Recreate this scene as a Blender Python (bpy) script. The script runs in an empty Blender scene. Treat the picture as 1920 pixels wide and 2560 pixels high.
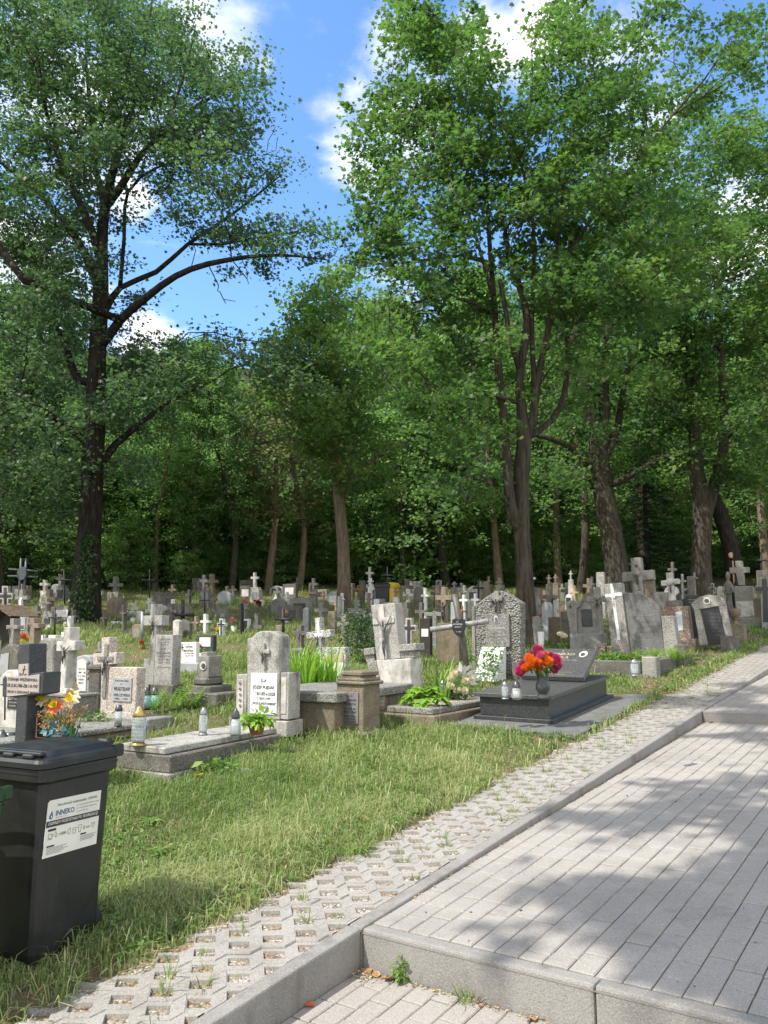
import bpy, bmesh, math, random
import numpy as np
from mathutils import Vector, Matrix, Euler

# ------------------------------------------------------------------ camera, light, exposure
SC = bpy.context.scene
COL = SC.collection
F = 1930.0                       # focal length in photograph pixels (1920 x 2560)
PITCH = math.radians(8.84)
CAMH = 1.42
cd = bpy.data.cameras.new('camera')
cam = bpy.data.objects.new('camera', cd)
COL.objects.link(cam)
cd.sensor_fit = 'VERTICAL'
cd.sensor_height = 36.0
cd.lens = 36.0 * F / 2560.0
cd.clip_start = 0.05
cd.clip_end = 2000
cam.location = (0, 0, CAMH)
cam.rotation_euler = (math.pi / 2 + PITCH, 0, 0)
SC.camera = cam

SUN_EL = math.radians(54)
SUN_TRAVEL = math.radians(63)     # compass heading the light travels to, clockwise from +Y
tv = Vector((math.sin(SUN_TRAVEL) * math.cos(SUN_EL), math.cos(SUN_TRAVEL) * math.cos(SUN_EL), -math.sin(SUN_EL)))
sd = bpy.data.lights.new('sun', 'SUN')
sd.energy = 3.9
sd.angle = math.radians(0.55)
sd.color = (1.0, 0.95, 0.87)
sun = bpy.data.objects.new('sun', sd)
COL.objects.link(sun)
sun.rotation_euler = tv.to_track_quat('-Z', 'Y').to_euler()
sun.location = (-20, -10, 40)

W = bpy.data.worlds.new('World')
SC.world = W
W.use_nodes = True
wn, wl = W.node_tree.nodes, W.node_tree.links
wn.clear()


def wnode(t, **k):
    n = wn.new(t)
    for a, b in k.items():
        setattr(n, a, b)
    return n


sky = wnode('ShaderNodeTexSky', sky_type='NISHITA', sun_disc=False)
sky.sun_elevation = SUN_EL
sky.sun_rotation = (SUN_TRAVEL + math.pi) % (2 * math.pi)
sky.air_density = 1.0
sky.dust_density = 0.3
sky.ozone_density = 2.5
hsv = wnode('ShaderNodeHueSaturation')
hsv.inputs['Saturation'].default_value = 1.14
hsv.inputs['Value'].default_value = 1.36
wl.new(sky.outputs[0], hsv.inputs['Color'])
tc = wnode('ShaderNodeTexCoord')
sep = wnode('ShaderNodeSeparateXYZ')
wl.new(tc.outputs['Generated'], sep.inputs[0])


def wmath(op, a, b=None, c=None, clamp=False):
    n = wnode('ShaderNodeMath', operation=op, use_clamp=clamp)
    for i, v in enumerate((a, b, c)):
        if v is None:
            continue
        if isinstance(v, (int, float)):
            n.inputs[i].default_value = v
        else:
            wl.new(v, n.inputs[i])
    return n.outputs[0]


zc = wmath('MAXIMUM', sep.outputs[2], 0.05)
cx_, cy_ = wmath('DIVIDE', sep.outputs[0], zc), wmath('DIVIDE', sep.outputs[1], zc)
comb = wnode('ShaderNodeCombineXYZ')
wl.new(cx_, comb.inputs[0])
wl.new(cy_, comb.inputs[1])
n1 = wnode('ShaderNodeTexNoise')
n1.inputs['Scale'].default_value = 4.6
n1.inputs['Detail'].default_value = 9
n1.inputs['Roughness'].default_value = 0.62
n1.inputs['Distortion'].default_value = 0.25
wl.new(comb.outputs[0], n1.inputs['Vector'])


def sky_dir(px, py):
    a, v = (px - 960) / F, (1280 - py) / F
    c, s = math.cos(PITCH), math.sin(PITCH)
    return Vector((a, c - v * s, v * c + s)).normalized()


# cloud banks: where the cumulus stands in the sky (direction, angular size, weight)
acc = None
for px, py, size, wt in ((560, 40, 2.6, .40), (470, 40, 4.5, .45), (900, 200, 2.4, .45), (960, 130, 3.2, .5), (850, 280, 2.2, .36), (880, 330, 1.6, .3),
                         (905, 420, 2.4, .42), (1010, 300, 3.5, .45), (1230, 90, 3.0, .50), (1350, 60, 4, .50), (1500, 130, 5, .36), (330, 500, 1.8, .55),
                         (830, 60, 2.2, .22), (820, 120, 1.2, .2), (1560, 330, 5, .36), (200, 250, 8, .40), (370, 850, 2.2, .60), (1870, 620, 4, .6), (120, 1050, 4, .7),
                         (1000, 850, 5, .4), (60, 700, 6, .5), (660, 170, .9, .36)):
    d = sky_dir(px, py)
    vn = wnode('ShaderNodeVectorMath', operation='DISTANCE')
    wl.new(tc.outputs['Generated'], vn.inputs[0])
    vn.inputs[1].default_value = d
    t = wmath('DIVIDE', vn.outputs['Value'], math.radians(size))
    t = wmath('MULTIPLY', t, t)
    t = wmath('MULTIPLY', t, -0.7)
    t = wmath('EXPONENT', t)
    t = wmath('MULTIPLY', t, wt)
    acc = t if acc is None else wmath('MAXIMUM', acc, t)
# unseen cloud added behind and beside the camera to whiten and brighten the fill
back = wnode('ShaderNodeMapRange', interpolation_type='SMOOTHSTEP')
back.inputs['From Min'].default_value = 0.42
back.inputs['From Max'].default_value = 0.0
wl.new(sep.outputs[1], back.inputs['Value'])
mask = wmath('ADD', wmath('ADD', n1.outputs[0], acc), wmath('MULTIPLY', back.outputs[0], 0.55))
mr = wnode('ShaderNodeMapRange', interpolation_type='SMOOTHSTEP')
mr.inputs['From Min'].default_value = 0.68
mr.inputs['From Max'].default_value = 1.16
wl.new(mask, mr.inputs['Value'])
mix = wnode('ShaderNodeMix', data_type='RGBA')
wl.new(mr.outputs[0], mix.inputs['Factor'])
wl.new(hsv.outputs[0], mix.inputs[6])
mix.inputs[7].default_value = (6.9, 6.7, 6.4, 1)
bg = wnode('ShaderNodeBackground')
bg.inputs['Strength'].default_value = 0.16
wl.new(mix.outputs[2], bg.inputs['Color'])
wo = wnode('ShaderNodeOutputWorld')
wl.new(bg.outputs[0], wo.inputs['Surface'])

SC.view_settings.view_transform = 'Standard'
SC.view_settings.look = 'None'
SC.view_settings.exposure = 0.68
SC.view_settings.gamma = 1.0
SC.cycles.max_bounces = 10
SC.cycles.diffuse_bounces = 8
SC.cycles.glossy_bounces = 3
SC.cycles.transmission_bounces = 6
SC.cycles.transparent_max_bounces = 8
SC.cycles.caustics_reflective = False
SC.cycles.caustics_refractive = False
SC.cycles.use_denoising = True

# ------------------------------------------------------------------ terrain
AZ = math.radians(36.5)           # compass heading of the stepped path
U = (math.sin(AZ), math.cos(AZ))
N = (-math.cos(AZ), math.sin(AZ))
P0 = (-0.11, 4.0)                 # corner of the near step on the kerb line
S2 = 6.28                         # distance to the second step
RNG = np.random.default_rng(7)
R = random.Random(11)


def sw(x, y):
    dx, dy = x - P0[0], y - P0[1]
    return dx * U[0] + dy * U[1], dx * N[0] + dy * N[1]


def xy(s, w):
    return P0[0] + s * U[0] + w * N[0], P0[1] + s * U[1] + w * N[1]


def sp(v):
    v = np.asarray(v, float)
    return np.where(v > 30, v, np.log1p(np.exp(np.minimum(v, 30))))


def zt(x, y):
    s, w = sw(np.asarray(x, float), np.asarray(y, float))
    z = 0.084 * s + 0.068 * sp((w - 1.7) * 1.5) / 1.5 - 0.012
    hill = y * 0.93 - x * 0.37 * np.where(x < 0, 1, 0.25)
    z = z + 0.30 * sp((hill - 37.0) / 2.0) * 2.0
    z = z + 0.025 * np.sin(x * 0.9 + 1.3) * np.sin(y * 0.7) * np.clip((w - 1.5) / 3, 0, 1)
    return z


CP, SP_ = math.cos(PITCH), math.sin(PITCH)


def ray(px, py):
    a, v = (px - 960) / F, (1280 - py) / F
    return np.array([a, CP - v * SP_, v * CP + SP_])


def at_t(px, py, t):
    r = ray(px, py) * t
    return Vector((r[0], r[1], r[2] + CAMH))


def at_d(px, py, d):
    r = ray(px, py)
    return at_t(px, py, d / r[1])


def gp(px, py, d=None):
    """ground point under a pixel (or at depth d in that pixel's direction); returns point, camera depth t"""
    r = ray(px, py)
    if d is not None:
        t = d / r[1]
        x, y = r[0] * t, d
        return Vector((x, y, float(zt(x, y)))), t
    t0, t = 1.0, 1.0
    while t < 120:
        p = r * t
        if p[2] + CAMH < zt(p[0], p[1]):
            break
        t0 = t
        t *= 1.03
    lo, hi = t0, t
    for _ in range(40):
        m = (lo + hi) / 2
        p = r * m
        if p[2] + CAMH < zt(p[0], p[1]):
            hi = m
        else:
            lo = m
    p = r * hi
    return Vector((p[0], p[1], float(zt(p[0], p[1])))), hi


def proj(p):
    x, y, z = p[0], p[1], p[2] - CAMH
    zc_ = y * CP + z * SP_
    v = -y * SP_ + z * CP
    return 960 + F * x / zc_, 1280 - F * v / zc_


# ------------------------------------------------------------------ materials
MATS = {}


class NT:
    def __init__(self, name):
        self.m = bpy.data.materials.new(name)
        self.m.use_nodes = True
        self.n, self.l = self.m.node_tree.nodes, self.m.node_tree.links
        self.n.clear()
        self.out = self.n.new('ShaderNodeOutputMaterial')
        self.tc = None

    def node(self, t, ins=None, **k):
        n = self.n.new(t)
        for a, b in k.items():
            setattr(n, a, b)
        for a, b in (ins or {}).items():
            self.set(n.inputs[a], b)
        return n

    def set(self, sock, v):
        if isinstance(v, bpy.types.NodeSocket):
            self.l.new(v, sock)
        else:
            if hasattr(sock.default_value, '__len__') and len(sock.default_value) == 4 and len(v) == 3:
                v = (*v, 1)
            sock.default_value = v

    def coord(self):
        if self.tc is None:
            tc = self.node('ShaderNodeTexCoord')
            oi = self.node('ShaderNodeObjectInfo')
            ml = self.node('ShaderNodeMath', {0: oi.outputs['Random'], 1: 37.0}, operation='MULTIPLY')
            cb = self.node('ShaderNodeCombineXYZ', {0: ml.outputs[0], 1: ml.outputs[0]})
            ad = self.node('ShaderNodeVectorMath', {0: tc.outputs['Object'], 1: cb.outputs[0]}, operation='ADD')
            self.tc = ad.outputs[0]
            self.rand = oi.outputs['Random']
        return self.tc

    def noise(self, scale, detail=5, rough=.55, vec=None, dist=0.0):
        return self.node('ShaderNodeTexNoise', {'Vector': vec or self.coord(), 'Scale': scale, 'Detail': detail, 'Roughness': rough, 'Distortion': dist}).outputs[0]

    def smooth(self, v, a, b, lo=0.0, hi=1.0):
        return self.node('ShaderNodeMapRange', {'Value': v, 'From Min': a, 'From Max': b, 'To Min': lo, 'To Max': hi}, interpolation_type='SMOOTHSTEP').outputs[0]

    def mix(self, f, a, b, blend='MIX'):
        n = self.node('ShaderNodeMix', data_type='RGBA', blend_type=blend)
        self.set(n.inputs['Factor'], f)
        self.set(n.inputs[6], a)
        self.set(n.inputs[7], b)
        return n.outputs[2]

    def math(self, op, a, b=0.0):
        return self.node('ShaderNodeMath', {0: a, 1: b}, operation=op).outputs[0]

    def scaled(self, sx, sy, sz):
        return self.node('ShaderNodeVectorMath', {0: self.coord(), 1: (sx, sy, sz)}, operation='MULTIPLY').outputs[0]

    def bump(self, h, dist, strength=1.0):
        return self.node('ShaderNodeBump', {'Height': h, 'Distance': dist, 'Strength': strength}).outputs[0]

    def pbsdf(self, **k):
        p = self.node('ShaderNodeBsdfPrincipled')
        names = {'col': 'Base Color', 'rough': 'Roughness', 'metal': 'Metallic', 'normal': 'Normal', 'spec': 'Specular IOR Level', 'coat': 'Coat Weight', 'alpha': 'Alpha', 'trans': 'Transmission Weight'}
        for a, b in k.items():
            self.set(p.inputs[names[a]], b)
        return p.outputs[0]

    def done(self, sh):
        self.l.new(sh, self.out.inputs['Surface'])
        return self.m


def stone(name, col, col2, scale=6, speck=None, rough=.85, bump=.004, bscale=60, streak=.35, moss=0.0, stain=(.05, .048, .042), spec=.3, coat=0.0):
    t = NT(name)
    c = t.mix(t.smooth(t.noise(scale, 6), .35, .68), col, col2)
    if speck:
        sc, amt, scol, scol2 = speck
        v = t.node('ShaderNodeTexVoronoi', {'Vector': t.coord(), 'Scale': sc})
        sx = t.node('ShaderNodeSeparateColor', {0: v.outputs['Color']})
        c = t.mix(t.smooth(sx.outputs[0], 1 - amt - .02, 1 - amt), c, scol)
        c = t.mix(t.smooth(sx.outputs[1], 1 - amt * .8 - .02, 1 - amt * .8), c, scol2)
    if streak:
        k = t.noise(1, 4, .6, vec=t.scaled(9, 9, 1.4))
        k2 = t.noise(2.2, 4, .6)
        c = t.mix(t.math('MULTIPLY', t.smooth(t.math('MULTIPLY', k, k2), .24, .42), streak), c, stain)
    if moss:
        c = t.mix(t.math('MULTIPLY', t.smooth(t.noise(4.5, 7, .7), .52, .68), moss), c, (.10, .11, .035))
    h = t.noise(bscale, 5, .65)
    return t.done(t.pbsdf(col=c, rough=rough, spec=spec, normal=t.bump(h, bump), coat=coat))


def plain(name, col, rough=.5, metal=0.0, spec=.5, var=.25, nscale=14, bump=0.0, coat=0.0):
    t = NT(name)
    d = tuple(x * (1 - var) for x in col)
    c = t.mix(t.smooth(t.noise(nscale, 5), .35, .65), col, d)
    k = dict(col=c, rough=rough, metal=metal, spec=spec, coat=coat)
    if bump:
        k['normal'] = t.bump(t.noise(nscale * 5, 4), bump)
    return t.done(t.pbsdf(**k))


def leafmat(name, dark, mid, light, trans=.42, rough=.45, spec=.35, back=None):
    """leaf / blade: colour from the mesh's own 'tint' attribute, light passes through"""
    t = NT(name)
    a = t.node('ShaderNodeAttribute', attribute_name='tint').outputs['Fac']
    t.coord()
    a = t.math('ADD', a, t.math('MULTIPLY', t.math('SUBTRACT', t.rand, .5), .22))
    c = t.mix(t.smooth(a, 0, .5), dark, mid)
    c = t.mix(t.smooth(a, .5, 1.0), c, light)
    tcx = t.mix(1.0, c, back or (1.05, 1.25, .66), 'MULTIPLY')
    p = t.pbsdf(col=c, rough=rough, spec=spec)
    tr = t.node('ShaderNodeBsdfTranslucent', {'Color': tcx}).outputs[0]
    m = t.node('ShaderNodeMixShader', {0: trans, 1: p, 2: tr}).outputs[0]
    return t.done(m)


def glass(name, tint, rough=.08, opac=.35):
    t = NT(name)
    tr = t.node('ShaderNodeBsdfTransparent', {'Color': tint}).outputs[0]
    p = t.pbsdf(col=tint, rough=rough, spec=.8)
    lw = t.node('ShaderNodeLayerWeight', {'Blend': .35}).outputs['Fresnel']
    f = t.node('ShaderNodeMath', {0: lw, 1: opac}, operation='MAXIMUM').outputs[0]
    return t.done(t.node('ShaderNodeMixShader', {0: f, 1: tr, 2: p}).outputs[0])


M = {}
M['concrete'] = stone('concrete', (.30, .295, .27), (.20, .195, .18), 5, speck=(170, .16, (.36, .35, .33), (.12, .12, .11)), moss=.35)
M['kerb'] = stone('kerb_concrete', (.275, .265, .245), (.215, .206, .19), 3, speck=(300, .2, (.315, .303, .28), (.20, .192, .175)), streak=.65, stain=(.13, .12, .105), bump=.004, bscale=90)
M['paver'] = stone('paver_concrete', (.40, .375, .35), (.33, .312, .292), 3.0, speck=(420, .22, (.45, .43, .40), (.24, .23, .22)), streak=.0, bump=.002, bscale=140)
M['gridpaver'] = stone('grid_paver_concrete', (.33, .312, .285), (.255, .24, .218), 4, speck=(260, .2, (.37, .35, .32), (.22, .205, .18)), streak=.3, stain=(.17, .155, .13), bump=.003, bscale=90)
M['terrazzo'] = stone('pale_terrazzo', (.375, .362, .335), (.285, .277, .256), 4, speck=(150, .28, (.45, .435, .405), (.20, .193, .178)), moss=.35, streak=.75)
M['terrazzo_warm'] = stone('warm_terrazzo', (.45, .405, .355), (.375, .335, .30), 5, speck=(120, .32, (.60, .555, .50), (.29, .23, .18)), moss=.12, streak=.35)
M['terrazzo_grey'] = stone('grey_terrazzo', (.31, .295, .265), (.235, .225, .205), 4, speck=(140, .34, (.42, .40, .37), (.12, .115, .105)), moss=.15, streak=.3)
M['terrazzo_bw'] = stone('black_and_white_terrazzo', (.40, .39, .365), (.32, .31, .295), 6, speck=(95, .38, (.56, .545, .51), (.10, .10, .095)), streak=.3)
M['limewash'] = stone('weathered_white_cross', (.54, .52, .475), (.38, .365, .33), 9, streak=.75, moss=.3, stain=(.12, .115, .10))
M['white'] = stone('white_marble', (.74, .73, .70), (.62, .61, .59), 5, streak=.22, stain=(.25, .24, .22), rough=.6)
M['whitepaint'] = stone('white_paint', (.70, .72, .72), (.54, .56, .57), 18, streak=.25, stain=(.25, .25, .24), rough=.7)
M['plaque_white'] = stone('white_plaque', (.68, .68, .66), (.58, .58, .57), 6, streak=.12, stain=(.3, .3, .29), rough=.45, bump=.0008)
M['plaque_grey'] = stone('grey_plaque', (.36, .37, .38), (.29, .30, .31), 6, streak=.15, rough=.5, bump=.001)
M['plaque_lead'] = stone('lead_grey_plaque', (.20, .195, .20), (.155, .15, .155), 9, streak=.15, rough=.6, bump=.001)
M['plaque_pink'] = stone('pink_plaque', (.52, .36, .30), (.44, .31, .26), 9, streak=.1, rough=.6)
M['sandstone'] = stone('brown_sandstone', (.21, .175, .125), (.145, .12, .085), 6, speck=(150, .12, (.27, .22, .16), (.07, .06, .05)), moss=.45, streak=.45)
M['oldstone'] = stone('dark_old_stone', (.155, .145, .125), (.10, .093, .08), 6, speck=(140, .14, (.22, .21, .19), (.05, .05, .045)), moss=.35, streak=.4)
M['greystone'] = stone('grey_stone', (.27, .255, .225), (.20, .19, .165), 5, speck=(140, .16, (.33, .33, .31), (.10, .10, .095)), moss=.25, streak=.4)
M['brownstone'] = stone('brown_stone', (.25, .20, .15), (.18, .145, .11), 5, speck=(140, .16, (.33, .28, .22), (.10, .08, .06)), moss=.3, streak=.35)
M['redstone'] = stone('red_brown_stone', (.24, .15, .11), (.30, .25, .20), 4, speck=(90, .22, (.44, .42, .38), (.12, .08, .06)), moss=.2, streak=.25)
M['slabgrey'] = stone('rough_slab', (.23, .225, .205), (.15, .147, .135), 6, speck=(130, .3, (.36, .35, .33), (.07, .07, .065)), moss=.4, streak=.35, bump=.006)
M['padgrey'] = stone('dark_grey_pad', (.155, .155, .15), (.115, .115, .11), 5, speck=(200, .12, (.2, .2, .195), (.08, .08, .08)), moss=.15, streak=.2)
M['blackgranite'] = stone('black_granite', (.042, .044, .048), (.03, .031, .034), 12, speck=(260, .25, (.10, .105, .11), (.012, .012, .013)), rough=.28, streak=0, bump=.0003, spec=.5)
M['speckgranite'] = stone('speckled_grey_granite', (.15, .148, .143), (.115, .113, .11), 12, speck=(240, .35, (.25, .248, .24), (.05, .05, .05)), rough=.45, streak=.3, bump=.001, moss=.15)
M['darkgranite'] = stone('dark_grey_granite', (.070, .071, .072), (.052, .053, .054), 12, speck=(240, .35, (.13, .13, .13), (.025, .025, .025)), rough=.34, streak=.06, bump=.0004, spec=.5)
M['darkplate'] = stone('dark_plaque', (.04, .042, .045), (.028, .029, .031), 8, rough=.35, streak=0, bump=.0004, spec=.5)
M['charcoal'] = stone('charcoal_painted_stone', (.060, .063, .068), (.044, .046, .050), 6, speck=(120, .03, (.1, .1, .1), (.03, .03, .03)), rough=.55, streak=.12, bump=.0015)
t = NT('pebble_dash')
v = t.node('ShaderNodeTexVoronoi', {'Vector': t.coord(), 'Scale': 34.0})
sx = t.node('ShaderNodeSeparateColor', {0: v.outputs['Color']})
c = t.mix(sx.outputs[0], (.17, .165, .15), (.36, .35, .325))
c = t.mix(t.smooth(v.outputs['Distance'], .35, .75), c, (.10, .098, .09))
c = t.mix(t.math('MULTIPLY', t.smooth(t.noise(3, 5), .48, .68), .6), c, (.13, .125, .095))
M['pebble'] = t.done(t.pbsdf(col=c, rough=.9, normal=t.bump(t.math('MULTIPLY', v.outputs['Distance'], -1.0), .03)))
M['ink'] = plain('dark_lettering', (.035, .035, .04), .6)
M['inkblue'] = plain('blue_lettering', (.045, .11, .24), .5)
M['inkgrey'] = plain('faint_grey_lettering', (.14, .14, .14), .7)
M['inkpale'] = plain('pale_lettering', (.52, .51, .47), .5)
M['inkgold'] = plain('gold_lettering', (.50, .44, .30), .4, metal=.2)
M['bronze'] = plain('dark_bronze', (.075, .07, .065), .45, metal=.5, var=.4, nscale=30)
M['corpusgrey'] = plain('grey_metal_figure', (.16, .165, .17), .5, metal=.3, var=.4, nscale=30)
M['corpuswhite'] = plain('white_figure', (.58, .58, .57), .6, var=.3, nscale=30)
M['iron'] = plain('black_iron', (.022, .022, .024), .55, metal=.2)
M['rust'] = plain('rusty_iron', (.22, .085, .03), .8, var=.5, nscale=40)
M['tube'] = plain('grey_painted_tube', (.36, .355, .34), .45, metal=.25, var=.35)
M['tubedark'] = plain('brown_grey_tube', (.12, .11, .092), .55, metal=.15, var=.35)
M['galv'] = plain('galvanised_steel', (.33, .35, .36), .45, metal=.5)
M['darkmetal'] = plain('dark_painted_metal', (.075, .085, .095), .5, metal=.2)
M['wood'] = plain('weathered_wood', (.19, .14, .095), .85, var=.5, nscale=22)
M['woodpale'] = plain('pale_new_wood', (.48, .34, .20), .75, var=.2)
M['wooddark'] = plain('dark_wood', (.04, .033, .027), .85, var=.4)
M['brass'] = plain('brass_plastic', (.42, .30, .10), .3, metal=.7, var=.15)
M['silver'] = plain('silver_plastic', (.30, .31, .33), .3, metal=.6, var=.2)
M['gunmetal'] = plain('dark_silver_plastic', (.085, .09, .10), .35, metal=.4)
M['wax'] = plain('white_wax', (.72, .71, .68), .6, var=.1)
M['waxyellow'] = plain('yellow_wax', (.70, .58, .25), .6, var=.1)
M['glass'] = glass('clear_glass', (.90, .94, .95), .06, .22)
M['glassgreen'] = glass('pale_green_glass', (.74, .86, .82), .08, .25)
M['glassblue'] = glass('pale_blue_glass', (.55, .82, .95), .08, .45)
M['glassamber'] = glass('amber_glass', (.95, .62, .08), .12, .62)
M['photo'] = plain('enamel_photo', (.62, .60, .56), .25, var=.3, nscale=60)
M['photodark'] = plain('enamel_portrait', (.10, .095, .09), .3, var=.6, nscale=60)
M['terracotta'] = plain('terracotta', (.30, .115, .055), .75, var=.25)
M['binblack'] = plain('black_bin_plastic', (.014, .0145, .0135), .38, var=.35, nscale=7, bump=.0006)
t = NT('black_bin_plastic_worn')
c = t.mix(t.smooth(t.noise(6, 5), .35, .65), (.012, .0125, .0115), (.017, .0175, .016))
c = t.mix(t.math('MULTIPLY', t.smooth(t.noise(1, 6, .7, vec=t.scaled(5, 5, 1.2)), .52, .75), .35), c, (.055, .052, .046))
c = t.mix(t.smooth(t.noise(1, 3, .5, vec=t.scaled(160, 160, 22)), .72, .76), c, (.09, .09, .085))
M['binblack'] = t.done(t.pbsdf(col=c, rough=t.smooth(t.noise(9, 5), .3, .7, .34, .55), spec=.5, normal=t.bump(t.noise(14, 4), .0012)))
M['bingreen'] = plain('green_bin_plastic', (.012, .050, .013), .42, var=.25, nscale=7, bump=.0006)
M['binyellow'] = plain('yellow_bin_plastic', (.62, .42, .02), .4, var=.1)
M['sticker'] = plain('white_sticker', (.70, .685, .61), .4, var=.12, nscale=6)
M['rubber'] = plain('black_rubber', (.02, .02, .02), .8)
M['deadleaf'] = plain('dry_brown_leaf', (.42, .23, .10), .8, var=.4, nscale=40)
for nm, cc in (('orange', (.82, .22, .02)), ('crimson', (.55, .05, .17)), ('pinkbloom', (.72, .15, .24)), ('yellow', (.86, .62, .03)), ('cream', (.80, .74, .55)), ('whitebloom', (.80, .80, .77)),
               ('palepink', (.78, .38, .36)), ('red', (.62, .03, .03)), ('drygold', (.55, .36, .16)), ('tealleaf', (.05, .20, .20)), ('paleblueleaf', (.30, .55, .62)), ('salmon', (.80, .20, .08))):
    t = NT('petal_' + nm)
    c = t.mix(t.smooth(t.noise(60, 3), .35, .65), cc, tuple(x * .72 for x in cc))
    p = t.pbsdf(col=c, rough=.6, spec=.2)
    tr = t.node('ShaderNodeBsdfTranslucent', {'Color': c}).outputs[0]
    M['f_' + nm] = t.done(t.node('ShaderNodeMixShader', {0: .3, 1: p, 2: tr}).outputs[0])
M['grass'] = leafmat('grass_blades', (.105, .170, .052), (.238, .322, .108), (.52, .49, .28), trans=.42, rough=.55, spec=.25)
M['weed'] = leafmat('weed_leaves', (.075, .155, .035), (.15, .26, .055), (.34, .44, .12), trans=.42)
M['lime'] = leafmat('lime_green_leaves', (.12, .26, .03), (.26, .44, .06), (.46, .58, .16), trans=.4)
M['ivy'] = leafmat('ivy_leaves', (.022, .055, .018), (.045, .10, .028), (.12, .20, .06), trans=.25, spec=.5)
M['leaf_left'] = leafmat('maple_leaves_dark', (.044, .082, .052), (.080, .136, .076), (.145, .210, .100), trans=.58)
M['leaf_right'] = leafmat('maple_leaves', (.050, .104, .046), (.102, .182, .060), (.20, .285, .086), trans=.6)
M['leaf_wood'] = leafmat('woodland_leaves', (.085, .158, .078), (.155, .265, .105), (.27, .385, .140), trans=.64)
M['leaf_bush'] = leafmat('undergrowth_leaves', (.11, .20, .10), (.20, .32, .135), (.32, .44, .17), trans=.62)
M['leaf_yellow'] = leafmat('yellow_green_leaves', (.11, .18, .055), (.21, .30, .090), (.37, .44, .15), trans=.6)
M['leaf_brown'] = leafmat('browning_leaves', (.12, .14, .075), (.20, .205, .10), (.31, .285, .15), trans=.5)
M['needle'] = leafmat('spruce_needles', (.012, .030, .022), (.022, .050, .034), (.05, .09, .06), trans=.15)
t = NT('bark')
c = t.mix(t.smooth(t.noise(1, 6, .65, vec=t.scaled(16, 16, 2.2)), .35, .65), (.042, .036, .029), (.105, .090, .070))
c = t.mix(t.math('MULTIPLY', t.smooth(t.noise(2.5, 5), .52, .72), .35), c, (.075, .085, .04))
h = t.noise(1, 6, .7, vec=t.scaled(26, 26, 3.2))
M['bark'] = t.done(t.pbsdf(col=c, rough=.95, spec=.15, normal=t.bump(h, .06)))
t = NT('pale_bark')
c = t.mix(t.smooth(t.noise(1, 6, .65, vec=t.scaled(14, 14, 2.5)), .35, .65), (.14, .105, .075), (.25, .205, .155))
h = t.noise(1, 6, .7, vec=t.scaled(22, 22, 3))
M['barkpale'] = t.done(t.pbsdf(col=c, rough=.95, spec=.15, normal=t.bump(h, .05)))
t = NT('dark_bark')
c = t.mix(t.smooth(t.noise(1, 6, .65, vec=t.scaled(16, 16, 2.2)), .35, .65), (.017, .015, .013), (.048, .042, .035))
h = t.noise(1, 6, .7, vec=t.scaled(24, 24, 3))
M['barkdark'] = t.done(t.pbsdf(col=c, rough=.95, spec=.15, normal=t.bump(h, .06)))
M['cutwood'] = plain('fresh_cut_wood', (.55, .36, .20), .8, var=.25, nscale=10)
# ground: soil, straw and short green, patchy
t = NT('turf_ground')
g = t.mix(t.smooth(t.noise(2.2, 6, .65), .38, .62), (.085, .115, .025), (.14, .115, .062))
g = t.mix(t.smooth(t.noise(38, 5, .7), .45, .62), g, (.20, .165, .095))
g = t.mix(t.smooth(t.noise(70, 4, .7), .52, .66), g, (.045, .038, .026))
M['turf'] = t.done(t.pbsdf(col=g, rough=1.0, spec=.1, normal=t.bump(t.noise(45, 6, .7), .03)))
t = NT('gravel')
v = t.node('ShaderNodeTexVoronoi', {'Vector': t.coord(), 'Scale': 55.0})
sx = t.node('ShaderNodeSeparateColor', {0: v.outputs['Color']})
c = t.mix(sx.outputs[0], (.20, .165, .125), (.56, .52, .45))
c = t.mix(t.smooth(t.noise(7, 4), .45, .62), c, t.mix(sx.outputs[1], (.17, .12, .08), (.36, .27, .17)))
c = t.mix(t.smooth(v.outputs['Distance'], .5, .9), c, (.11, .09, .07))
M['gravel'] = t.done(t.pbsdf(col=c, rough=1.0, spec=.15, normal=t.bump(t.math('MULTIPLY', v.outputs['Distance'], -1.0), .012)))
t = NT('path_bedding')
M['bedding'] = t.done(t.pbsdf(col=t.mix(t.noise(30, 4), (.10, .09, .075), (.20, .18, .15)), rough=1.0, spec=.1))


# ------------------------------------------------------------------ mesh helpers
def numpy_mesh(name, co, loops, sizes, mats=(), midx=None, tint=None, smooth=False):
    me = bpy.data.meshes.new(name)
    co = np.asarray(co, np.float32)
    me.vertices.add(len(co))
    me.vertices.foreach_set('co', co.ravel())
    loops = np.asarray(loops, np.int32).ravel()
    sizes = np.asarray(sizes, np.int32)
    me.loops.add(len(loops))
    me.loops.foreach_set('vertex_index', loops)
    me.polygons.add(len(sizes))
    starts = np.concatenate([[0], np.cumsum(sizes)[:-1]]).astype(np.int32)
    me.polygons.foreach_set('loop_start', starts)
    for m in mats:
        me.materials.append(m)
    if midx is not None:
        me.polygons.foreach_set('material_index', np.asarray(midx, np.int32))
    if tint is not None:
        at = me.attributes.new('tint', 'FLOAT', 'POINT')
        at.data.foreach_set('value', np.asarray(tint, np.float32))
    me.update(calc_edges=True)
    me.validate()
    me.polygons.foreach_set('use_smooth', np.full(len(me.polygons), smooth))
    return me


def link(name, me, parent=None):
    o = bpy.data.objects.new(name, me)
    COL.objects.link(o)
    if parent is not None:
        o.parent = parent
    return o


def tag(o, label=None, cat=None, group=None, kind=None):
    for k, v in (('label', label), ('category', cat), ('group', group), ('kind', kind)):
        if v:
            o[k] = v
    return o


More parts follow.
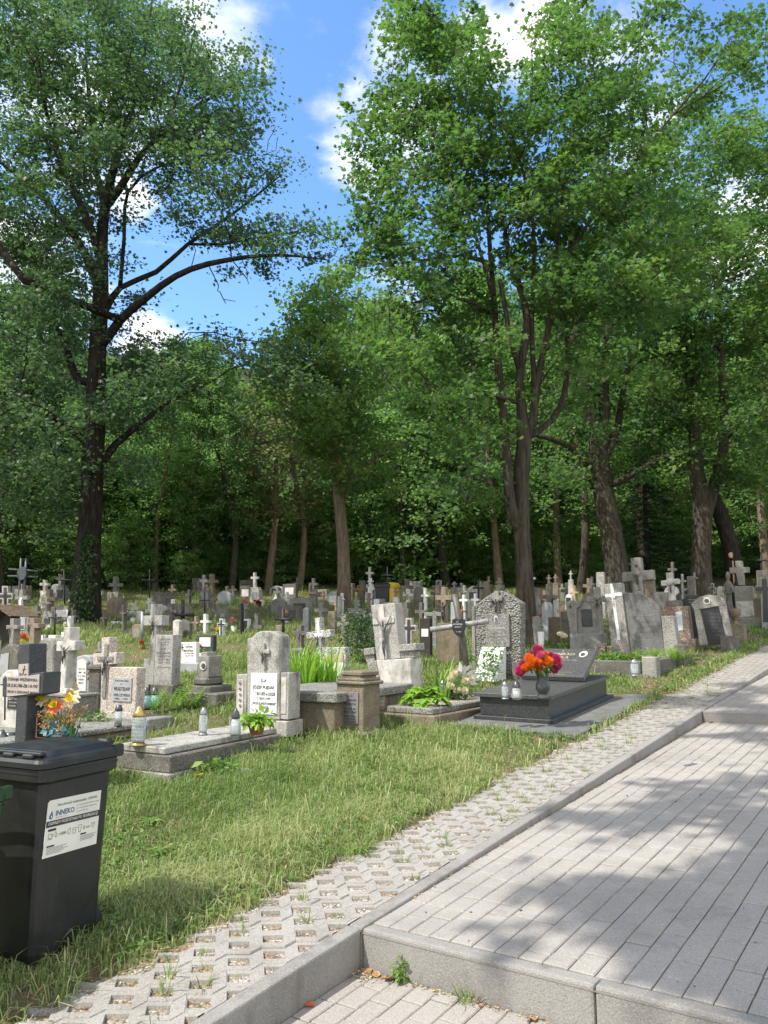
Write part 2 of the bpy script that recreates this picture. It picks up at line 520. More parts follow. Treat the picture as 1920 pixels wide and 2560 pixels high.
def empty(name, loc, rz=0.0, label=None, cat=None, group=None):
    o = bpy.data.objects.new(name, None)
    COL.objects.link(o)
    o.location = loc
    o.rotation_euler = (0, 0, rz)
    o.empty_display_size = .2
    return tag(o, label, cat, group)


class MB:
    """collects shapes into ONE mesh"""

    def __init__(self):
        self.V, self.Fc, self.Mi, self.mats, self.sm, self.tint = [], [], [], [], [], []

    def mi(self, m):
        m = M[m] if isinstance(m, str) else m
        if m not in self.mats:
            self.mats.append(m)
        return self.mats.index(m)

    def add(self, verts, faces, mat, smooth=False, mtx=None, tint=.5):
        b = len(self.V)
        if mtx is not None:
            verts = [mtx @ Vector(v) for v in verts]
        self.V += [tuple(v) for v in verts]
        k = self.mi(mat)
        for f in faces:
            self.Fc.append(tuple(i + b for i in f))
            self.Mi.append(k)
            self.sm.append(smooth)
        self.tint += [tint] * len(verts) if not hasattr(tint, '__len__') else list(tint)

    def bev(self, verts, faces, mat, off, mtx=None, seg=1):
        if off <= 0:
            return self.add(verts, faces, mat, False, mtx)
        bm = bmesh.new()
        vs = [bm.verts.new(v) for v in verts]
        for f in faces:
            bm.faces.new([vs[i] for i in f])
        bm.normal_update()
        es = [e for e in bm.edges if len(e.link_faces) == 2 and e.calc_face_angle(0) > .35]
        bmesh.ops.bevel(bm, geom=es, offset=off, segments=seg, affect='EDGES', profile=.5, clamp_overlap=True)
        bm.verts.index_update()
        self.add([v.co.copy() for v in bm.verts], [[v.index for v in f.verts] for f in bm.faces], mat, False, mtx)
        bm.free()

    def box(self, x0, x1, y0, y1, z0, z1, mat, off=.006, mtx=None, taper=(1, 1), seg=1):
        cx, cy = (x0 + x1) / 2, (y0 + y1) / 2
        a, b = taper
        v = [(x0, y0, z0), (x1, y0, z0), (x1, y1, z0), (x0, y1, z0)]
        v += [(cx + (p[0] - cx) * a, cy + (p[1] - cy) * b, z1) for p in v]
        f = [(3, 2, 1, 0), (4, 5, 6, 7), (0, 1, 5, 4), (1, 2, 6, 5), (2, 3, 7, 6), (3, 0, 4, 7)]
        self.bev(v, f, mat, min(off, .3 * min(abs(x1 - x0), abs(y1 - y0), abs(z1 - z0))), mtx, seg)

    def prism(self, outline, y0, y1, mat, off=.006, mtx=None):
        """outline: list of (x, z), counter-clockwise seen from the front (-y)"""
        n = len(outline)
        v = [(x, y0, z) for x, z in outline] + [(x, y1, z) for x, z in outline]
        f = [tuple(range(n)), tuple(range(2 * n - 1, n - 1, -1))]
        for i in range(n):
            j = (i + 1) % n
            f.append((i, i + n, j + n, j))
        self.bev(v, f, mat, off, mtx)

    def lathe(self, prof, n, mat, mtx=None, smooth=True, cx=0, cy=0, cap=True):
        v, f = [], []
        for r, z in prof:
            for i in range(n):
                a = 2 * math.pi * i / n
                v.append((cx + r * math.cos(a), cy + r * math.sin(a), z))
        for k in range(len(prof) - 1):
            for i in range(n):
                j = (i + 1) % n
                f.append((k * n + i, k * n + j, (k + 1) * n + j, (k + 1) * n + i))
        if cap:
            f.append(tuple(range(n - 1, -1, -1)))
            f.append(tuple((len(prof) - 1) * n + i for i in range(n)))
        self.add(v, f, mat, smooth, mtx)

    def tube(self, pts, rad, n, mat, mtx=None, smooth=True):
        v, f = tube_geo([Vector(p) for p in pts], rad, n)
        self.add(v, f, mat, smooth, mtx)

    def quad(self, a, b, c, d, mat, tint=.5):
        self.add([a, b, c, d], [(0, 1, 2, 3)], mat, False, None, tint)

    def text(self, body, w, h, mat, mtx, fat=.012):
        """lettering scaled to w x h, centred at the matrix' origin, lying in its XZ plane facing -Y"""
        v, f = text_geo(body, fat)
        if not v:
            return
        xs, ys = [p[0] for p in v], [p[1] for p in v]
        x0, x1, y0, y1 = min(xs), max(xs), min(ys), max(ys)
        sx, sy = w / max(x1 - x0, 1e-6), h / max(y1 - y0, 1e-6)
        self.add([((p[0] - (x0 + x1) / 2) * sx, 0, (p[1] - (y0 + y1) / 2) * sy) for p in v], f, mat, False, mtx)

    def build(self, name, parent=None):
        me = bpy.data.meshes.new(name)
        me.from_pydata(self.V, [], self.Fc)
        for m in self.mats:
            me.materials.append(m)
        me.polygons.foreach_set('material_index', self.Mi)
        me.polygons.foreach_set('use_smooth', self.sm)
        at = me.attributes.new('tint', 'FLOAT', 'POINT')
        at.data.foreach_set('value', self.tint)
        me.update()
        return link(name, me, parent)


_TXT = {}


def text_geo(body, fat=.012):
    key = (body, fat)
    if key not in _TXT:
        cu = bpy.data.curves.new('lettering', 'FONT')
        cu.body = body
        cu.size = 1.0
        cu.offset = fat
        cu.resolution_u = 2
        ob = bpy.data.objects.new('lettering', cu)
        COL.objects.link(ob)
        dg = bpy.context.evaluated_depsgraph_get()
        dg.update()
        me = bpy.data.meshes.new_from_object(ob.evaluated_get(dg))
        _TXT[key] = ([v.co.to_tuple() for v in me.vertices], [tuple(p.vertices) for p in me.polygons])
        bpy.data.objects.remove(ob)
        bpy.data.curves.remove(cu)
        bpy.data.meshes.remove(me)
    return _TXT[key]


def tube_geo(pts, rad, n):
    m = len(pts)
    if not hasattr(rad, '__len__'):
        rad = [rad] * m
    T = []
    for i in range(m):
        a, b = pts[max(i - 1, 0)], pts[min(i + 1, m - 1)]
        d = b - a
        T.append(d.normalized() if d.length > 1e-9 else Vector((0, 0, 1)))
    ref = Vector((1, 0, 0)) if abs(T[0].x) < .8 else Vector((0, 1, 0))
    nrm = (ref - T[0] * ref.dot(T[0])).normalized()
    v, f = [], []
    for i in range(m):
        nrm = (nrm - T[i] * nrm.dot(T[i]))
        nrm = nrm.normalized() if nrm.length > 1e-6 else Vector((1, 0, 0))
        bn = T[i].cross(nrm)
        for k in range(n):
            a = 2 * math.pi * k / n
            v.append(pts[i] + (nrm * math.cos(a) + bn * math.sin(a)) * rad[i])
    for i in range(m - 1):
        for k in range(n):
            j = (k + 1) % n
            f.append((i * n + k, i * n + j, (i + 1) * n + j, (i + 1) * n + k))
    f.append(tuple(range(n - 1, -1, -1)))
    f.append(tuple((m - 1) * n + k for k in range(n)))
    return v, f


def struct(o):
    o['kind'] = 'structure'
    return o

# ------------------------------------------------------------------ ground, path, kerbs
def axis(lo, hi, f0, f1, fine, coarse):
    a = list(np.arange(f0, f1 + 1e-6, fine))
    x, st = f0, fine
    left = []
    while x > lo:
        st = min(st * 1.25, coarse)
        x -= st
        left.append(x)
    x, st = f1, fine
    right = []
    while x < hi:
        st = min(st * 1.25, coarse)
        x += st
        right.append(x)
    return np.array(left[::-1] + a + right)


gx, gy = axis(-170, 170, -9, 9, .22, 6), axis(-40, 230, 1, 15, .22, 6)
X, Y = np.meshgrid(gx, gy)
Z = zt(X, Y)
s_, w_ = sw(X, Y)
Z = Z - .42 * np.clip((.66 - w_) / .25, 0, 1) * np.clip((w_ + 5.1) / .3, 0, 1)
Z = np.where(w_ < -5, .075 * s_ + .12, Z)
Z = Z + RNG.normal(0, .006, Z.shape)
ny, nx = X.shape
idx = np.arange(ny * nx).reshape(ny, nx)
q = np.stack([idx[:-1, :-1], idx[:-1, 1:], idx[1:, 1:], idx[1:, :-1]], -1).reshape(-1, 4)
t = NT('cemetery_ground')
g = t.mix(t.smooth(t.noise(1.3, 7, .65), .40, .60), (.095, .145, .042), (.185, .150, .092))
g = t.mix(t.smooth(t.noise(42, 5, .7), .46, .62), g, (.23, .19, .11))
g = t.mix(t.smooth(t.noise(75, 4, .7), .52, .66), g, (.045, .038, .026))
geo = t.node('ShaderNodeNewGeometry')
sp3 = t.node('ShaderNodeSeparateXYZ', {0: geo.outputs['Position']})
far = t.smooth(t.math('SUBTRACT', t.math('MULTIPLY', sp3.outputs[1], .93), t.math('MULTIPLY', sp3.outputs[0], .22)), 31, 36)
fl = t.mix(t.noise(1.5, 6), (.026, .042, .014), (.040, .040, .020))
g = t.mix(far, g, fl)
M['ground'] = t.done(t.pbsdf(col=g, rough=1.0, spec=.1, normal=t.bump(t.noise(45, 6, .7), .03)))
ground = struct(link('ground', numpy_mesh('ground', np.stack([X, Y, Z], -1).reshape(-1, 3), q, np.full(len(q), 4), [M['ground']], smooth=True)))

PATH_W = -4.9


def slab_z(s, w):
    base = -.175 if s < 0 else 0.0
    if s >= S2:
        base = .084 * S2 - .065 * S2
    return base + .065 * s - .03 * w


def P3(s, w, z):
    x, y = xy(s, w)
    return (x, y, z)


bed = MB()
for a, b in ((-6.0, 0.0), (0.0, S2), (S2, 60)):
    e = 1e-6
    bed.add([P3(a, .02, slab_z(a + e, .02) - .02), P3(a, PATH_W, slab_z(a + e, PATH_W) - .02), P3(b, PATH_W, slab_z(b - e, PATH_W) - .02), P3(b, .02, slab_z(b - e, .02) - .02)], [(0, 1, 2, 3)], 'bedding')
struct(bed.build('path_bedding'))

# concrete block paving: rows along the path, blocks of mixed length
ROW = .1150
co, lp, sz = [], [], []


def block(s0, s1, w0, w1):
    g, ch, dp = .0022, .005, .005
    s0, s1, w0, w1 = s0 + .0036, s1 - .0036, w0 - g, w1 + g
    sm = (s0 + s1) / 2
    dz = R.gauss(0, .0011)
    t1, t2 = R.gauss(0, .005), R.gauss(0, .008)
    wm = (w0 + w1) / 2
    b = len(co)
    for ins, dep in ((ch, 0), (0, dp), (0, .03)):
        for s, w in ((s0 + ins, w0 - ins), (s0 + ins, w1 + ins), (s1 - ins, w1 + ins), (s1 - ins, w0 - ins)):
            co.append(P3(s, w, slab_z(sm, w) + .065 * (s - sm) + dz + t1 * (s - sm) + t2 * (w - wm) - dep))
    lp.extend((b, b + 1, b + 2, b + 3))
    sz.append(4)
    for k in (0, 4):
        for i in range(4):
            j = (i + 1) % 4
            lp.extend((b + k + i, b + k + 4 + i, b + k + 4 + j, b + k + j))
            sz.append(4)


for sec, (a, b) in enumerate(((-5.0, 0.0), (.088, S2), (S2 + .088, 30))):
    for r in range(int((-PATH_W - .1) / ROW)):
        w0 = -.002 if r == 0 else -.1015 - (r - 1) * ROW
        w1 = -.1015 - r * ROW
        s = a - (R.random() * .2 if sec == 0 else 0)
        if sec == 0:
            s = a
        first = True
        while s < b - .02:
            L = R.choice((.12, .175, .175, .175, .235)) if not first else R.uniform(.08, .235)
            first = False
            e = min(s + L, b)
            if b - e < .05:
                e = b
            block(s, e, w0, w1)
            s = e
me = numpy_mesh('block_paving', co, lp, sz, [M['paver']])
at = me.attributes.new('tint', 'FLOAT', 'POINT')
nb = len(co) // 12
at.data.foreach_set('value', np.repeat(RNG.random(nb), 12).astype(np.float32))
t = NT('block_paving_concrete')
a = t.node('ShaderNodeAttribute', attribute_name='tint').outputs['Fac']
c = t.mix(t.smooth(t.noise(1.6, 5), .35, .65), (.318, .304, .282), (.272, .260, .242))
c = t.mix(t.math('MULTIPLY', a, .42), c, (.26, .238, .213))
vv = t.node('ShaderNodeTexVoronoi', {'Vector': t.coord(), 'Scale': 420.0})
sx = t.node('ShaderNodeSeparateColor', {0: vv.outputs['Color']})
c = t.mix(t.smooth(sx.outputs[0], .76, .78), c, (.43, .395, .35))
c = t.mix(t.smooth(sx.outputs[1], .80, .82), c, (.26, .24, .215))
c = t.mix(t.math('MULTIPLY', t.smooth(t.noise(5, 6, .7), .54, .70), .45), c, (.19, .175, .155))
c = t.mix(t.math('MULTIPLY', t.smooth(t.noise(.8, 6, .7), .50, .66), .30), c, (.215, .205, .185))
c = t.mix(t.math('MULTIPLY', t.smooth(t.noise(17, 5, .7), .62, .72), .5), c, (.16, .15, .13))
me.materials[0] = t.done(t.pbsdf(col=c, rough=.9, spec=.25, normal=t.bump(t.noise(150, 4, .6), .0022)))
struct(link('path_paving', me))

# kerbs: the side kerb climbs with the grid pavers, a kerb across the path makes each step
FR = Matrix(((U[0], -N[0], 0, P0[0]), (U[1], -N[1], 0, P0[1]), (0, 0, 1, 0), (0, 0, 0, 1)))  # local x = s, y = -w


def kerb_stone(mb, s0, s1, w0, w1, zf, depth, off=.010):
    v = []
    for dz in (-depth, 0):
        for s, w in ((s0, w0), (s1, w0), (s1, w1), (s0, w1)):
            v.append(Vector(P3(s, w, zf(s, w) + dz)))
    f = [(3, 2, 1, 0), (4, 5, 6, 7), (0, 1, 5, 4), (1, 2, 6, 5), (2, 3, 7, 6), (3, 0, 4, 7)]
    mb.bev(v, f, 'kerb', off, None, 2)


kb = MB()
s = -4.0
while s < 44:
    e = s + 1.0
    j = R.gauss(0, .0015)
    kerb_stone(kb, s + .0025, e - .0025, 0.0, .082, lambda ss, ww, j=j: .084 * ss + .006 + j, .5)
    s = e
struct(kb.build('side_kerb'))
for k, s0 in enumerate((0.0, S2)):
    kb = MB()
    w = -.003
    ws = [w, -1.17 if k == 0 else -1.05]
    while ws[-1] > PATH_W:
        ws.append(ws[-1] - 1.0)
    for w0, w1 in zip(ws[:-1], ws[1:]):
        kerb_stone(kb, s0 + .002, s0 + .086, w1 + .003, w0 - .001, lambda ss, ww, s0=s0: slab_z(s0 + 1e-4, ww) + .0045, .42, .013)
    struct(kb.build('step_kerb'))
kb = MB()
s = -5.0
while s < 40:
    kerb_stone(kb, s + .003, s + .997, PATH_W - .1, PATH_W - .012, lambda ss, ww: .075 * ss + .17, .5)
    s += 1.0
struct(kb.build('side_kerb'))

# strip of zigzag grid pavers, holes filled with gravel
B2, C1 = np.array((.1005, .107)), np.array((.127, -.096))
SH = .41
A1 = C1 - SH * B2
bm = bmesh.new()
gp_g = .016


def gcell(i, j):
    o = i * C1 + j * B2
    if not (-.25 < o[1] < .86 and -3.4 < o[0] < 32):
        return

    def q(p, r):
        v = o + p * A1 + r * B2
        return v
    ctr = q(.5, .5 + SH * .2)
    if ctr[1] < -.02 or ctr[1] > .655 + .02 * math.sin(o[0] * 3):
        return
    g = gp_g
    outl = [(.0, g), (.66, g), (1., SH + g), (1., 1 + SH - g), (.66, 1 - g), (.0, 1 - g)]
    hole = [(.03, .27), (.635, .27), (.635, .77), (.03, .77)]
    hole2 = [(.055, .31), (.61, .31), (.61, .73), (.055, .73)]
    jr = random.Random(j * 131 + (i + (j % 2)) // 2)
    jz, tx, ty = jr.gauss(0, .0022), 0, 0

    def mk(pts, dep, ins=0.0):
        r = []
        for p, rr in pts:
            p2, r2 = p + (.5 - p) * ins, rr + (.5 - rr) * ins
            c = q(p2, r2)
            z = .084 * c[0] + jz + tx * (c[0] - ctr[0]) + ty * (c[1] - ctr[1]) - dep
            r.append(bm.verts.new(P3(c[0], c[1], z)))
        return r
    ot = mk([(a, b + (.03 if k in (0, 1, 2) else -.03)) for k, (a, b) in enumerate(outl)], 0)
    ob = mk(outl, .007)
    od = mk(outl, .05)
    ht = mk(hole, 0)
    hd = mk(hole2, .05)
    for a, b in ((ot, ob), (ob, od)):
        for k in range(6):
            l = (k + 1) % 6
            bm.faces.new((a[k], b[k], b[l], a[l]))
    for k in range(4):
        l = (k + 1) % 4
        bm.faces.new((ht[l], hd[l], hd[k], ht[k]))
    for f in ((ot[0], ot[1], ht[1], ht[0]), (ot[1], ot[2], ot[3], ht[2], ht[1]), (ot[3], ot[4], ht[2]), (ot[4], ot[5], ht[3], ht[2]), (ot[5], ot[0], ht[0], ht[3])):
        bm.faces.new(f)


for i in range(-60, 220):
    for j in range(-150, 300):
        gcell(i, j)
bmesh.ops.bisect_plane(bm, geom=bm.verts[:] + bm.edges[:] + bm.faces[:], plane_co=P3(0, .086, 0), plane_no=(N[0], N[1], 0), clear_inner=True)
me = bpy.data.meshes.new('grid_paver_strip')
bm.to_mesh(me)
bm.free()
me.materials.append(M['gridpaver'])
struct(link('grid_paver_path', me))
gv = MB()
for k in range(-16, 140):
    a, b = k * .25, k * .25 + .25
    gv.add([P3(a, .081, .084 * a - .014), P3(b, .081, .084 * b - .014), P3(b, .76, .084 * b - .016), P3(a, .76, .084 * a - .016)], [(0, 1, 2, 3)], 'gravel')
struct(gv.build('gravel_bed'))
# loose stones in the holes
st = MB()
for k in range(4200):
    s, w = R.uniform(-2.2, 7) ** 1.0, R.uniform(.1, .72)
    r = R.uniform(.004, .010)
    c = Vector(P3(s, w, .084 * s - .013 + r * .3))
    ang = R.uniform(0, 6.28)
    v = [c + Vector((math.cos(ang + a) * r * R.uniform(.7, 1.2), math.sin(ang + a) * r * R.uniform(.7, 1.2), 0)) for a in (0, 2.1, 4.2)] + [c + Vector((0, 0, r * .9))]
    st.add(v, [(0, 1, 3), (1, 2, 3), (2, 0, 3)], R.choice(('limewash', 'concrete', 'limewash', 'concrete', 'greystone', 'redstone')))
o = st.build('gravel_stones')
o['kind'] = 'stuff'

# ------------------------------------------------------------------ trees
MAPLE = np.array([(0, 0), (.20, -.06), (.50, .10), (.30, .28), (.56, .62), (.20, .55), (0, 1.0), (-.20, .55), (-.56, .62), (-.30, .28), (-.50, .10), (-.20, -.06)])
SPRAY = np.array([(0, 0), (.34, .10), (.46, .55), (.16, .60), (0, 1.0), (-.30, .72), (-.44, .22)])
OVAL = np.array([(0, 0), (.26, .3), (.22, .7), (0, 1), (-.22, .7), (-.26, .3)])


def leaf_mesh(name, centers, normals, tips, sizes, tmpl, mat, tint, fold=.12):
    n, k = len(centers), len(tmpl)
    nrm = normals / np.linalg.norm(normals, axis=1, keepdims=True)
    t = tips - nrm * (tips * nrm).sum(1, keepdims=True)
    t /= np.linalg.norm(t, axis=1, keepdims=True) + 1e-9
    b = np.cross(nrm, t)
    u, v = tmpl[:, 0], tmpl[:, 1] - .45
    drop = -fold * (np.abs(u) + .6 * np.maximum(v, 0) ** 2)
    co = centers[:, None, :] + sizes[:, None, None] * (b[:, None, :] * u[None, :, None] + t[:, None, :] * v[None, :, None] + nrm[:, None, :] * drop[None, :, None])
    return numpy_mesh(name, co.reshape(-1, 3), np.arange(n * k), np.full(n, k), [mat], tint=np.repeat(tint, k))


def cluster_leaves(cl, per, size, rng, flat=.52, updown=.8, spread=1.0, tint_mu=.45):
    """cl: rows of (x, y, z, r). loose, airy sprays: dense at the twig end, thinning outward, drooping at the rim"""
    cl = np.asarray(cl)
    n = len(cl)
    cnt = np.maximum(6, per * np.clip(cl[:, 3] / np.median(cl[:, 3]), .5, 2.0) ** 1.5 * rng.uniform(.5, 1.4, n)).astype(int)
    rep = np.repeat(np.arange(n), cnt)
    m = len(rep)
    off = np.clip(rng.normal(0, .45, (m, 3)), -1.2, 1.2) * cl[rep, 3][:, None] * spread
    # every spray has its own stretch and tilt
    ax = rng.uniform(0, 2 * np.pi, n)[rep]
    st = rng.uniform(1.0, 1.75, n)[rep]
    al = off[:, 0] * np.cos(ax) + off[:, 1] * np.sin(ax)
    ac = (-off[:, 0] * np.sin(ax) + off[:, 1] * np.cos(ax)) / st ** .5
    al = al * st
    off[:, 0], off[:, 1] = al * np.cos(ax) - ac * np.sin(ax), al * np.sin(ax) + ac * np.cos(ax)
    off[:, 2] = off[:, 2] * flat + al * rng.normal(0, .22, n)[rep] - .12 * (al ** 2 + ac ** 2) / cl[rep, 3]
    c = cl[rep, :3] + off
    ctr = cl[:, :3].mean(0)
    out = c - ctr
    out[:, 2] *= .3
    out /= np.linalg.norm(out, axis=1, keepdims=True) + 1e-9
    nrm = np.array([0, 0, updown])[None] + rng.normal(0, .5, (m, 3)) + out * .2
    tip = out * .7 + rng.normal(0, .7, (m, 3)) + np.array([0, 0, -.5])
    sz = size * rng.uniform(.45, 1.3, m)
    ct = rng.normal(tint_mu, .17, n)[rep] + rng.normal(0, .10, m)
    return c, nrm, tip, sz, np.clip(ct, 0, 1)


def catmull(pts, rad, step):
    pts = [Vector(p) for p in pts]
    op, orr = [pts[0]], [rad[0]]
    for i in range(len(pts) - 1):
        p0, p1, p2, p3 = pts[max(i - 1, 0)], pts[i], pts[i + 1], pts[min(i + 2, len(pts) - 1)]
        k = max(1, int((p2 - p1).length / step))
        for a in range(1, k + 1):
            u = a / k
            op.append(.5 * ((2 * p1) + (p2 - p0) * u + (2 * p0 - 5 * p1 + 4 * p2 - p3) * u * u + (3 * p1 - p0 - 3 * p2 + p3) * u ** 3))
            orr.append(rad[i] + (rad[i + 1] - rad[i]) * u)
    return op, orr


def skeleton(limbs, clusters, rng, step=.45, rtip=.009, k_up=.9):
    """limbs: (points, radii) hand-placed; clusters get twigs that grow out of the nearest branch"""
    pos, par, rs = [], [], []
    for pts, rad in limbs:
        p, r = catmull(pts, rad, step)
        if not pos:
            prev = -1
        else:
            A = np.array(pos)
            prev = int(np.argmin(((A - np.array(p[0])) ** 2).sum(1)))
            if (Vector(pos[prev]) - p[0]).length < .25:
                p, r = p[1:], r[1:]
        for a, b in zip(p, r):
            pos.append(tuple(a))
            par.append(prev)
            rs.append(b)
            prev = len(pos) - 1
    nl = len(pos)
    base = np.array(pos[0])
    cl = [np.array(c[:3]) for c in clusters]
    A = np.zeros((nl + len(cl) * 14, 3))
    A[:nl] = pos
    n = nl
    P = list(par)
    order = sorted(range(len(cl)), key=lambda i: np.min(((A[:nl] - cl[i]) ** 2).sum(1)))
    for i in order:
        c = cl[i]
        d = A[:n] - c
        dist = np.sqrt((d ** 2).sum(1))
        hz = np.hypot(A[:n, 0] - base[0], A[:n, 1] - base[1]) - math.hypot(c[0] - base[0], c[1] - base[1])
        cost = dist + k_up * np.maximum(0, d[:, 2] + .3 * dist) + .8 * np.maximum(0, hz) + np.where(A[:n, 2] < base[2] + 2.0, 4, 0)
        j = int(np.argmin(cost))
        L = dist[j]
        m = min(12, max(1, int(L / step)))
        a = A[j].copy()
        pj = P[j] if P[j] >= 0 else j
        dirp = A[j] - A[pj]
        ln = np.linalg.norm(dirp)
        dirp = dirp / ln if ln > 1e-6 else np.array([0, 0, 1.])
        ctrl = a + dirp * L * .35 + (c - a) * .25 + np.array([0, 0, .10 * L]) + rng.normal(0, .05 * L, 3)
        prev = j
        for k in range(1, m + 1):
            u = k / m
            A[n] = (1 - u) ** 2 * a + 2 * u * (1 - u) * ctrl + u * u * c + (rng.normal(0, .03, 3) if k < m else 0)
            P.append(prev)
            prev = n
            n += 1
    A = A[:n]
    rad = np.zeros(n)
    acc = np.zeros(n)
    kids = [[] for _ in range(n)]
    for i in range(n - 1, -1, -1):
        if acc[i] == 0:
            acc[i] = rtip ** 2.4
        r = acc[i] ** (1 / 2.4)
        rad[i] = rs[i] if i < nl else r
        if P[i] >= 0:
            acc[P[i]] += acc[i] + 1e-6
            kids[P[i]].append(i)
    for i in range(nl, n):
        rad[i] = min(rad[i], .8 * rad[P[i]] if P[i] < nl else rad[P[i]])
    return A, P, rad, kids, nl


def branch_mesh(name, A, P, rad, kids, nl, mat, rng, sides=(10, 6, 4), flare=0.0):
    V, Fc = [], []
    stack = [(0, -1)]
    while stack:
        i, start = stack.pop()
        path = [start, i] if start >= 0 else [i]
        cur = i
        while kids[cur]:
            ks = sorted(kids[cur], key=lambda k: -rad[k] + (0 if k < nl or cur >= nl else 5))
            for k in ks[1:]:
                stack.append((k, cur))
            cur = ks[0]
            path.append(cur)
        if len(path) < 2:
            continue
        rr = [rad[p] for p in path]
        if start >= 0:
            rr[0] = min(rad[path[1]] * 1.15, rad[start])
        n = sides[0] if max(rr) > .09 else (sides[1] if max(rr) > .03 else sides[2])
        v, f = tube_geo([Vector(A[p]) for p in path], rr, n)
        if max(rr) > .09:
            ring = len(v) // len(path)
            for q in range(len(v)):
                c = Vector(A[path[q // ring]])
                ph = q % ring
                v[q] = c + (v[q] - c) * (1 + .06 * math.sin(ph * 2.3 + (q // ring) * .35) + .04 * math.sin(ph * 5.1 + (q // ring) * .8))
                if start < 0 and flare and (q // ring) < 4:
                    v[q] = c + (v[q] - c) * (1 + flare * (.8 ** (4 * (q // ring))) * (1 + .25 * math.sin(ph * 3.0)))
        b = len(V)
        V += v
        Fc += [tuple(x + b for x in q) for q in f]
    co = np.array([tuple(v) for v in V])
    sz = np.array([len(f) for f in Fc])
    return numpy_mesh(name, co, np.concatenate([np.array(f) for f in Fc]), sz, [mat], smooth=True)


def blob_clusters(base_d, blobs, rng, per=1.0, depth=3.0, rmin=.45, rmax=.9, flat=.9):
    """blobs: (px, py, radius px[, depth offset]); sampled into clumps in a real volume about the tree's own depth"""
    out = []
    for b in blobs:
        px, py, r = b[:3]
        d0 = b[3] if len(b) > 3 else 0.0
        k = base_d / F
        n = max(1, int(per * (r / 60.0) ** 2 * 6))
        for _ in range(n):
            a, q = rng.uniform(0, 2 * math.pi), math.sqrt(rng.random())
            dd = d0 + rng.normal(0, depth * .55)
            dd = max(-depth, min(depth, dd)) if len(b) < 4 else dd
            p = at_d(px + math.cos(a) * q * r, py + math.sin(a) * q * r * flat, base_d + dd)
            out.append((p.x, p.y, p.z, rng.uniform(rmin, rmax)))
    return out


def make_tree(name, label, limbs, clusters, mats, seed, per=150, leaf=.13, tmpl=MAPLE, step=.45, flat=.5, group=None, tint=.45, flare=.35, rtip=.009, bare=()):
    rng = np.random.default_rng(seed)
    A, P, rad, kids, nl = skeleton(limbs, list(clusters) + [(*b, .3) for b in bare], rng, step, rtip)
    base = Vector(A[0])
    root = empty(name, base, 0, label, 'tree', group)
    off = np.array(base)
    me = branch_mesh('trunk', A - off, P, rad, kids, nl, M[mats[0]], rng, flare=flare)
    link('trunk', me, root)
    c, nrm, tip, sz, tn = cluster_leaves(clusters, per, leaf, rng, flat=flat, tint_mu=tint)
    link('crown', leaf_mesh('crown', c - off, nrm, tip, sz, tmpl, M[mats[1]], tn), root)
    return root


def limb(d, *pp):
    """(px, py, radius m[, depth offset]) -> limb at real depth d"""
    pts, rad = [], []
    for p in pp:
        pts.append(at_d(p[0], p[1], d + (p[3] if len(p) > 3 else 0)))
        rad.append(p[2])
    return pts, rad


rt = np.random.default_rng(3)
# --- the large dark maple on the left
D1 = 19.9
b1 = gp(212, 1545, D1)[0]
L1 = [([b1 + Vector((0, 0, -.35)), at_d(218, 1430, D1), at_d(228, 1250, D1), at_d(236, 1080, D1), at_d(240, 960, D1), at_d(246, 830, D1), at_d(252, 740, D1), at_d(255, 620, D1), at_d(262, 520, D1), at_d(290, 400, D1), at_d(330, 270, D1 + .5), at_d(360, 140, D1 + .8), at_d(380, 0, D1 + 1)],
       [.46, .40, .37, .345, .32, .28, .25, .20, .18, .13, .09, .06, .03]),
      limb(D1, (228, 1110, .13), (160, 1060, .11, -.5), (100, 1020, .09, -1), (20, 985, .06, -1.5), (-80, 960, .04, -2)),
      limb(D1, (238, 1180, .16), (290, 1110, .12, .3), (350, 1060, .09, .6), (430, 1000, .06, 1), (520, 960, .035, 1.4)),
      limb(D1, (240, 960, .18), (196, 1120 - 170, .14), (150, 840, .11, .4), (110, 790, .08, .8), (40, 740, .05, 1.2)),
      limb(D1, (246, 880, .17), (300, 800, .14, -.4), (370, 740, .12, -.8), (440, 690, .10, -1), (520, 660, .085, -1.2), (640, 640, .06, -1.4), (740, 640, .04, -1.4), (820, 650, .02, -1.4)),
      limb(D1, (250, 800, .15), (300, 720, .10, .6), (390, 680, .09, .9), (470, 610, .07, 1.1), (560, 550, .055, 1.3), (640, 490, .04, 1.4), (700, 440, .02, 1.5)),
      limb(D1, (252, 740, .17), (215, 640, .14, .3), (165, 560, .11, .5), (90, 480, .09, .8), (20, 420, .06, 1), (-60, 360, .04, 1)),
      limb(D1, (255, 640, .15), (205, 520, .12, -.5), (150, 400, .09, -.8), (110, 250, .06, -1), (90, 100, .04, -1)),
      limb(D1, (262, 540, .15), (300, 470, .13, -.3), (350, 390, .10, -.6), (420, 320, .08, -.9), (500, 260, .055, -1.1), (590, 210, .03, -1.2)),
      limb(D1, (262, 520, .12), (235, 400, .09, .8), (225, 270, .07, 1.2), (215, 130, .05, 1.4), (225, 0, .03, 1.4)),
      limb(D1, (60, 700, .12, -2.5), (30, 660, .11, -2.2), (0, 620, .10, -2)),
      limb(D1, (420, 330, .06, -.9), (440, 250, .05, -.9), (470, 150, .035, -.8), (490, 60, .02, -.8)),
      limb(D1, (300, 720, .08, .5), (310, 600, .07, .7), (320, 480, .06, .9), (390, 420, .045, 1), (480, 390, .03, 1)),
      limb(D1, (470, 610, .05, 1.1), (560, 610, .045, .8), (660, 590, .03, .6), (760, 580, .02, .4))]
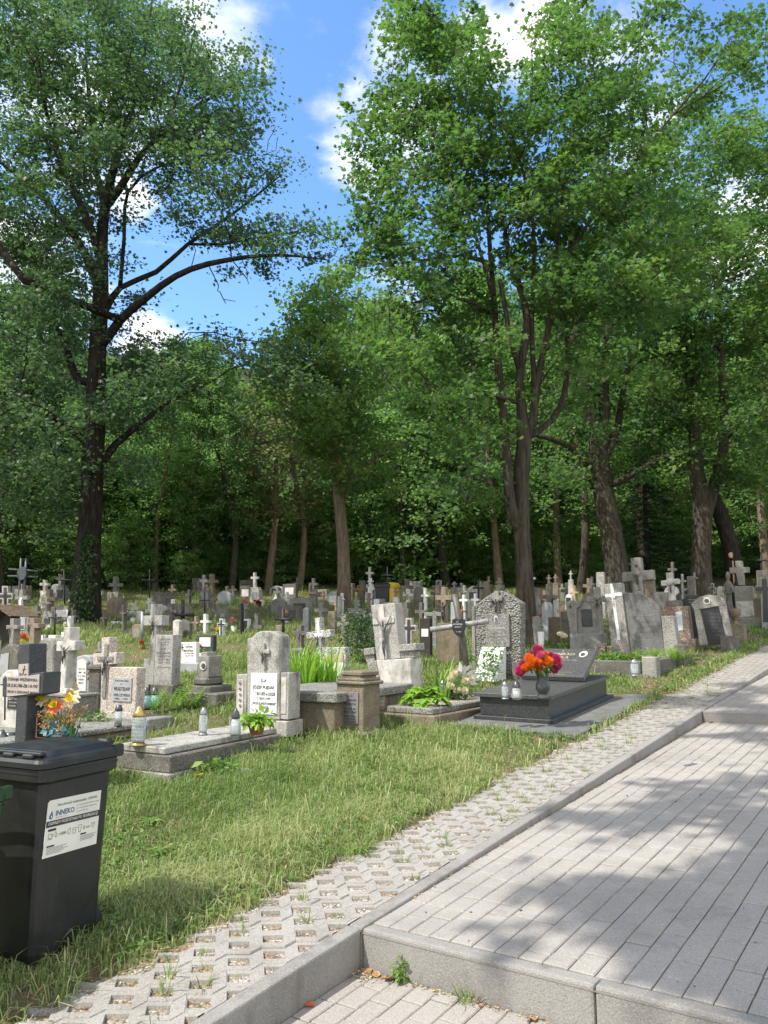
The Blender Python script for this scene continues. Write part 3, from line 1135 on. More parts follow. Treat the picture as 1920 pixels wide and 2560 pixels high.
B1 = [(-120, 100, 120), (-140, 330, 130), (-150, 560, 130), (-120, 800, 130), (-140, 1000, 110), (60, 40, 120), (200, 30, 110), (330, 70, 90), (420, 60, 60), (485, 30, 35), (70, 210, 130), (230, 210, 130), (390, 180, 110), (510, 170, 75), (600, 160, 45), (560, 260, 75),
      (640, 220, 28), (90, 380, 130), (240, 350, 110), (370, 320, 100), (480, 330, 85), (590, 360, 62), (640, 300, 28), (550, 450, 70), (640, 430, 50), (700, 425, 32), (425, 450, 55), (60, 540, 110), (170, 540, 80), (440, 560, 45), (520, 560, 55),
      (610, 590, 60), (690, 590, 48), (760, 605, 42), (810, 640, 28), (650, 660, 42), (560, 660, 26), (60, 690, 110), (170, 700, 80), (310, 640, 32), (310, 760, 40), (335, 455, 40), (300, 545, 28), (365, 555, 30), (390, 500, 30), (200, 470, 50), (80, 830, 100), (180, 800, 50), (310, 850, 45),
      (50, 960, 90), (150, 960, 45), (320, 960, 45), (390, 900, 55), (460, 905, 60), (560, 880, 55), (640, 900, 60), (710, 925, 50), (780, 960, 40), (400, 990, 45), (350, 930, 60), (250, 1040, 60), (30, 1030, 90), (100, 1150, 70), (280, 1150, 40), (350, 1180, 45), (60, 1110, 85), (150, 1080, 60), (320, 1060, 50), (60, 1220, 60), (140, 1200, 50), (-60, 1150, 90)]
L1 = [(p, [r * .80 for r in rr]) for p, rr in L1]
C1_ = blob_clusters(D1, B1, rt, per=1.32, depth=3.6, rmin=.36, rmax=.80)
bare1 = [at_d(690 + R.uniform(-25, 25), 370 + R.uniform(-60, 90), D1 + 1.4) for _ in range(16)] + [at_d(R.uniform(540, 630), R.uniform(690, 770), D1 - 1.2) for _ in range(9)] + [at_d(R.uniform(560, 660), R.uniform(330, 440), D1 - 1) for _ in range(10)]
make_tree('maple_tree', 'large dark maple with ivy on its trunk and long right-hand branches over the graves', L1, C1_, ('barkdark', 'leaf_left'), 5, per=150, leaf=.095, bare=[tuple(b) for b in bare1], flare=.5)

# --- the tall many-stemmed maple right of the middle
D2 = 15.2
b2 = gp(1322, 1628, D2)[0]
L2 = [([b2 + Vector((0, 0, -.3)), at_d(1316, 1540, D2), at_d(1310, 1420, D2), at_d(1303, 1280, D2), at_d(1305, 1180, D2), at_d(1310, 1100, D2), at_d(1303, 1010, D2), at_d(1300, 930, D2), at_d(1318, 800, D2), at_d(1290, 690, D2 + .3), at_d(1262, 590, D2 + .5)],
       [.235, .195, .185, .18, .172, .165, .125, .11, .095, .08, .06]),
      limb(D2, (1300, 1340, .15, -.05), (1275, 1260, .12, -.1), (1268, 1160, .10, -.1), (1258, 1040, .09), (1245, 900, .083), (1236, 760, .075, .2), (1226, 640, .06, .4), (1215, 480, .04, .5), (1200, 330, .02, .6)),
      limb(D2, (1310, 1100, .13), (1330, 1060, .10), (1340, 980, .085), (1358, 880, .075), (1375, 800, .07), (1385, 700, .062), (1400, 560, .05), (1415, 430, .04), (1440, 300, .03), (1480, 180, .022), (1500, 60, .016)),
      limb(D2, (1340, 990, .08), (1332, 900, .065), (1330, 800, .055), (1335, 660, .045), (1330, 540, .04), (1300, 400, .032), (1262, 290, .027), (1220, 200, .022), (1170, 110, .015)),
      limb(D2, (1308, 930, .07), (1280, 860, .06, -.3), (1265, 780, .055, -.4), (1250, 700, .05, -.4)),
      limb(D2, (1325, 1090, .09), (1380, 1050, .08, .3), (1412, 980, .07, .4), (1420, 860, .062, .5), (1410, 760, .055, .6), (1430, 600, .045, .8), (1470, 450, .035, 1), (1530, 330, .025, 1.2)),
      limb(D2, (1290, 1000, .06), (1230, 985, .045, -.3), (1150, 985, .03, -.6), (1080, 960, .02, -.8)),
      limb(D2, (1240, 800, .05), (1190, 760, .04, -.3), (1120, 740, .03, -.5), (1020, 760, .02, -.7), (930, 790, .012, -.8)),
      limb(D2, (1226, 660, .05), (1150, 640, .04, .2), (1060, 650, .03, .3), (960, 660, .02, .3), (860, 650, .012, .3)),
      limb(D2, (1360, 880, .05), (1450, 800, .04, -.6), (1560, 700, .032, -1), (1680, 650, .025, -1.4), (1800, 610, .018, -1.6), (1900, 590, .01, -1.6)),
      limb(D2, (1385, 700, .05), (1470, 560, .04, -.4), (1560, 440, .032, -.6), (1680, 290, .026, -.8), (1760, 200, .02, -1), (1830, 90, .014, -1.2)),
      limb(D2, (1680, 290, .02, -.8), (1760, 240, .018, -.9), (1850, 190, .012, -1), (1910, 160, .008, -1)),
      limb(D2, (1290, 1280, .06), (1220, 1210, .045, -.6), (1180, 1190, .03, -1)),
      limb(D2, (1236, 760, .045), (1180, 560, .035, -.5), (1120, 420, .028, -.7), (1060, 300, .02, -.8), (980, 230, .012, -.8)),
      limb(D2, (1300, 400, .028), (1230, 280, .022), (1200, 160, .018), (1215, 60, .012)),
      limb(D2, (1440, 300, .03), (1510, 210, .025, .2), (1590, 120, .02, .3), (1640, 20, .012, .3))]
B2_ = [(1000, 40, 50), (1080, 70, 70), (1170, 60, 62), (1010, 130, 50), (1100, 170, 80), (1200, 160, 50), (985, 230, 42), (1060, 270, 75), (1170, 270, 75), (900, 285, 34), (960, 330, 62), (890, 350, 30), (1060, 380, 85), (1190, 380, 85), (1280, 330, 60),
       (930, 430, 60), (1000, 480, 70), (890, 470, 28), (1110, 480, 80), (1230, 490, 80), (920, 560, 52), (1010, 590, 70), (1120, 600, 70), (860, 592, 28), (930, 650, 48), (870, 680, 34), (1020, 700, 65), (1110, 700, 60),
       (1360, 60, 46), (1440, 40, 60), (1400, 120, 55), (1500, 90, 50), (1340, 190, 55), (1430, 220, 80), (1540, 190, 65), (1590, 110, 45), (1640, 40, 40), (1340, 290, 55), (1420, 330, 80), (1520, 290, 80), (1620, 240, 50), (1340, 420, 70), (1440, 440, 90), (1560, 400, 80), (1330, 540, 70), (1450, 550, 85), (1570, 520, 85), (1660, 420, 60), (1690, 520, 60), (1790, 230, 38), (1850, 150, 36), (1760, 130, 30), (1900, 90, 34), (1840, 40, 30), (1905, 200, 26), (1700, 190, 30), (1820, 110, 34), (1880, 60, 38), (1750, 60, 32), (1690, 90, 34), (1880, 150, 36), (1720, 260, 40), (1640, 330, 45),
       (1640, 620, 75), (1740, 600, 60), (1830, 600, 50), (1540, 650, 75), (1440, 680, 75), (1560, 770, 75), (1460, 790, 65), (1650, 730, 70), (1760, 720, 50), (1180, 760, 55), (1090, 800, 62), (1000, 800, 50), (940, 780, 40), (1140, 880, 62), (1060, 910, 55), (1000, 890, 40), (1200, 960, 50), (1130, 1010, 55), (1060, 1010, 42), (1190, 1080, 46), (1120, 1110, 46), (1220, 1180, 55), (1170, 1220, 50), (1240, 1230, 30), (1120, 1200, 40), (1160, 1280, 28), (1450, 900, 55), (1530, 880, 50), (1450, 1000, 40), (930, 850, 50), (1020, 980, 45), (1150, 940, 50), (1250, 1080, 30), (1090, 1060, 40), (1380, 760, 60), (1240, 860, 35), (1300, 640, 50), (1380, 640, 60)]
L2 = [(p, [r * .88 for r in rr]) for p, rr in L2]
C2_ = blob_clusters(D2, B2_, rt, per=1.5, depth=2.8, rmin=.26, rmax=.58)
make_tree('maple_tree', 'tall maple whose trunk splits into many upright stems behind the pebbled headstone', L2, C2_, ('bark', 'leaf_right'), 6, per=92, leaf=.098, step=.32, flat=.48, rtip=.006, tint=.52)

# --- the maple with a swelling trunk and crooked stems, further right
D3 = 25.0
b3 = gp(1545, 1520, D3)[0]
L3 = [([b3 + Vector((0, 0, -.3)), at_d(1543, 1440, D3), at_d(1528, 1330, D3), at_d(1508, 1220, D3), at_d(1497, 1140, D3), at_d(1490, 1080, D3), at_d(1476, 1020, D3), at_d(1462, 950, D3), at_d(1440, 850, D3), at_d(1450, 740, D3), at_d(1430, 600, D3)], [.44, .38, .36, .33, .33, .25, .2, .17, .14, .11, .08]),
      limb(D3, (1495, 1150, .24), (1512, 1080, .2), (1510, 980, .17), (1520, 860, .14), (1530, 700, .1), (1540, 520, .06)),
      limb(D3, (1500, 1160, .17), (1535, 1100, .14), (1550, 1030, .11, .3), (1575, 900, .09, .4), (1640, 740, .06, .5)),
      limb(D3, (1482, 1160, .14), (1430, 1120, .11, -.4), (1370, 1095, .08, -.7), (1290, 1080, .05, -1)),
      limb(D3, (1505, 1220, .13), (1560, 1200, .10, -.5), (1640, 1150, .08, -.8), (1700, 1130, .06, -1), (1800, 1100, .04, -1))]
B3 = [(1400, 700, 90), (1520, 620, 100), (1640, 600, 100), (1420, 830, 90), (1550, 780, 95), (1670, 740, 95), (1440, 950, 80), (1570, 930, 85), (1680, 880, 85), (1600, 1040, 75), (1480, 1040, 45), (1380, 1050, 60), (1690, 1010, 80), (1640, 1140, 60), (1390, 1150, 45), (1760, 1090, 60), (1420, 1220, 45), (1600, 1200, 35), (1480, 500, 80), (1600, 480, 80)]
make_tree('maple_tree', 'stout maple with a knobbly swelling trunk, behind the big concrete cross', L3, blob_clusters(D3, B3, rt, per=1.15, depth=3.0, rmin=.45, rmax=.85), ('bark', 'leaf_right'), 7, per=140, leaf=.118, tint=.42)

# --- forked maple near the right edge, its broken stem leaning out
D4 = 24.5
b4 = gp(1752, 1510, D4)[0]
L4 = [([b4 + Vector((0, 0, -.3)), at_d(1752, 1400, D4), at_d(1755, 1320, D4), at_d(1758, 1260, D4), at_d(1742, 1180, D4), at_d(1738, 1080, D4), at_d(1730, 980, D4), at_d(1720, 860, D4), at_d(1712, 740, D4), at_d(1700, 560, D4)], [.36, .31, .31, .32, .24, .21, .18, .15, .12, .07]),
      limb(D4, (1758, 1300, .24), (1780, 1230, .21), (1800, 1170, .18), (1812, 1080, .15), (1808, 980, .13), (1800, 860, .11), (1795, 740, .08), (1830, 600, .05)),
      limb(D4, (1740, 1100, .1), (1700, 1040, .08, .4), (1640, 1000, .06, .8)),
      limb(D4, (1810, 1100, .1), (1860, 1050, .08, -.4), (1940, 1010, .06, -.8))]
B4 = [(1720, 480, 80), (1800, 420, 80), (1890, 380, 80), (1700, 640, 90), (1800, 640, 95), (1900, 620, 95), (1720, 780, 85), (1830, 790, 90), (1930, 780, 90), (1700, 900, 75), (1790, 930, 75), (1890, 930, 90), (1840, 1050, 70), (1920, 1080, 80), (1700, 1020, 60), (1690, 1130, 45), (1850, 1160, 55), (1930, 1180, 60), (1760, 560, 80), (1780, 320, 55), (1860, 320, 60), (1900, 400, 60), (1700, 350, 50), (1640, 330, 40), (1920, 500, 70), (2000, 500, 110), (2020, 700, 110), (2020, 950, 100)]
make_tree('maple_tree', 'forked maple with a snapped leaning stem, near the right edge', L4, blob_clusters(D4, B4, rt, per=1.1, depth=3.0, rmin=.45, rmax=.85), ('bark', 'leaf_right'), 8, per=140, leaf=.118, tint=.56)
snap = MB()
pp = [at_d(1842, 1545, D4 + .4), at_d(1838, 1450, D4 + .4), at_d(1825, 1360, D4 + .3), at_d(1800, 1280, D4 + .2), at_d(1775, 1235, D4 + .1)]
snap.tube(pp, [.30, .27, .25, .24, .2], 12, 'barkdark')
sn = snap.build('snapped_trunk')
tag(sn, 'broken dark tree trunk leaning left against the forked maple, with a pale fresh cut', 'tree trunk')
cut = MB()
cc = at_d(1828, 1388, D4 + .09)
cut.lathe([(.085, -.05), (.10, 0), (.07, .012), (0.001, .018)], 12, 'cutwood', Matrix.Translation(cc) @ Matrix.Rotation(math.radians(95), 4, 'X') @ Matrix.Rotation(.3, 4, 'Y'))
cut.tube([at_d(1831, 1402, D4 + .14), at_d(1834, 1440, D4 + .18), at_d(1836, 1480, D4 + .2)], [.04, .03, .012], 6, 'cutwood')
cut.build('branch_scar', sn)

# --- ivy-clad slim tree in the middle
D5 = 25.5
b5 = gp(858, 1528, D5)[0]
L5 = [([b5 + Vector((0, 0, -.3)), at_d(860, 1450, D5), at_d(856, 1350, D5), at_d(848, 1250, D5), at_d(840, 1150, D5), at_d(830, 1050, D5), at_d(820, 960, D5), at_d(812, 880, D5), at_d(830, 780, D5), at_d(820, 700, D5)], [.22, .20, .19, .18, .165, .14, .11, .09, .06, .03]),
      limb(D5, (848, 1250, .12), (880, 1200, .10), (930, 1150, .08, .4), (990, 1110, .05, .8)),
      limb(D5, (825, 1000, .09), (780, 930, .07, -.4), (740, 860, .05, -.7), (720, 780, .03, -.8)),
      limb(D5, (832, 1080, .07), (770, 1040, .05, .6), (690, 1000, .03, 1)),
      limb(D5, (815, 900, .06), (870, 830, .045), (900, 750, .03)),
      limb(D5, (830, 1060, .06), (880, 980, .05, .5), (930, 900, .03, .8))]
B5 = [(720, 800, 45), (770, 740, 50), (850, 720, 55), (720, 840, 55), (800, 810, 62), (890, 790, 60), (930, 860, 55), (840, 890, 60), (740, 920, 55), (680, 970, 50), (790, 980, 55), (880, 960, 60), (960, 960, 55), (730, 1040, 50), (840, 1050, 50), (930, 1050, 60), (780, 1100, 45), (900, 1140, 55), (980, 1130, 50), (960, 1220, 45), (890, 1230, 30), (840, 1000, 55, -1.4), (810, 905, 60, -1.4), (850, 1100, 50, -1.2), (825, 810, 50, -1.0), (800, 1040, 50, -1.3), (870, 1150, 40, -1), (830, 950, 55, -1.6), (835, 1180, 42, -1.0), (790, 1120, 45, -1.0), (815, 860, 55, -1.5), (835, 740, 50, -.8), (760, 800, 45, -1), (880, 1020, 50, -1.2), (800, 1000, 45, -1.6), (860, 880, 50, -1.2), (720, 900, 45, -1)]
make_tree('slender_tree', 'slender ivy-clad tree rising among the middle graves', L5, blob_clusters(D5, B5, rt, per=1.25, depth=2.6, rmin=.4, rmax=.85), ('barkpale', 'leaf_right'), 9, per=125, leaf=.135, tmpl=SPRAY, tint=.66)

# --- maple standing out of frame behind the camera: it throws the dappled shade on the path
b0 = Vector((-6.2, -3.2, float(zt(-6.2, -3.2)) - .2))
L0 = [([b0, b0 + Vector((.2, .3, 3)), b0 + Vector((.7, 1.2, 6)), b0 + Vector((1.5, 2.4, 9)), b0 + Vector((2.2, 3.4, 12))], [.4, .33, .27, .18, .07]),
      ([b0 + Vector((.6, 1.0, 5.5)), b0 + Vector((2.4, 2.6, 7.5)), b0 + Vector((4.4, 4.2, 8.8)), b0 + Vector((5.6, 5.4, 9.4))], [.17, .13, .08, .04])]
SHADE = []
tvn = np.array(tv)
for s_c, w_c, r_c, n_c in ((1.0, -1.5, .4, 16), (.6, -1.9, .45, 16), (1.9, -1.7, .35, 12), (2.6, -1.4, .3, 8), (2.1, -.22, .10, 2), (2.25, -.5, .2, 4), (2.5, -.8, .25, 6), (2.8, -.65, .2, 3), (3.3, -.85, .3, 6), (3.7, -1.25, .4, 9), (3.45, -.5, .12, 2), (.85, -.68, .10, 2), (.95, -.9, .16, 4), (.65, -.9, .12, 2), (.72, -1.15, .18, 5), (1.1, -1.35, .28, 8), (1.7, -1.5, .3, 8), (1.2, -1.7, .35, 10), (.55, -1.6, .25, 8), (.35, -1.95, .3, 10), (.2, -.68, .06, 1), (.3, -1.4, .18, 4), (2.3, -1.6, .35, 9), (3, -1.9, .5, 13), (1.6, -2.4, .6, 18), (4.5, -1.7, .5, 10), (5.7, -.62, .2, 4), (5.2, -1.1, .25, 4), (6.7, -.6, .3, 9), (7.2, -.35, .3, 9), (7.9, -.2, .4, 12), (8.8, -.5, .5, 14), (7.3, .4, .35, 9), (-.5, -1.7, .25, 5)):
    for _ in range(n_c):
        a, q = rt.uniform(0, 6.28), math.sqrt(rt.random()) * r_c
        x, y = xy(s_c + q * math.cos(a), w_c + q * math.sin(a))
        h = rt.uniform(8, 11.5) + max(0, s_c - 3) * 1.0
        p = np.array((x, y, .1)) - tvn * (h / -tvn[2]) * 1.0
        SHADE.append((p[0], p[1], p[2], rt.uniform(.16, .34)))
make_tree('maple_tree', 'overhanging maple outside the picture whose crown shades the paved path', L0, SHADE, ('bark', 'leaf_right'), 10, per=19, leaf=.15, step=.6)

# --- spruce behind the big cross
D6 = 31.0
b6 = gp(1625, 1500, D6)[0]
rootS = empty('spruce_tree', b6, 0, 'dark blue-green spruce with drooping boughs, behind the big concrete cross', 'tree')
tr = MB()
tr.tube([(0, 0, -.3), (0, 0, 3), (0, 0, 6.6)], [.16, .1, .02], 8, 'barkdark')
tr.build('trunk', rootS)
cs, ns, ts, zs, tn = [], [], [], [], []
rs6 = np.random.default_rng(21)
for z in np.arange(.5, 6.4, .26):
    Rz = 2.0 * (1 - z / 7.0) + .15
    for k in range(int(7 + Rz * 3)):
        a = rs6.uniform(0, 6.28)
        ln = Rz * rs6.uniform(.75, 1.1)
        for u in np.linspace(.15, 1, max(4, int(ln / .09))):
            for sd_ in (-1, 1):
                p = np.array((math.cos(a) * ln * u, math.sin(a) * ln * u, z - .32 * u * ln + .18 * u * u * ln))
                side = np.array((-math.sin(a), math.cos(a), 0)) * sd_
                cs.append(p + side * .05 + rs6.normal(0, .02, 3))
                ns.append(np.array((0, 0, 1)) + rs6.normal(0, .25, 3))
                ts.append(side + np.array((math.cos(a), math.sin(a), -.5)))
                zs.append(rs6.uniform(.16, .30))
                tn.append(np.clip(rs6.normal(.3, .2) + .3 * u - .2, 0, 1))
link('crown', leaf_mesh('crown', np.array(cs), np.array(ns), np.array(ts), np.array(zs), np.array([(0, 0), (.13, .4), (.05, 1), (-.05, 1), (-.13, .4)]), M['needle'], np.array(tn)), rootS)

# --- woodland trees: a few prototypes, each copy a tree of its own
WOOD = []


def proto_tree(seed, H, trunk_r, cr, z0, ncl, per, leaf, mat, bark, lean=.06):
    rng = np.random.default_rng(seed)
    top = np.array((rng.normal(0, lean * H), rng.normal(0, lean * H), H))
    pts = [np.array((0, 0, -.6)), np.array((.02 * H * rng.normal(), .02 * H * rng.normal(), H * .25)), top * np.array((.5, .5, .55)), top * np.array((.8, .8, .78)), top]
    limbs = [([Vector(p) for p in pts], [trunk_r * 1.15, trunk_r * .85, trunk_r * .6, trunk_r * .35, .03])]
    cl = []
    for _ in range(ncl):
        u = rng.random() ** .8
        z = z0 + (H - z0) * u + rng.normal(0, .3)
        prof = math.sin(math.pi * min(1, max(0.02, (.12 + .86 * u)))) ** .6
        a = rng.uniform(0, 6.28)
        q = cr * prof * (rng.random() ** .42)
        ax = top[:2] * (z / H)
        cl.append((ax[0] + q * math.cos(a), ax[1] + q * math.sin(a), z, rng.uniform(.5, 1.05)))
    A, P, rad, kids, nl = skeleton(limbs, cl, rng, .8, .012)
    tme = branch_mesh('trunk', A, P, rad, kids, nl, M[bark], rng, sides=(9, 5, 3), flare=.35)
    c, nrm, tip, sz, tn = cluster_leaves(cl, per, leaf, rng, tint_mu=.5)
    cme = leaf_mesh('crown', c, nrm, tip, sz, SPRAY, M[mat], tn)
    return tme, cme, H


protos = {
    'green': [proto_tree(101, 19, .24, 3.9, 3.0, 240, 60, .19, 'leaf_wood', 'barkpale'), proto_tree(102, 21, .26, 4.3, 3.8, 260, 58, .19, 'leaf_wood', 'bark'), proto_tree(103, 17, .2, 3.4, 2.4, 210, 60, .18, 'leaf_wood', 'barkpale'), proto_tree(107, 18, .22, 3.8, 2.6, 230, 60, .18, 'leaf_left', 'bark')],
    'yellow': [proto_tree(104, 19, .22, 3.8, 4.0, 210, 58, .20, 'leaf_yellow', 'bark')],
    'brown': [proto_tree(105, 12, .17, 3.0, 3.0, 110, 60, .19, 'leaf_brown', 'barkpale')],
    'low': [proto_tree(106, 8, .12, 2.9, .3, 170, 62, .17, 'leaf_bush', 'bark')],
}


def wood_tree(kind, x, y, scale=1.0, rz=None, zs=1.0, name='woodland_tree', k=None):
    p = protos[kind][R.randrange(len(protos[kind])) if k is None else k]
    o = empty(name, (x, y, float(zt(x, y)) - .05), R.uniform(0, 6.28) if rz is None else rz)
    o.scale = (scale, scale, scale * zs)
    link('trunk', p[0], o)
    link('crown', p[1], o)
    o['category'] = 'tree'
    WOOD.append((o, kind))
    return o


# trees whose trunks stand clear along the fence
for px, d, kind, k, sc in ((390, 33, 'green', 0, .56), (492, 34, 'green', 2, .64), (578, 33, 'green', 1, .52), (668, 34, 'brown', 0, .92), (745, 34.5, 'brown', 0, .9), (1447, 33, 'green', 1, .72), (10, 27, 'green', 3, .74), (1395, 37, 'green', 0, .8), (1250, 36, 'green', 2, .9), (1120, 37, 'green', 1, .75), (1010, 36, 'low', 0, 1.1), (940, 38, 'green', 3, .8)):
    x = (px - 960) / F * d
    wood_tree(kind, x, d, sc, k=k)
# the wood on the hill
spots = []
for _ in range(6000):
    d = R.uniform(38, 72)
    a = R.uniform(-.66, .62)
    x, y = d * math.tan(a), d
    hill = y * .93 - x * .37 * (1 if x < 0 else .25)
    if hill < 36.5:
        continue
    if any((x - q[0]) ** 2 + (y - q[1]) ** 2 < (2.7 + .028 * d) ** 2 for q in spots):
        continue
    spots.append((x, y))
    if len(spots) >= 92:
        break
for x, y in spots:
    kind = R.choice(('green', 'green', 'green', 'green', 'yellow', 'low'))
    if x > 6:
        kind = R.choice(('green', 'green', 'yellow'))
    ppx = proj((x, y, float(zt(x, y))))[0]
    wood_tree(kind, x, y, R.uniform(.46, .57) if 240 < ppx < 780 else R.uniform(.56, .72) if x < -3 else R.uniform(.66, .84) if x < 6 else R.uniform(.72, .95), zs=R.uniform(.9, 1.08))
# beyond the right-hand graves
for x, y, kind, sc in ((19, 27, 'yellow', .8), (24, 33, 'yellow', .85), (16.5, 33, 'green', .8), (21.5, 38, 'yellow', .88), (13, 38, 'green', .85), (27, 41, 'green', .85), (18, 44, 'green', .85), (31, 36, 'green', .85), (11, 45, 'green', .85), (23, 24, 'green', .75), (29, 29, 'green', .8), (26, 50, 'green', .9), (34, 46, 'green', .9)):
    wood_tree(kind, x, y, sc)
# left edge, beyond the graves
for x, y, kind, sc in ((-17.5, 30, 'green', .7), (-21, 27, 'green', .75), (-15, 34, 'low', 1.0), (-18, 36, 'green', .8), (-24, 33, 'green', .8), (-12.5, 33.5, 'low', .9), (-9.8, 35.5, 'low', .8), (-20, 31, 'low', 1.0)):
    wood_tree(kind, x, y, sc)
# undergrowth spilling forward to the railing
BUSH = []
for k in range(64):
    a = -.62 + 1.16 * (k + R.uniform(-.3, .3)) / 64
    d = (36.2 if k % 2 else 39.5) / (.93 - math.tan(a) * .37 * (1 if a < 0 else .25)) + R.uniform(0, 2.5)
    x = d * math.tan(a)
    o = wood_tree('low', x, d, R.uniform(.40, .80) * (1.15 if a < -.2 else .9), name='bush', zs=R.uniform(.6, 1.0))
    WOOD.pop()
    o['category'] = 'bush'
    BUSH.append(o)
for k in range(34):
    a = -.60 + .95 * (k + R.uniform(-.4, .4)) / 34
    d = R.uniform(33.6, 35.4) / (.93 - math.tan(a) * .37 * (1 if a < 0 else .25))
    o = wood_tree('low', d * math.tan(a), d, R.uniform(.28, .50), name='bush', zs=R.uniform(.6, 1.1))
    WOOD.pop()
    o['category'] = 'bush'
    BUSH.append(o)


def ordinal(n):
    base = ('first', 'second', 'third', 'fourth', 'fifth', 'sixth', 'seventh', 'eighth', 'ninth', 'tenth', 'eleventh', 'twelfth', 'thirteenth', 'fourteenth', 'fifteenth', 'sixteenth', 'seventeenth', 'eighteenth', 'nineteenth')
    tens = {2: 'twent', 3: 'thirt', 4: 'fort', 5: 'fift', 6: 'sixt', 7: 'sevent', 8: 'eight', 9: 'ninet'}
    if n < 20:
        return base[n - 1]
    if n % 10 == 0:
        return tens[n // 10] + 'ieth'
    return tens[n // 10] + 'y-' + base[n % 10 - 1]


DESC = {'green': 'green woodland tree', 'yellow': 'yellow-green woodland tree', 'brown': 'browning smaller tree', 'low': 'low-crowned woodland tree'}
for kind in DESC:
    it = sorted([o for o, k in WOOD if k == kind], key=lambda o: proj(o.location)[0])
    for i, o in enumerate(it):
        o['label'] = '%s beyond the graves, %s such tree counting from the left' % (DESC[kind], ordinal(i + 1))
        o['group'] = 'woodland trees behind the cemetery'
for i, o in enumerate(sorted(BUSH, key=lambda o: proj(o.location)[0])):
    o['label'] = 'leafy bush under the wood behind the fence, %s bush counting from the left' % ordinal(i + 1)
    o['group'] = 'bushes under the wood'

# ------------------------------------------------------------------ graves: pixel corners are unprojected on the stone's own upright plane
FOOT = []          # footprints where no grass grows: (x, y, half x, half y, rot)


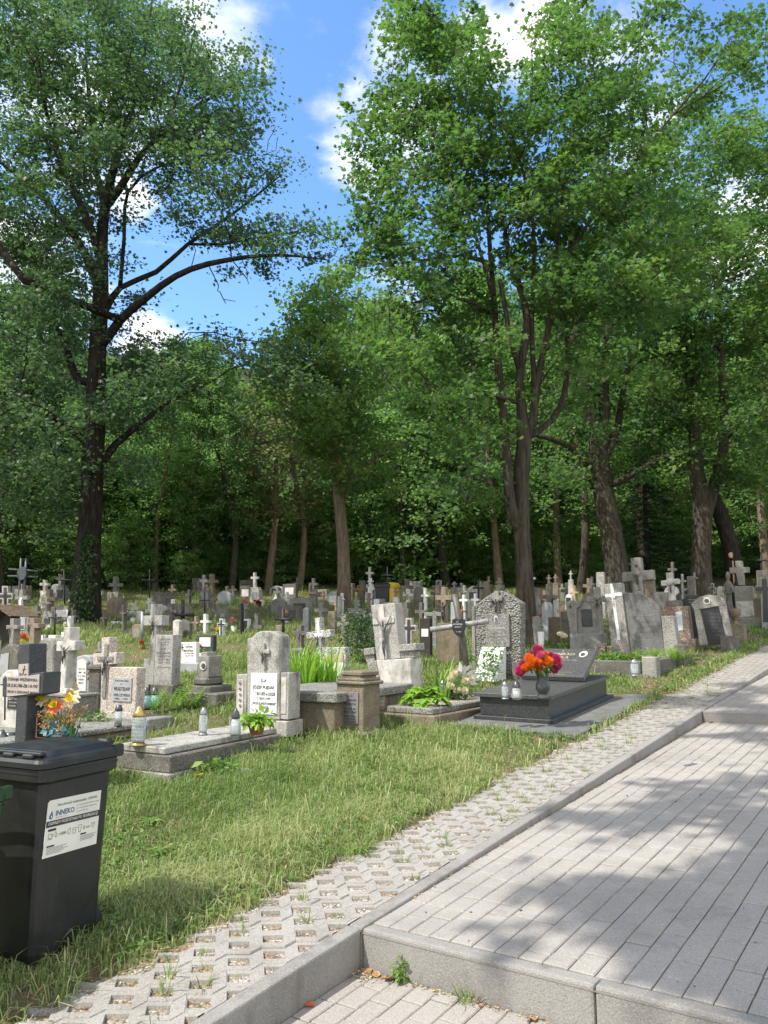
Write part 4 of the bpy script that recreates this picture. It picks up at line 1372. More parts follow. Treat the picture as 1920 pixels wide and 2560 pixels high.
class G:
    def __init__(self, name, label, cat, px, py, th=28, d=None, group=None, sink=.06):
        self.p, self.t = gp(px, py, d)
        self.th = math.radians(th)
        self.root = empty(name, self.p, -self.th, label, cat, group)
        self.c, self.s = math.cos(self.th), math.sin(self.th)
        self.parts, self.order = {}, []
        self.sink = sink
        self.ext = [9, -9, 9, -9]
        self.k = self.t / F
        self.par = {}

    def mb(self, part):
        if part not in self.parts:
            self.parts[part] = MB()
            self.order.append(part)
        return self.parts[part]

    def P(self, px, py, y=0.0):
        r = ray(px, py)
        # plane: dot((x,y) - root, n) = y, n = (sin th, cos th)
        n = (self.s, self.c)
        t = (y + self.p[0] * n[0] + self.p[1] * n[1]) / (r[0] * n[0] + r[1] * n[1])
        X_, Y_, Z_ = r[0] * t, r[1] * t, r[2] * t + CAMH
        return (X_ - self.p[0]) * self.c - (Y_ - self.p[1]) * self.s, Z_ - self.p[2]

    def foot(self, x0, x1, y0, y1):
        e = self.ext
        e[0], e[1], e[2], e[3] = min(e[0], x0), max(e[1], x1), min(e[2], y0), max(e[3], y1)

    def poly(self, part, pts, y0, y1, mat, off=.008, ground=False):
        o = [self.P(a, b, y0) for a, b in pts]
        ar = sum(o[i][0] * o[(i + 1) % len(o)][1] - o[(i + 1) % len(o)][0] * o[i][1] for i in range(len(o)))
        if ar < 0:
            o = o[::-1]
        if ground:
            zm = min(q[1] for q in o)
            o = [(x, -self.sink if z < zm + .05 else z) for x, z in o]
        xs, zs = [q[0] for q in o], [q[1] for q in o]
        if min(zs) < .12:
            self.foot(min(xs), max(xs), y0, y1)
        self.mb(part).prism(o, y0, y1, mat, off)

    def rect(self, part, a, b, t, u, y0, y1, mat, off=.008, ground=False, taper=(1, 1)):
        ym, xm = (t + u) / 2, (a + b) / 2
        x0, x1 = self.P(a, ym, y0)[0], self.P(b, ym, y0)[0]
        z1, z0 = self.P(xm, t, y0)[1], self.P(xm, u, y0)[1]
        if ground:
            z0 = -self.sink
        if z0 < .12:
            self.foot(x0, x1, y0, y1)
        self.mb(part).box(x0, x1, y0, y1, z0, z1, mat, off, None, taper)

    def box(self, part, x0, x1, y0, y1, z0, z1, mat, off=.008, taper=(1, 1)):
        if z0 < .12:
            self.foot(x0, x1, y0, y1)
        self.mb(part).box(x0, x1, y0, y1, z0, z1, mat, off, None, taper)

    def disc(self, part, px, py, rpx, y, mat, th=.02, ry=1.0):
        x, z = self.P(px, py, y)
        r = rpx * self.k
        n = 20
        o = [(x + r * math.cos(6.2832 * i / n), z + r * ry * math.sin(6.2832 * i / n)) for i in range(n)]
        self.mb(part).prism(o, y - th, y, mat, .003)

    def text(self, part, body, a, b, t, u, y, mat='ink', fat=.012, shear=0.0):
        x0, _ = self.P(a, (t + u) / 2, y)
        x1, _ = self.P(b, (t + u) / 2, y)
        _, z1 = self.P((a + b) / 2, t, y)
        _, z0 = self.P((a + b) / 2, u, y)
        m = Matrix.Translation(((x0 + x1) / 2, y - .0022, (z0 + z1) / 2)) @ Matrix(((1, 0, 0, 0), (0, 1, 0, 0), (shear, 0, 1, 0), (0, 0, 0, 1)))
        self.mb(part).text(body, x1 - x0, z1 - z0, mat, m, fat)

    def worn(self, part, a, b, t, u, y, rows, mat='ink', seed=0, fill=.5):
        """worn inscription, strokes only"""
        rr = random.Random(seed)
        x0, x1 = self.P(a, (t + u) / 2, y)[0], self.P(b, (t + u) / 2, y)[0]
        z1, z0 = self.P((a + b) / 2, t, y)[1], self.P((a + b) / 2, u, y)[1]
        h = (z1 - z0) / rows
        mb = self.mb(part)
        for i in range(rows):
            zc_ = z1 - (i + .5) * h
            hh = h * fill * rr.choice((.7, 1.0, .8)) / 2
            wid = (x1 - x0) * rr.uniform(.5, 1.0)
            x = (x0 + x1 - wid) / 2
            while x < (x0 + x1 + wid) / 2:
                w = hh * rr.uniform(.5, .9)
                if rr.random() < .85:
                    k = rr.random()
                    yy = y - .002
                    th = hh * .24
                    mb.quad((x, yy, zc_ - hh), (x + th, yy, zc_ - hh), (x + th, yy, zc_ + hh), (x, yy, zc_ + hh), mat)
                    if k < .7:
                        mb.quad((x + w - th, yy, zc_ - hh), (x + w, yy, zc_ - hh), (x + w, yy, zc_ + hh), (x + w - th, yy, zc_ + hh), mat)
                    if k < .35 or k > .8:
                        mb.quad((x, yy - .0004, zc_ - th / 2), (x + w, yy - .0004, zc_ - th / 2), (x + w, yy - .0004, zc_ + th / 2), (x, yy - .0004, zc_ + th / 2), mat)
                    else:
                        mb.quad((x, yy - .0004, zc_ + hh - th), (x + w, yy - .0004, zc_ + hh - th), (x + w, yy - .0004, zc_ + hh), (x, yy - .0004, zc_ + hh), mat)
                x += w + hh * .35
    def corpus(self, px, top, bot, y, mat='bronze', lean=0.0, name='crucified_figure', ws=1.0):
        x, z1 = self.P(px, top, y)
        x2, z0 = self.P(px, bot, y)
        o = link(name, corpus_mesh(mat), self.root)
        h = z1 - z0
        o.location = (x, y - .02 * h - .012, z0)
        o.scale = (h * ws, h, h)
        o.rotation_euler = (0, lean, 0)
        return o

    def tube(self, part, pts, rad, mat, n=10):
        """pts: (px, py, y)"""
        q = []
        for a, b, y in pts:
            x, z = self.P(a, b, y)
            q.append((x, y, z))
        self.mb(part).tube(q, rad, n, mat)

    def sub(self, part, parent):
        self.par[part] = parent

    def done(self):
        e = self.ext
        if e[1] > e[0]:
            cx, cy = (e[0] + e[1]) / 2, (e[2] + e[3]) / 2
            FOOT.append((self.p[0] + cx * self.c + cy * self.s, self.p[1] - cx * self.s + cy * self.c, (e[1] - e[0]) / 2, (e[3] - e[2]) / 2, self.th))
        objs = {}
        for n in self.order:
            objs[n] = self.parts[n].build(n.split('#')[0], self.root)
        main = next((objs[n] for n in ('headstone', 'cross', 'obelisk', 'pillar', 'pedestal', 'pediment', 'inscription_plate') if n in objs), None)
        if main is not None:
            for n, o in objs.items():
                if n.split('#')[0] in ('plaque', 'plate', 'photo', 'tablet', 'painted_cross', 'relief_cross', 'inner_cross', 'wing_panel', 'relief_strip', 'stain_panel', 'lily_relief', 'wing_mark', 'sign', 'crucifix') and o is not main:
                    o.parent = main
            for ch in list(self.root.children):
                if ch.name.startswith('crucified_figure'):
                    ch.parent = main
        for n, p in self.par.items():
            objs[n].parent = objs[p]
        return self


_CORP = {}


def corpus_mesh(mat):
    """crucified figure, one continuous body: head sunk to one side, arms raised to both ends, knees bent, feet together"""
    if mat in _CORP:
        return _CORP[mat]
    if 'base' not in _CORP:
        pts = {'pel': (0, 0, .47, .062), 'wst': (.004, -.01, .56, .052), 'chs': (0, -.012, .67, .070), 'nck': (.004, -.022, .765, .030), 'hd0': (.018, -.045, .80, .040), 'hd1': (.026, -.055, .862, .044), 'hd2': (.028, -.055, .90, .030),
               'shl': (-.095, 0, .735, .034), 'ell': (-.235, .004, .84, .024), 'wrl': (-.365, .012, .955, .016), 'hal': (-.405, .015, .99, .018),
               'shr': (.095, 0, .735, .034), 'elr': (.235, .004, .84, .024), 'wrr': (.365, .012, .955, .016), 'har': (.405, .015, .99, .018),
               'hil': (-.045, 0, .44, .052), 'knl': (-.030, -.062, .25, .038), 'anl': (-.012, .0, .06, .022), 'ftl': (-.008, -.035, .0, .020),
               'hir': (.045, 0, .44, .052), 'knr': (.045, -.066, .255, .038), 'anr': (.016, -.012, .065, .022), 'ftr': (.012, -.045, .004, .020)}
        ed = [('pel', 'wst'), ('wst', 'chs'), ('chs', 'nck'), ('nck', 'hd0'), ('hd0', 'hd1'), ('hd1', 'hd2'), ('chs', 'shl'), ('shl', 'ell'), ('ell', 'wrl'), ('wrl', 'hal'), ('chs', 'shr'), ('shr', 'elr'), ('elr', 'wrr'), ('wrr', 'har'),
              ('pel', 'hil'), ('hil', 'knl'), ('knl', 'anl'), ('anl', 'ftl'), ('pel', 'hir'), ('hir', 'knr'), ('knr', 'anr'), ('anr', 'ftr')]
        ks = list(pts)
        me = bpy.data.meshes.new('crucified_figure')
        me.from_pydata([pts[k][:3] for k in ks], [(ks.index(a), ks.index(b)) for a, b in ed], [])
        ob = bpy.data.objects.new('crucified_figure', me)
        COL.objects.link(ob)
        ob.modifiers.new('Skin', 'SKIN')
        for k, sv in zip(ks, me.skin_vertices[0].data):
            sv.radius = (pts[k][3], pts[k][3] * .85)
            sv.use_root = k == 'pel'
        md = ob.modifiers.new('Sub', 'SUBSURF')
        md.levels = md.render_levels = 1
        dg = bpy.context.evaluated_depsgraph_get()
        dg.update()
        _CORP['base'] = bpy.data.meshes.new_from_object(ob.evaluated_get(dg))
        bpy.data.objects.remove(ob)
        bm = bmesh.new()
        bm.from_mesh(_CORP['base'])
        # loin cloth
        bmesh.ops.create_cone(bm, cap_ends=True, segments=12, radius1=.085, radius2=.072, depth=.13, matrix=Matrix.Translation((0, -.012, .43)) @ Matrix.Diagonal((1, .8, 1, 1)))
        bm.to_mesh(_CORP['base'])
        bm.free()
    me = _CORP['base'].copy()
    me.materials.clear()
    me.materials.append(M[mat])
    me.polygons.foreach_set('use_smooth', [True] * len(me.polygons))
    _CORP[mat] = me
    return me


def cross_px(g, part, cx, top, bot, w, y0, y1, mat, sw_=.30, arm=.30, ah=None, lean=0.0, off=.006, ground=False):
    """plain cross outline; w: full arm width in px, sw_: stem share of w, lean: px shift of the top"""
    h = bot - top
    a = w * sw_ / 2
    ah = a * 2 if ah is None else ah
    ya = top + arm * h

    def s(y):
        return cx + lean * (bot - y) / h
    q = [(s(bot) - a, bot), (s(bot) + a, bot), (s(ya + ah) + a, ya + ah), (s(ya + ah) + w / 2, ya + ah), (s(ya) + w / 2, ya), (s(ya) + a, ya), (s(top) + a, top), (s(top) - a, top), (s(ya) - a, ya), (s(ya) - w / 2, ya), (s(ya + ah) - w / 2, ya + ah), (s(ya + ah) - a, ya + ah)]
    g.poly(part, q, y0, y1, mat, off, ground)


def arch_px(x0, x1, top, bot, spring, n=10):
    cx, r = (x0 + x1) / 2, (x1 - x0) / 2
    q = [(x0, bot), (x1, bot)]
    for i in range(n + 1):
        a = math.pi * i / n
        q.append((cx + r * math.cos(a), spring - (spring - top) * math.sin(a)))
    return q


# ---- 1 round-topped headstone with pale plaque and low slab tomb
g = G('grave', 'pale slab tomb with round-topped terrazzo headstone and white PUJDAK plaque', 'grave', 423, 1963, 28)
g.box('plinth', -.67, .0, 0, 2.06, -.08, .085, 'greystone', .012)
g.box('plinth', -.645, -.02, .025, 2.04, .085, .225, 'oldstone', .010)
g.box('slab', -.635, -.095, .035, 1.66, .229, .285, 'terrazzo', .008)
H1 = 1.60
g.rect('headstone', 571, 717, 1799, 1838, H1, H1 + .30, 'terrazzo')
g.rect('headstone', 589, 617, 1686, 1799, H1 + .03, H1 + .22, 'terrazzo')
g.rect('headstone', 694, 722, 1681, 1799, H1 + .03, H1 + .24, 'terrazzo')
g.poly('headstone', [(617, 1800), (699, 1800), (699, 1592), (694, 1587), (686, 1582), (674, 1578.5), (660, 1577), (648, 1579), (638, 1584), (632, 1591), (628, 1595), (617, 1596)], H1 + .012, H1 + .20, 'terrazzo', .01)
g.rect('wing_panel', 593, 608, 1698, 1787, H1 + .022, H1 + .035, 'limewash', .003)
g.rect('wing_panel#2', 702, 715, 1694, 1785, H1 + .022, H1 + .035, 'limewash', .003)
for i in range(5):
    x, z = g.P(600.5, 1712 + i * 14, H1 + .022)
    for sg in (-1, 1):
        g.mb('wing_panel').prism([(x, z), (x + sg * .018, z + .018), (x + sg * .006, z + .03)][::sg], H1 + .012, H1 + .02, 'greystone', 0)
g.rect('plaque', 626, 692, 1683, 1786, H1 + .002, H1 + .014, 'plaque_white', .002)
yy = H1 + .002
for body, a, b, t_, u_ in (('Ś–P', 652, 666, 1696, 1706), ('JÓZEF PUJDAK', 632, 687, 1712, 1725), ('✝ 30.V.1875 w ŁODZIE', 638, 688, 1730, 1739), ('† 28.IV.1949', 643, 676, 1743, 1751), ('„PROSI O WESTCHNIENIE”', 630, 690, 1756, 1763), ('DO BOGA', 649, 671, 1765, 1772)):
    g.text('plaque', body.replace('✝', '*'), a, b, t_, u_, yy, 'ink', .02)
g.poly('crucifix', [(655.5, 1674), (661, 1674), (661, 1634), (672, 1634), (672, 1624), (661, 1624), (661, 1608), (655.5, 1608), (655.5, 1624), (646, 1624), (646, 1634), (655.5, 1634)], H1 - .012, H1 + .012, 'limewash', .003)
g.sub('crucifix', 'headstone')
g.corpus(659, 1626, 1661, H1 - .012, 'bronze')
g.done()
TOMB1 = g

# ---- 2 tapered sandstone pillar
g = G('grave', 'short brown sandstone pillar with moulded cap and grey inscription plate', 'grave', 874, 1838, 36)
g.rect('plinth', 824, 915, 1829, 1868, -.07, .42, 'sandstone', .02, ground=True)
g.rect('pillar', 840, 908, 1711, 1830, 0, .30, 'sandstone', .007, taper=(.985, .985))
for a, b, t_, u_, e in ((838, 911, 1703, 1712, .025), (842, 907, 1695, 1703, .01), (848, 902, 1690, 1696, -.01), (853, 905, 1678, 1690, .0)):
    g.rect('cap', a, b, t_, u_, -e, .30 + e, 'sandstone', .012)
g.rect('plaque', 851, 895, 1730, 1809, -.012, .0, 'plaque_lead', .003)
for body, a, b, t_, u_ in (('Ś † P.', 864, 882, 1737, 1743), ('WŁADYSŁAW', 856, 890, 1747, 1753), ('WĘGRZYN', 858, 889, 1757, 1764), ('ŻYŁ LAT 52', 857, 889, 1767.5, 1774), ('ZM.3.V 1949', 856, 890, 1777, 1783), ('WIECZNY ODPO-', 855.5, 890.5, 1788, 1792.5), ('CZYNEK RACZ', 857, 889, 1795, 1799), ('MU DAĆ PANIE', 857, 889, 1801.5, 1805.5)):
    g.text('plaque', body, a, b, t_, u_, -.012, 'ink', .03)
g.done()

# ---- 3 black granite tomb with vase
g = G('grave', 'polished dark granite tomb with a slanted plate reading KONRAD, on a wide grey pad', 'grave', 1385, 1821, 34)
g.box('pad', -1.30, .42, -.42, 2.45, -.14, .012, 'padgrey', .006)
g.box('plinth', -.96, .0, 0, 2.05, .012, .055, 'blackgranite', .004)
g.box('chest', -.90, -.065, .06, 1.99, .055, .262, 'blackgranite', .003)
g.box('cover_slab', -.955, -.02, .015, 2.03, .262, .306, 'darkgranite', .004)
n0, n1 = 1.22, 1.78
zf, zb = .312, .60
pl = MB()
sl = math.atan2(zb - zf, n1 - n0)
mt = Matrix.Translation((-.485, n0, zf)) @ Matrix.Rotation(sl, 4, 'X')
LW, LL = .82, math.hypot(zb - zf, n1 - n0)
pb = g.mb('inscription_plate')
pb.box(-LW / 2, LW / 2, 0, LL, 0, .065, 'darkgranite', .004, mt)
pb.box(-.78, -.19, 1.60, 1.74, .306, .46, 'blackgranite', .004)
mtt = mt @ Matrix.Translation((0, 0, .0665)) @ Matrix.Rotation(-math.pi / 2, 4, 'X')
for body, cx_, vy, w_t, h_t in (('†', -.02, .57, .03, .035), ('KONRAD', -.02, .50, .36, .055), ('WIEŁA', -.02, .425, .24, .055), ('* 22.XI.1918  † 23.X.1981', -.02, .36, .50, .022), ('PROSI O MODLITWĘ', .02, .09, .42, .02), ('ŻONA Z DZIEĆMI', .02, .045, .30, .016)):
    pb.text(body, w_t, h_t, 'inkgold', mt @ Matrix.Translation((cx_, vy, .0672)) @ Matrix.Rotation(-math.pi / 2, 4, 'X'), .012)
ov = [(.27 + .055 * math.cos(a * .3142), .50 + .07 * math.sin(a * .3142)) for a in range(20)]
pb.prism(ov, 0, .008, 'photo', .002, mt @ Matrix(((1, 0, 0, 0), (0, 0, 1, 0), (0, 1, 0, .065), (0, 0, 0, 1))) @ Matrix.Translation((0, 0, 0)))
ov = [(.268 + .030 * math.cos(a * .3142), .485 + .036 * math.sin(a * .3142)) for a in range(20)]
pb.prism(ov, 0, .003, 'photodark', 0, mt @ Matrix(((1, 0, 0, 0), (0, 0, 1, 0), (0, 1, 0, .0735), (0, 0, 0, 1))))
g.done()
g.root.rotation_euler = (.068, 0, -g.th)
g.p.z += .028
g.root.location.z += .028
KON = g

# ---- 4 tall leaning crucifix stone with tomb
g = G('grave', 'tall pale stone with a large relief of Christ, leaning left above its slab tomb', 'grave', 1000, 1735, 28, d=9.9)
T4 = .24
g.poly('headstone', [(941, 1652), (1001, 1646), (986.6, 1507), (927, 1513)], .05, .05 + .22, 'terrazzo', .008)
g.poly('headstone', [(958, 1735), (1031, 1735), (1026, 1646), (940, 1651)], 0, .32, 'limewash', .008)
g.poly('headstone', [(930, 1735), (958, 1735), (940, 1651), (917, 1655)], .03, .30, 'terrazzo_grey', .008)
g.poly('headstone', [(916, 1656), (938, 1652), (934, 1636), (911, 1638)], .06, .24, 'terrazzo_grey', .008)
g.poly('headstone', [(909, 1640), (936, 1636), (934, 1618), (908, 1622)], .03, .26, 'terrazzo_grey', .01)
g.poly('headstone', [(1003, 1646), (1037, 1644), (1035, 1626), (1000, 1628)], .06, .26, 'terrazzo_grey', .008)
g.poly('headstone', [(997, 1630), (1041, 1626), (1039, 1608), (996, 1612)], .02, .28, 'terrazzo_grey', .01)
g.poly('relief_cross', [(949, 1650), (967, 1648), (962, 1560), (985, 1556), (984, 1541), (961, 1544), (958, 1511), (944, 1512), (946, 1545), (931, 1547), (932, 1562), (948, 1561)], .035, .05, 'limewash', .003)
g.corpus(965, 1540, 1648, .035, 'corpusgrey', -.06, ws=.5)
g.box('tomb_slab', -.98, .20, -1.85, -.02, .17, .27, 'slabgrey', .012)
g.box('tomb_slab', -.93, .15, -1.80, -.03, -.25, .17, 'sandstone', .01)
g.done()

# ---- 5 planted tomb with hosta
g = G('grave', 'low planted tomb with hosta and white roses, left of the black granite tomb', 'grave', 1087, 1828, 33)
g.box('plinth', -.78, 0, 0, 2.1, -.12, .155, 'sandstone', .012)
g.box('rim', -.66, -.07, .07, .22, .155, .225, 'slabgrey', .012)
g.box('rim', -.20, -.07, .22, 1.98, .155, .225, 'slabgrey', .012)
g.box('rim', -.66, -.54, .22, 1.98, .155, .225, 'slabgrey', .012)
g.box('rim', -.54, -.20, 1.84, 1.98, .155, .225, 'slabgrey', .012)
g.box('soil', -.54, -.20, .22, 1.84, .156, .205, 'gravel', 0)
g.done()
HOS = g

# ---- 6 WILCZYNSKI: cross and block of warm terrazzo, long slab
g = G('grave', 'warm terrazzo cross with crucifix beside a square block and lead plaque, on a long slab', 'grave', 300, 1797, 28, d=8.6)
g.box('tomb_slab', -.62, .34, -2.0, -.02, -.30, .03, 'sandstone', .012)
g.box('tomb_slab', -.66, .38, -2.04, .0, .03, .085, 'slabgrey', .014)
g.rect('plinth', 231, 369, 1793, 1834, .005, .40, 'concrete', .012)
g.rect('headstone', 250, 338, 1779, 1793, .06, .20, 'terrazzo_warm')
g.poly('cross', [(250, 1780), (267, 1780), (269, 1662), (290, 1660), (290, 1631), (272, 1632), (273, 1593), (253, 1594), (253, 1633), (232, 1634), (232, 1663), (253, 1662)], .06, .19, 'terrazzo_warm', .006)
g.rect('headstone', 269, 341, 1668, 1781, .065, .20, 'terrazzo_warm')
g.rect('plaque', 280.5, 328, 1694, 1754, .052, .065, 'plaque_grey', .003)
for body, a, b, t_, u_ in (('TU SPOCZYWA W BOGU', 288, 321, 1700, 1704), ('Ś.P.', 301, 308, 1708, 1712), ('WŁADYSŁAW', 284, 325, 1717, 1727), ('WILCZYŃSKI', 284, 325, 1732, 1741), ('1883 ✝ 1947', 287, 320, 1745, 1749)):
    g.text('plaque', body.replace('✝', '–'), a, b, t_, u_, .052, 'ink', .02)
g.rect('relief_strip', 257, 266, 1610, 1745, .045, .06, 'greystone', .002)
g.rect('relief_strip', 242, 281, 1641, 1652, .045, .06, 'greystone', .002)
g.corpus(262, 1644, 1690, .045, 'bronze', .1)
g.done()
WIL = g

# ---- 7 tall block with cross
g = G('grave', 'tall grey terrazzo block with an inscription and a heavy cross rising on its left', 'grave', 402, 1746, 28, d=10.2)
g.rect('headstone', 386, 431, 1587, 1712, .0, .16, 'terrazzo', .006)
g.rect('headstone', 374, 387, 1550, 1712, .01, .14, 'terrazzo', .005)
g.rect('headstone', 376, 389, 1510, 1541, .01, .14, 'terrazzo', .005)
g.rect('headstone', 357, 405, 1539, 1564, .008, .145, 'terrazzo', .005)
g.rect('headstone', 357, 372, 1647, 1740, .02, .14, 'terrazzo', .005, ground=True)
g.rect('plinth', 374, 432, 1711, 1750, -.02, .22, 'oldstone', .01, ground=True)
for body, a, b, t_, u_ in (('TU SPOCZYWA', 394, 426, 1596, 1600), ('ŻONA I MATKA', 394, 426, 1603, 1607), ('NASZA DROGA', 398, 422, 1610, 1613), ('Ś.†P.', 404, 416, 1619, 1625), ('BRONISŁAWA', 392, 428, 1630, 1635), ('I KRZYSZTOF', 394, 426, 1638.5, 1642.5), ('18 X 1882', 395, 425, 1646, 1651), ('27 X 1957', 395, 425, 1654, 1659), ('PROSI O ZDROWAŚ', 395, 424, 1666, 1670)):
    g.text('headstone', body, a, b, t_, u_, .0, 'inkgrey', .02)
g.corpus(382, 1549, 1589, .008, 'bronze', .08)
g.done()

# ---- 8 stepped obelisk with photo
g = G('grave', 'stepped grey obelisk stump with a round enamel photo, standing in long grass', 'grave', 512, 1763, 28, d=9.9)
g.rect('steps', 468, 543, 1733, 1770, -.12, .48, 'oldstone', .015, ground=True)
g.rect('steps', 476, 526, 1715, 1734, -.03, .40, 'oldstone', .012)
g.rect('steps', 480, 518, 1693, 1715, .01, .35, 'oldstone', .03)
g.poly('obelisk', [(493, 1693), (522, 1693), (523, 1640), (497, 1640)], .05, .30, 'greystone', .006)
g.rect('obelisk', 503, 518, 1630, 1641, .09, .26, 'greystone', .005)
g.disc('photo', 508.5, 1665, 11, .05, 'photo', .012)
g.disc('photo', 508.5, 1665, 7, .037, 'photodark', .003)
g.done()

# ---- 9 STEFANJA, big dark cross behind the bin
g = G('grave', 'big charcoal cross with a plate reading STEFANJA, behind the black bin', 'grave', 50, 1925, 28, d=6.3)
g.poly('cross', [(33, 1935), (59, 1935), (68, 1742), (106, 1735), (109, 1680), (72, 1685), (73, 1609), (46, 1610), (44, 1690), (6, 1694), (5, 1742), (41, 1745)], 0, .17, 'charcoal', .006, ground=True)
pts = [(16, 1742), (96, 1733), (98, 1686), (70, 1690), (70, 1659), (46, 1661), (45, 1690), (17, 1694)]
g.poly('plate', pts, -.012, 0, 'redstone', .002)
g.parts['plate'] = MB()
g.poly('plate', pts, -.012, 0, 'plaque_pink', .002)
g.parts['plate'].Mi = [0] * len(g.parts['plate'].Mi)
g.parts['plate'].mats = [stone('pinkish_grey_plate', (.42, .37, .34), (.36, .32, .295), 7, streak=.12, rough=.7)]
sh = -.02
for body, a, b, t_, u_ in (('STEFANJA WISZNIEWSKA', 20, 94, 1695, 1705), ('UR.12-IX-1900–ZM.1-VI-1947', 18, 95, 1710, 1719), ('PROSI O ZDROWAŚ MARIA!', 19, 95, 1725, 1734), ('Ś  P', 48, 67, 1682, 1689)):
    g.text('plate', body, a, b, t_, u_, -.012, 'ink', .02)
g.poly('plate', [(55, 1688), (57, 1688), (60, 1675), (63.5, 1674), (63.5, 1672), (60.5, 1672.5), (62, 1664), (60.5, 1664), (58.8, 1673), (55, 1673.6), (55, 1675.4), (58.2, 1675)], -.0145, -.0125, 'ink', 0)
x0, z0 = g.P(66, 1790)
xb = x0 + .02
g.mb('rusty_bracket').tube([(xb, .07, z0), (xb + .02, .07, z0 - .02), (xb + .02, .07, z0 - .17), (xb + .14, .07, z0 - .17)], .006, 6, 'rust')
g.done()

# ---- 10 tube cross with shield
g = G('grave', 'leaning cross of thick grey metal tubes with a black shield plate', 'grave', 1166, 1702, 20, d=11.2)
g.tube('post', [(1176, 1730, 0), (1158, 1600, 0), (1150, 1560, 0), (1136, 1486, 0)], .045, 'tubedark', 14)
g.tube('crossbar', [(1077, 1574, -.075), (1149, 1564, -.075), (1221, 1552, -.075)], .040, 'tube', 14)
sh_ = [(1130, 1549), (1138, 1546), (1146, 1549), (1154, 1546), (1162, 1549), (1163, 1572), (1157, 1585), (1148, 1593), (1138, 1586), (1131, 1574)]
g.poly('shield', sh_, -.16, -.135, 'iron', .003)
for body, a, b, t_, u_ in (('Ś.P.', 1141, 1147, 1552, 1556), ('KATARZYNA', 1133, 1156, 1558.5, 1562.5), ('BORTUŃ', 1137, 1153, 1565, 1569), ('✝ 1951', 1140, 1153, 1578, 1581)):
    g.text('shield', body.replace('✝', '+'), a, b, t_, u_, -.16, 'inkpale', .03)
g.done()

# ---- 11 pebble-dash headstone
g = G('grave', 'gabled pebble-dash headstone with grey tablet and slanted white stone at its foot', 'grave', 1240, 1690, 30, d=12.0)
g.poly('headstone', [(1189, 1700), (1302, 1700), (1302, 1507), (1256, 1477), (1237, 1478), (1183, 1515)], .04, .26, 'pebble', .012)
g.poly('border', [(1180, 1700), (1190, 1700), (1186, 1514), (1179, 1519)], .02, .25, 'greystone', .006)
g.rect('border', 1279, 1320, 1655, 1700, -.03, .30, 'oldstone', .01)
g.rect('tablet', 1214, 1273, 1535, 1617, .0, .04, 'slabgrey', .004)
g.text('tablet', 'CZESŁAW', 1219, 1264, 1567, 1572, 0, 'inkpale', .01)
g.worn('tablet', 1220, 1266, 1580, 1612, 0, 4, 'inkgrey', 5)
g.disc('tablet', 1240, 1546, 5, 0, 'photo', .008, 1.45)
g.disc('tablet', 1240, 1547, 3, -.008, 'photodark', .003, 1.5)
g.poly('crucifix', [(1239, 1535), (1247, 1535), (1246, 1502), (1255, 1502), (1255, 1489), (1246, 1489), (1246, 1478), (1236, 1478), (1236, 1489), (1224, 1491), (1224, 1504), (1236, 1503)], .0, .04, 'greystone', .004)
g.corpus(1240, 1493, 1534, .0, 'bronze')
fx = [g.P(a, b, .0) for a, b in ((1211, 1617), (1267, 1617))]
w0, w1 = fx[0][0], fx[1][0]
ztop = fx[0][1]
v = [(w0 - .03, -.42, -.05), (w1 - .03, -.42, -.05), (w1 + .0, -.05, -.05), (w0, -.05, -.05), (w0, -.12, ztop), (w1, -.12, ztop), (w1, -.02, ztop), (w0, -.02, ztop)]
g.mb('slanted_stone').bev(v, [(3, 2, 1, 0), (4, 5, 6, 7), (0, 1, 5, 4), (1, 2, 6, 5), (2, 3, 7, 6), (3, 0, 4, 7)], 'whitepaint', .01)
g.foot(w0, w1, -.45, 0)
g.done()

# ---- 12 black-and-white terrazzo cross with block
g = G('grave', 'black-and-white terrazzo cross joined to a block with a pink and white plaque', 'grave', 830, 1690, 26, d=11.0)
g.poly('cross', [(793, 1700), (806, 1700), (802, 1596), (827, 1593), (826, 1573), (801, 1576), (799, 1544), (786, 1545), (788, 1578), (764, 1581), (765, 1597), (789, 1597)], .0, .13, 'terrazzo_bw', .006)
g.poly('painted_cross', [(797, 1680), (803, 1680), (799, 1592), (807, 1591), (807, 1582), (799, 1583), (797, 1552), (791, 1552), (792, 1583), (785, 1584), (785, 1593), (793, 1593)], -.006, 0, 'whitepaint', .001)
g.rect('headstone', 804, 864, 1618, 1700, .01, .14, 'terrazzo_bw', .006, ground=True)
g.poly('plaque', [(814, 1690), (858, 1690), (857, 1636), (812, 1637)], -.002, .01, 'plaque_white', .002)
g.poly('plaque', [(813, 1656), (857, 1655), (857, 1636), (812, 1637)], -.004, -.001, 'plaque_pink', .001)
g.corpus(795, 1585, 1622, -.006, 'bronze')
g.done()

# ---- 13 white cross with crucifix on pedestal
g = G('grave', 'weathered white cross with a dark crucifix, standing on a fluted grey pedestal', 'grave', 150, 1812, 28, d=8.9)
g.rect('pedestal', 95, 181, 1741, 1815, 0, .34, 'greystone', .01, ground=True)
g.rect('pedestal', 91, 184, 1735, 1742, -.02, .36, 'greystone', .006)
for i in range(9):
    g.rect('pedestal', 100 + i * 8.5, 103 + i * 8.5, 1748, 1800, -.006, .001, 'oldstone', .001)
g.rect('cross', 141, 166, 1721, 1735, .08, .26, 'limewash', .006)
g.poly('cross', [(145, 1722), (162, 1722), (169, 1627), (187, 1626), (188, 1602), (174, 1602), (175, 1568), (159, 1568), (158, 1604), (141, 1604), (140, 1628), (155, 1628)], .09, .235, 'limewash', .006)
g.corpus(163, 1612, 1661, .09, 'bronze', .06)
g.done()

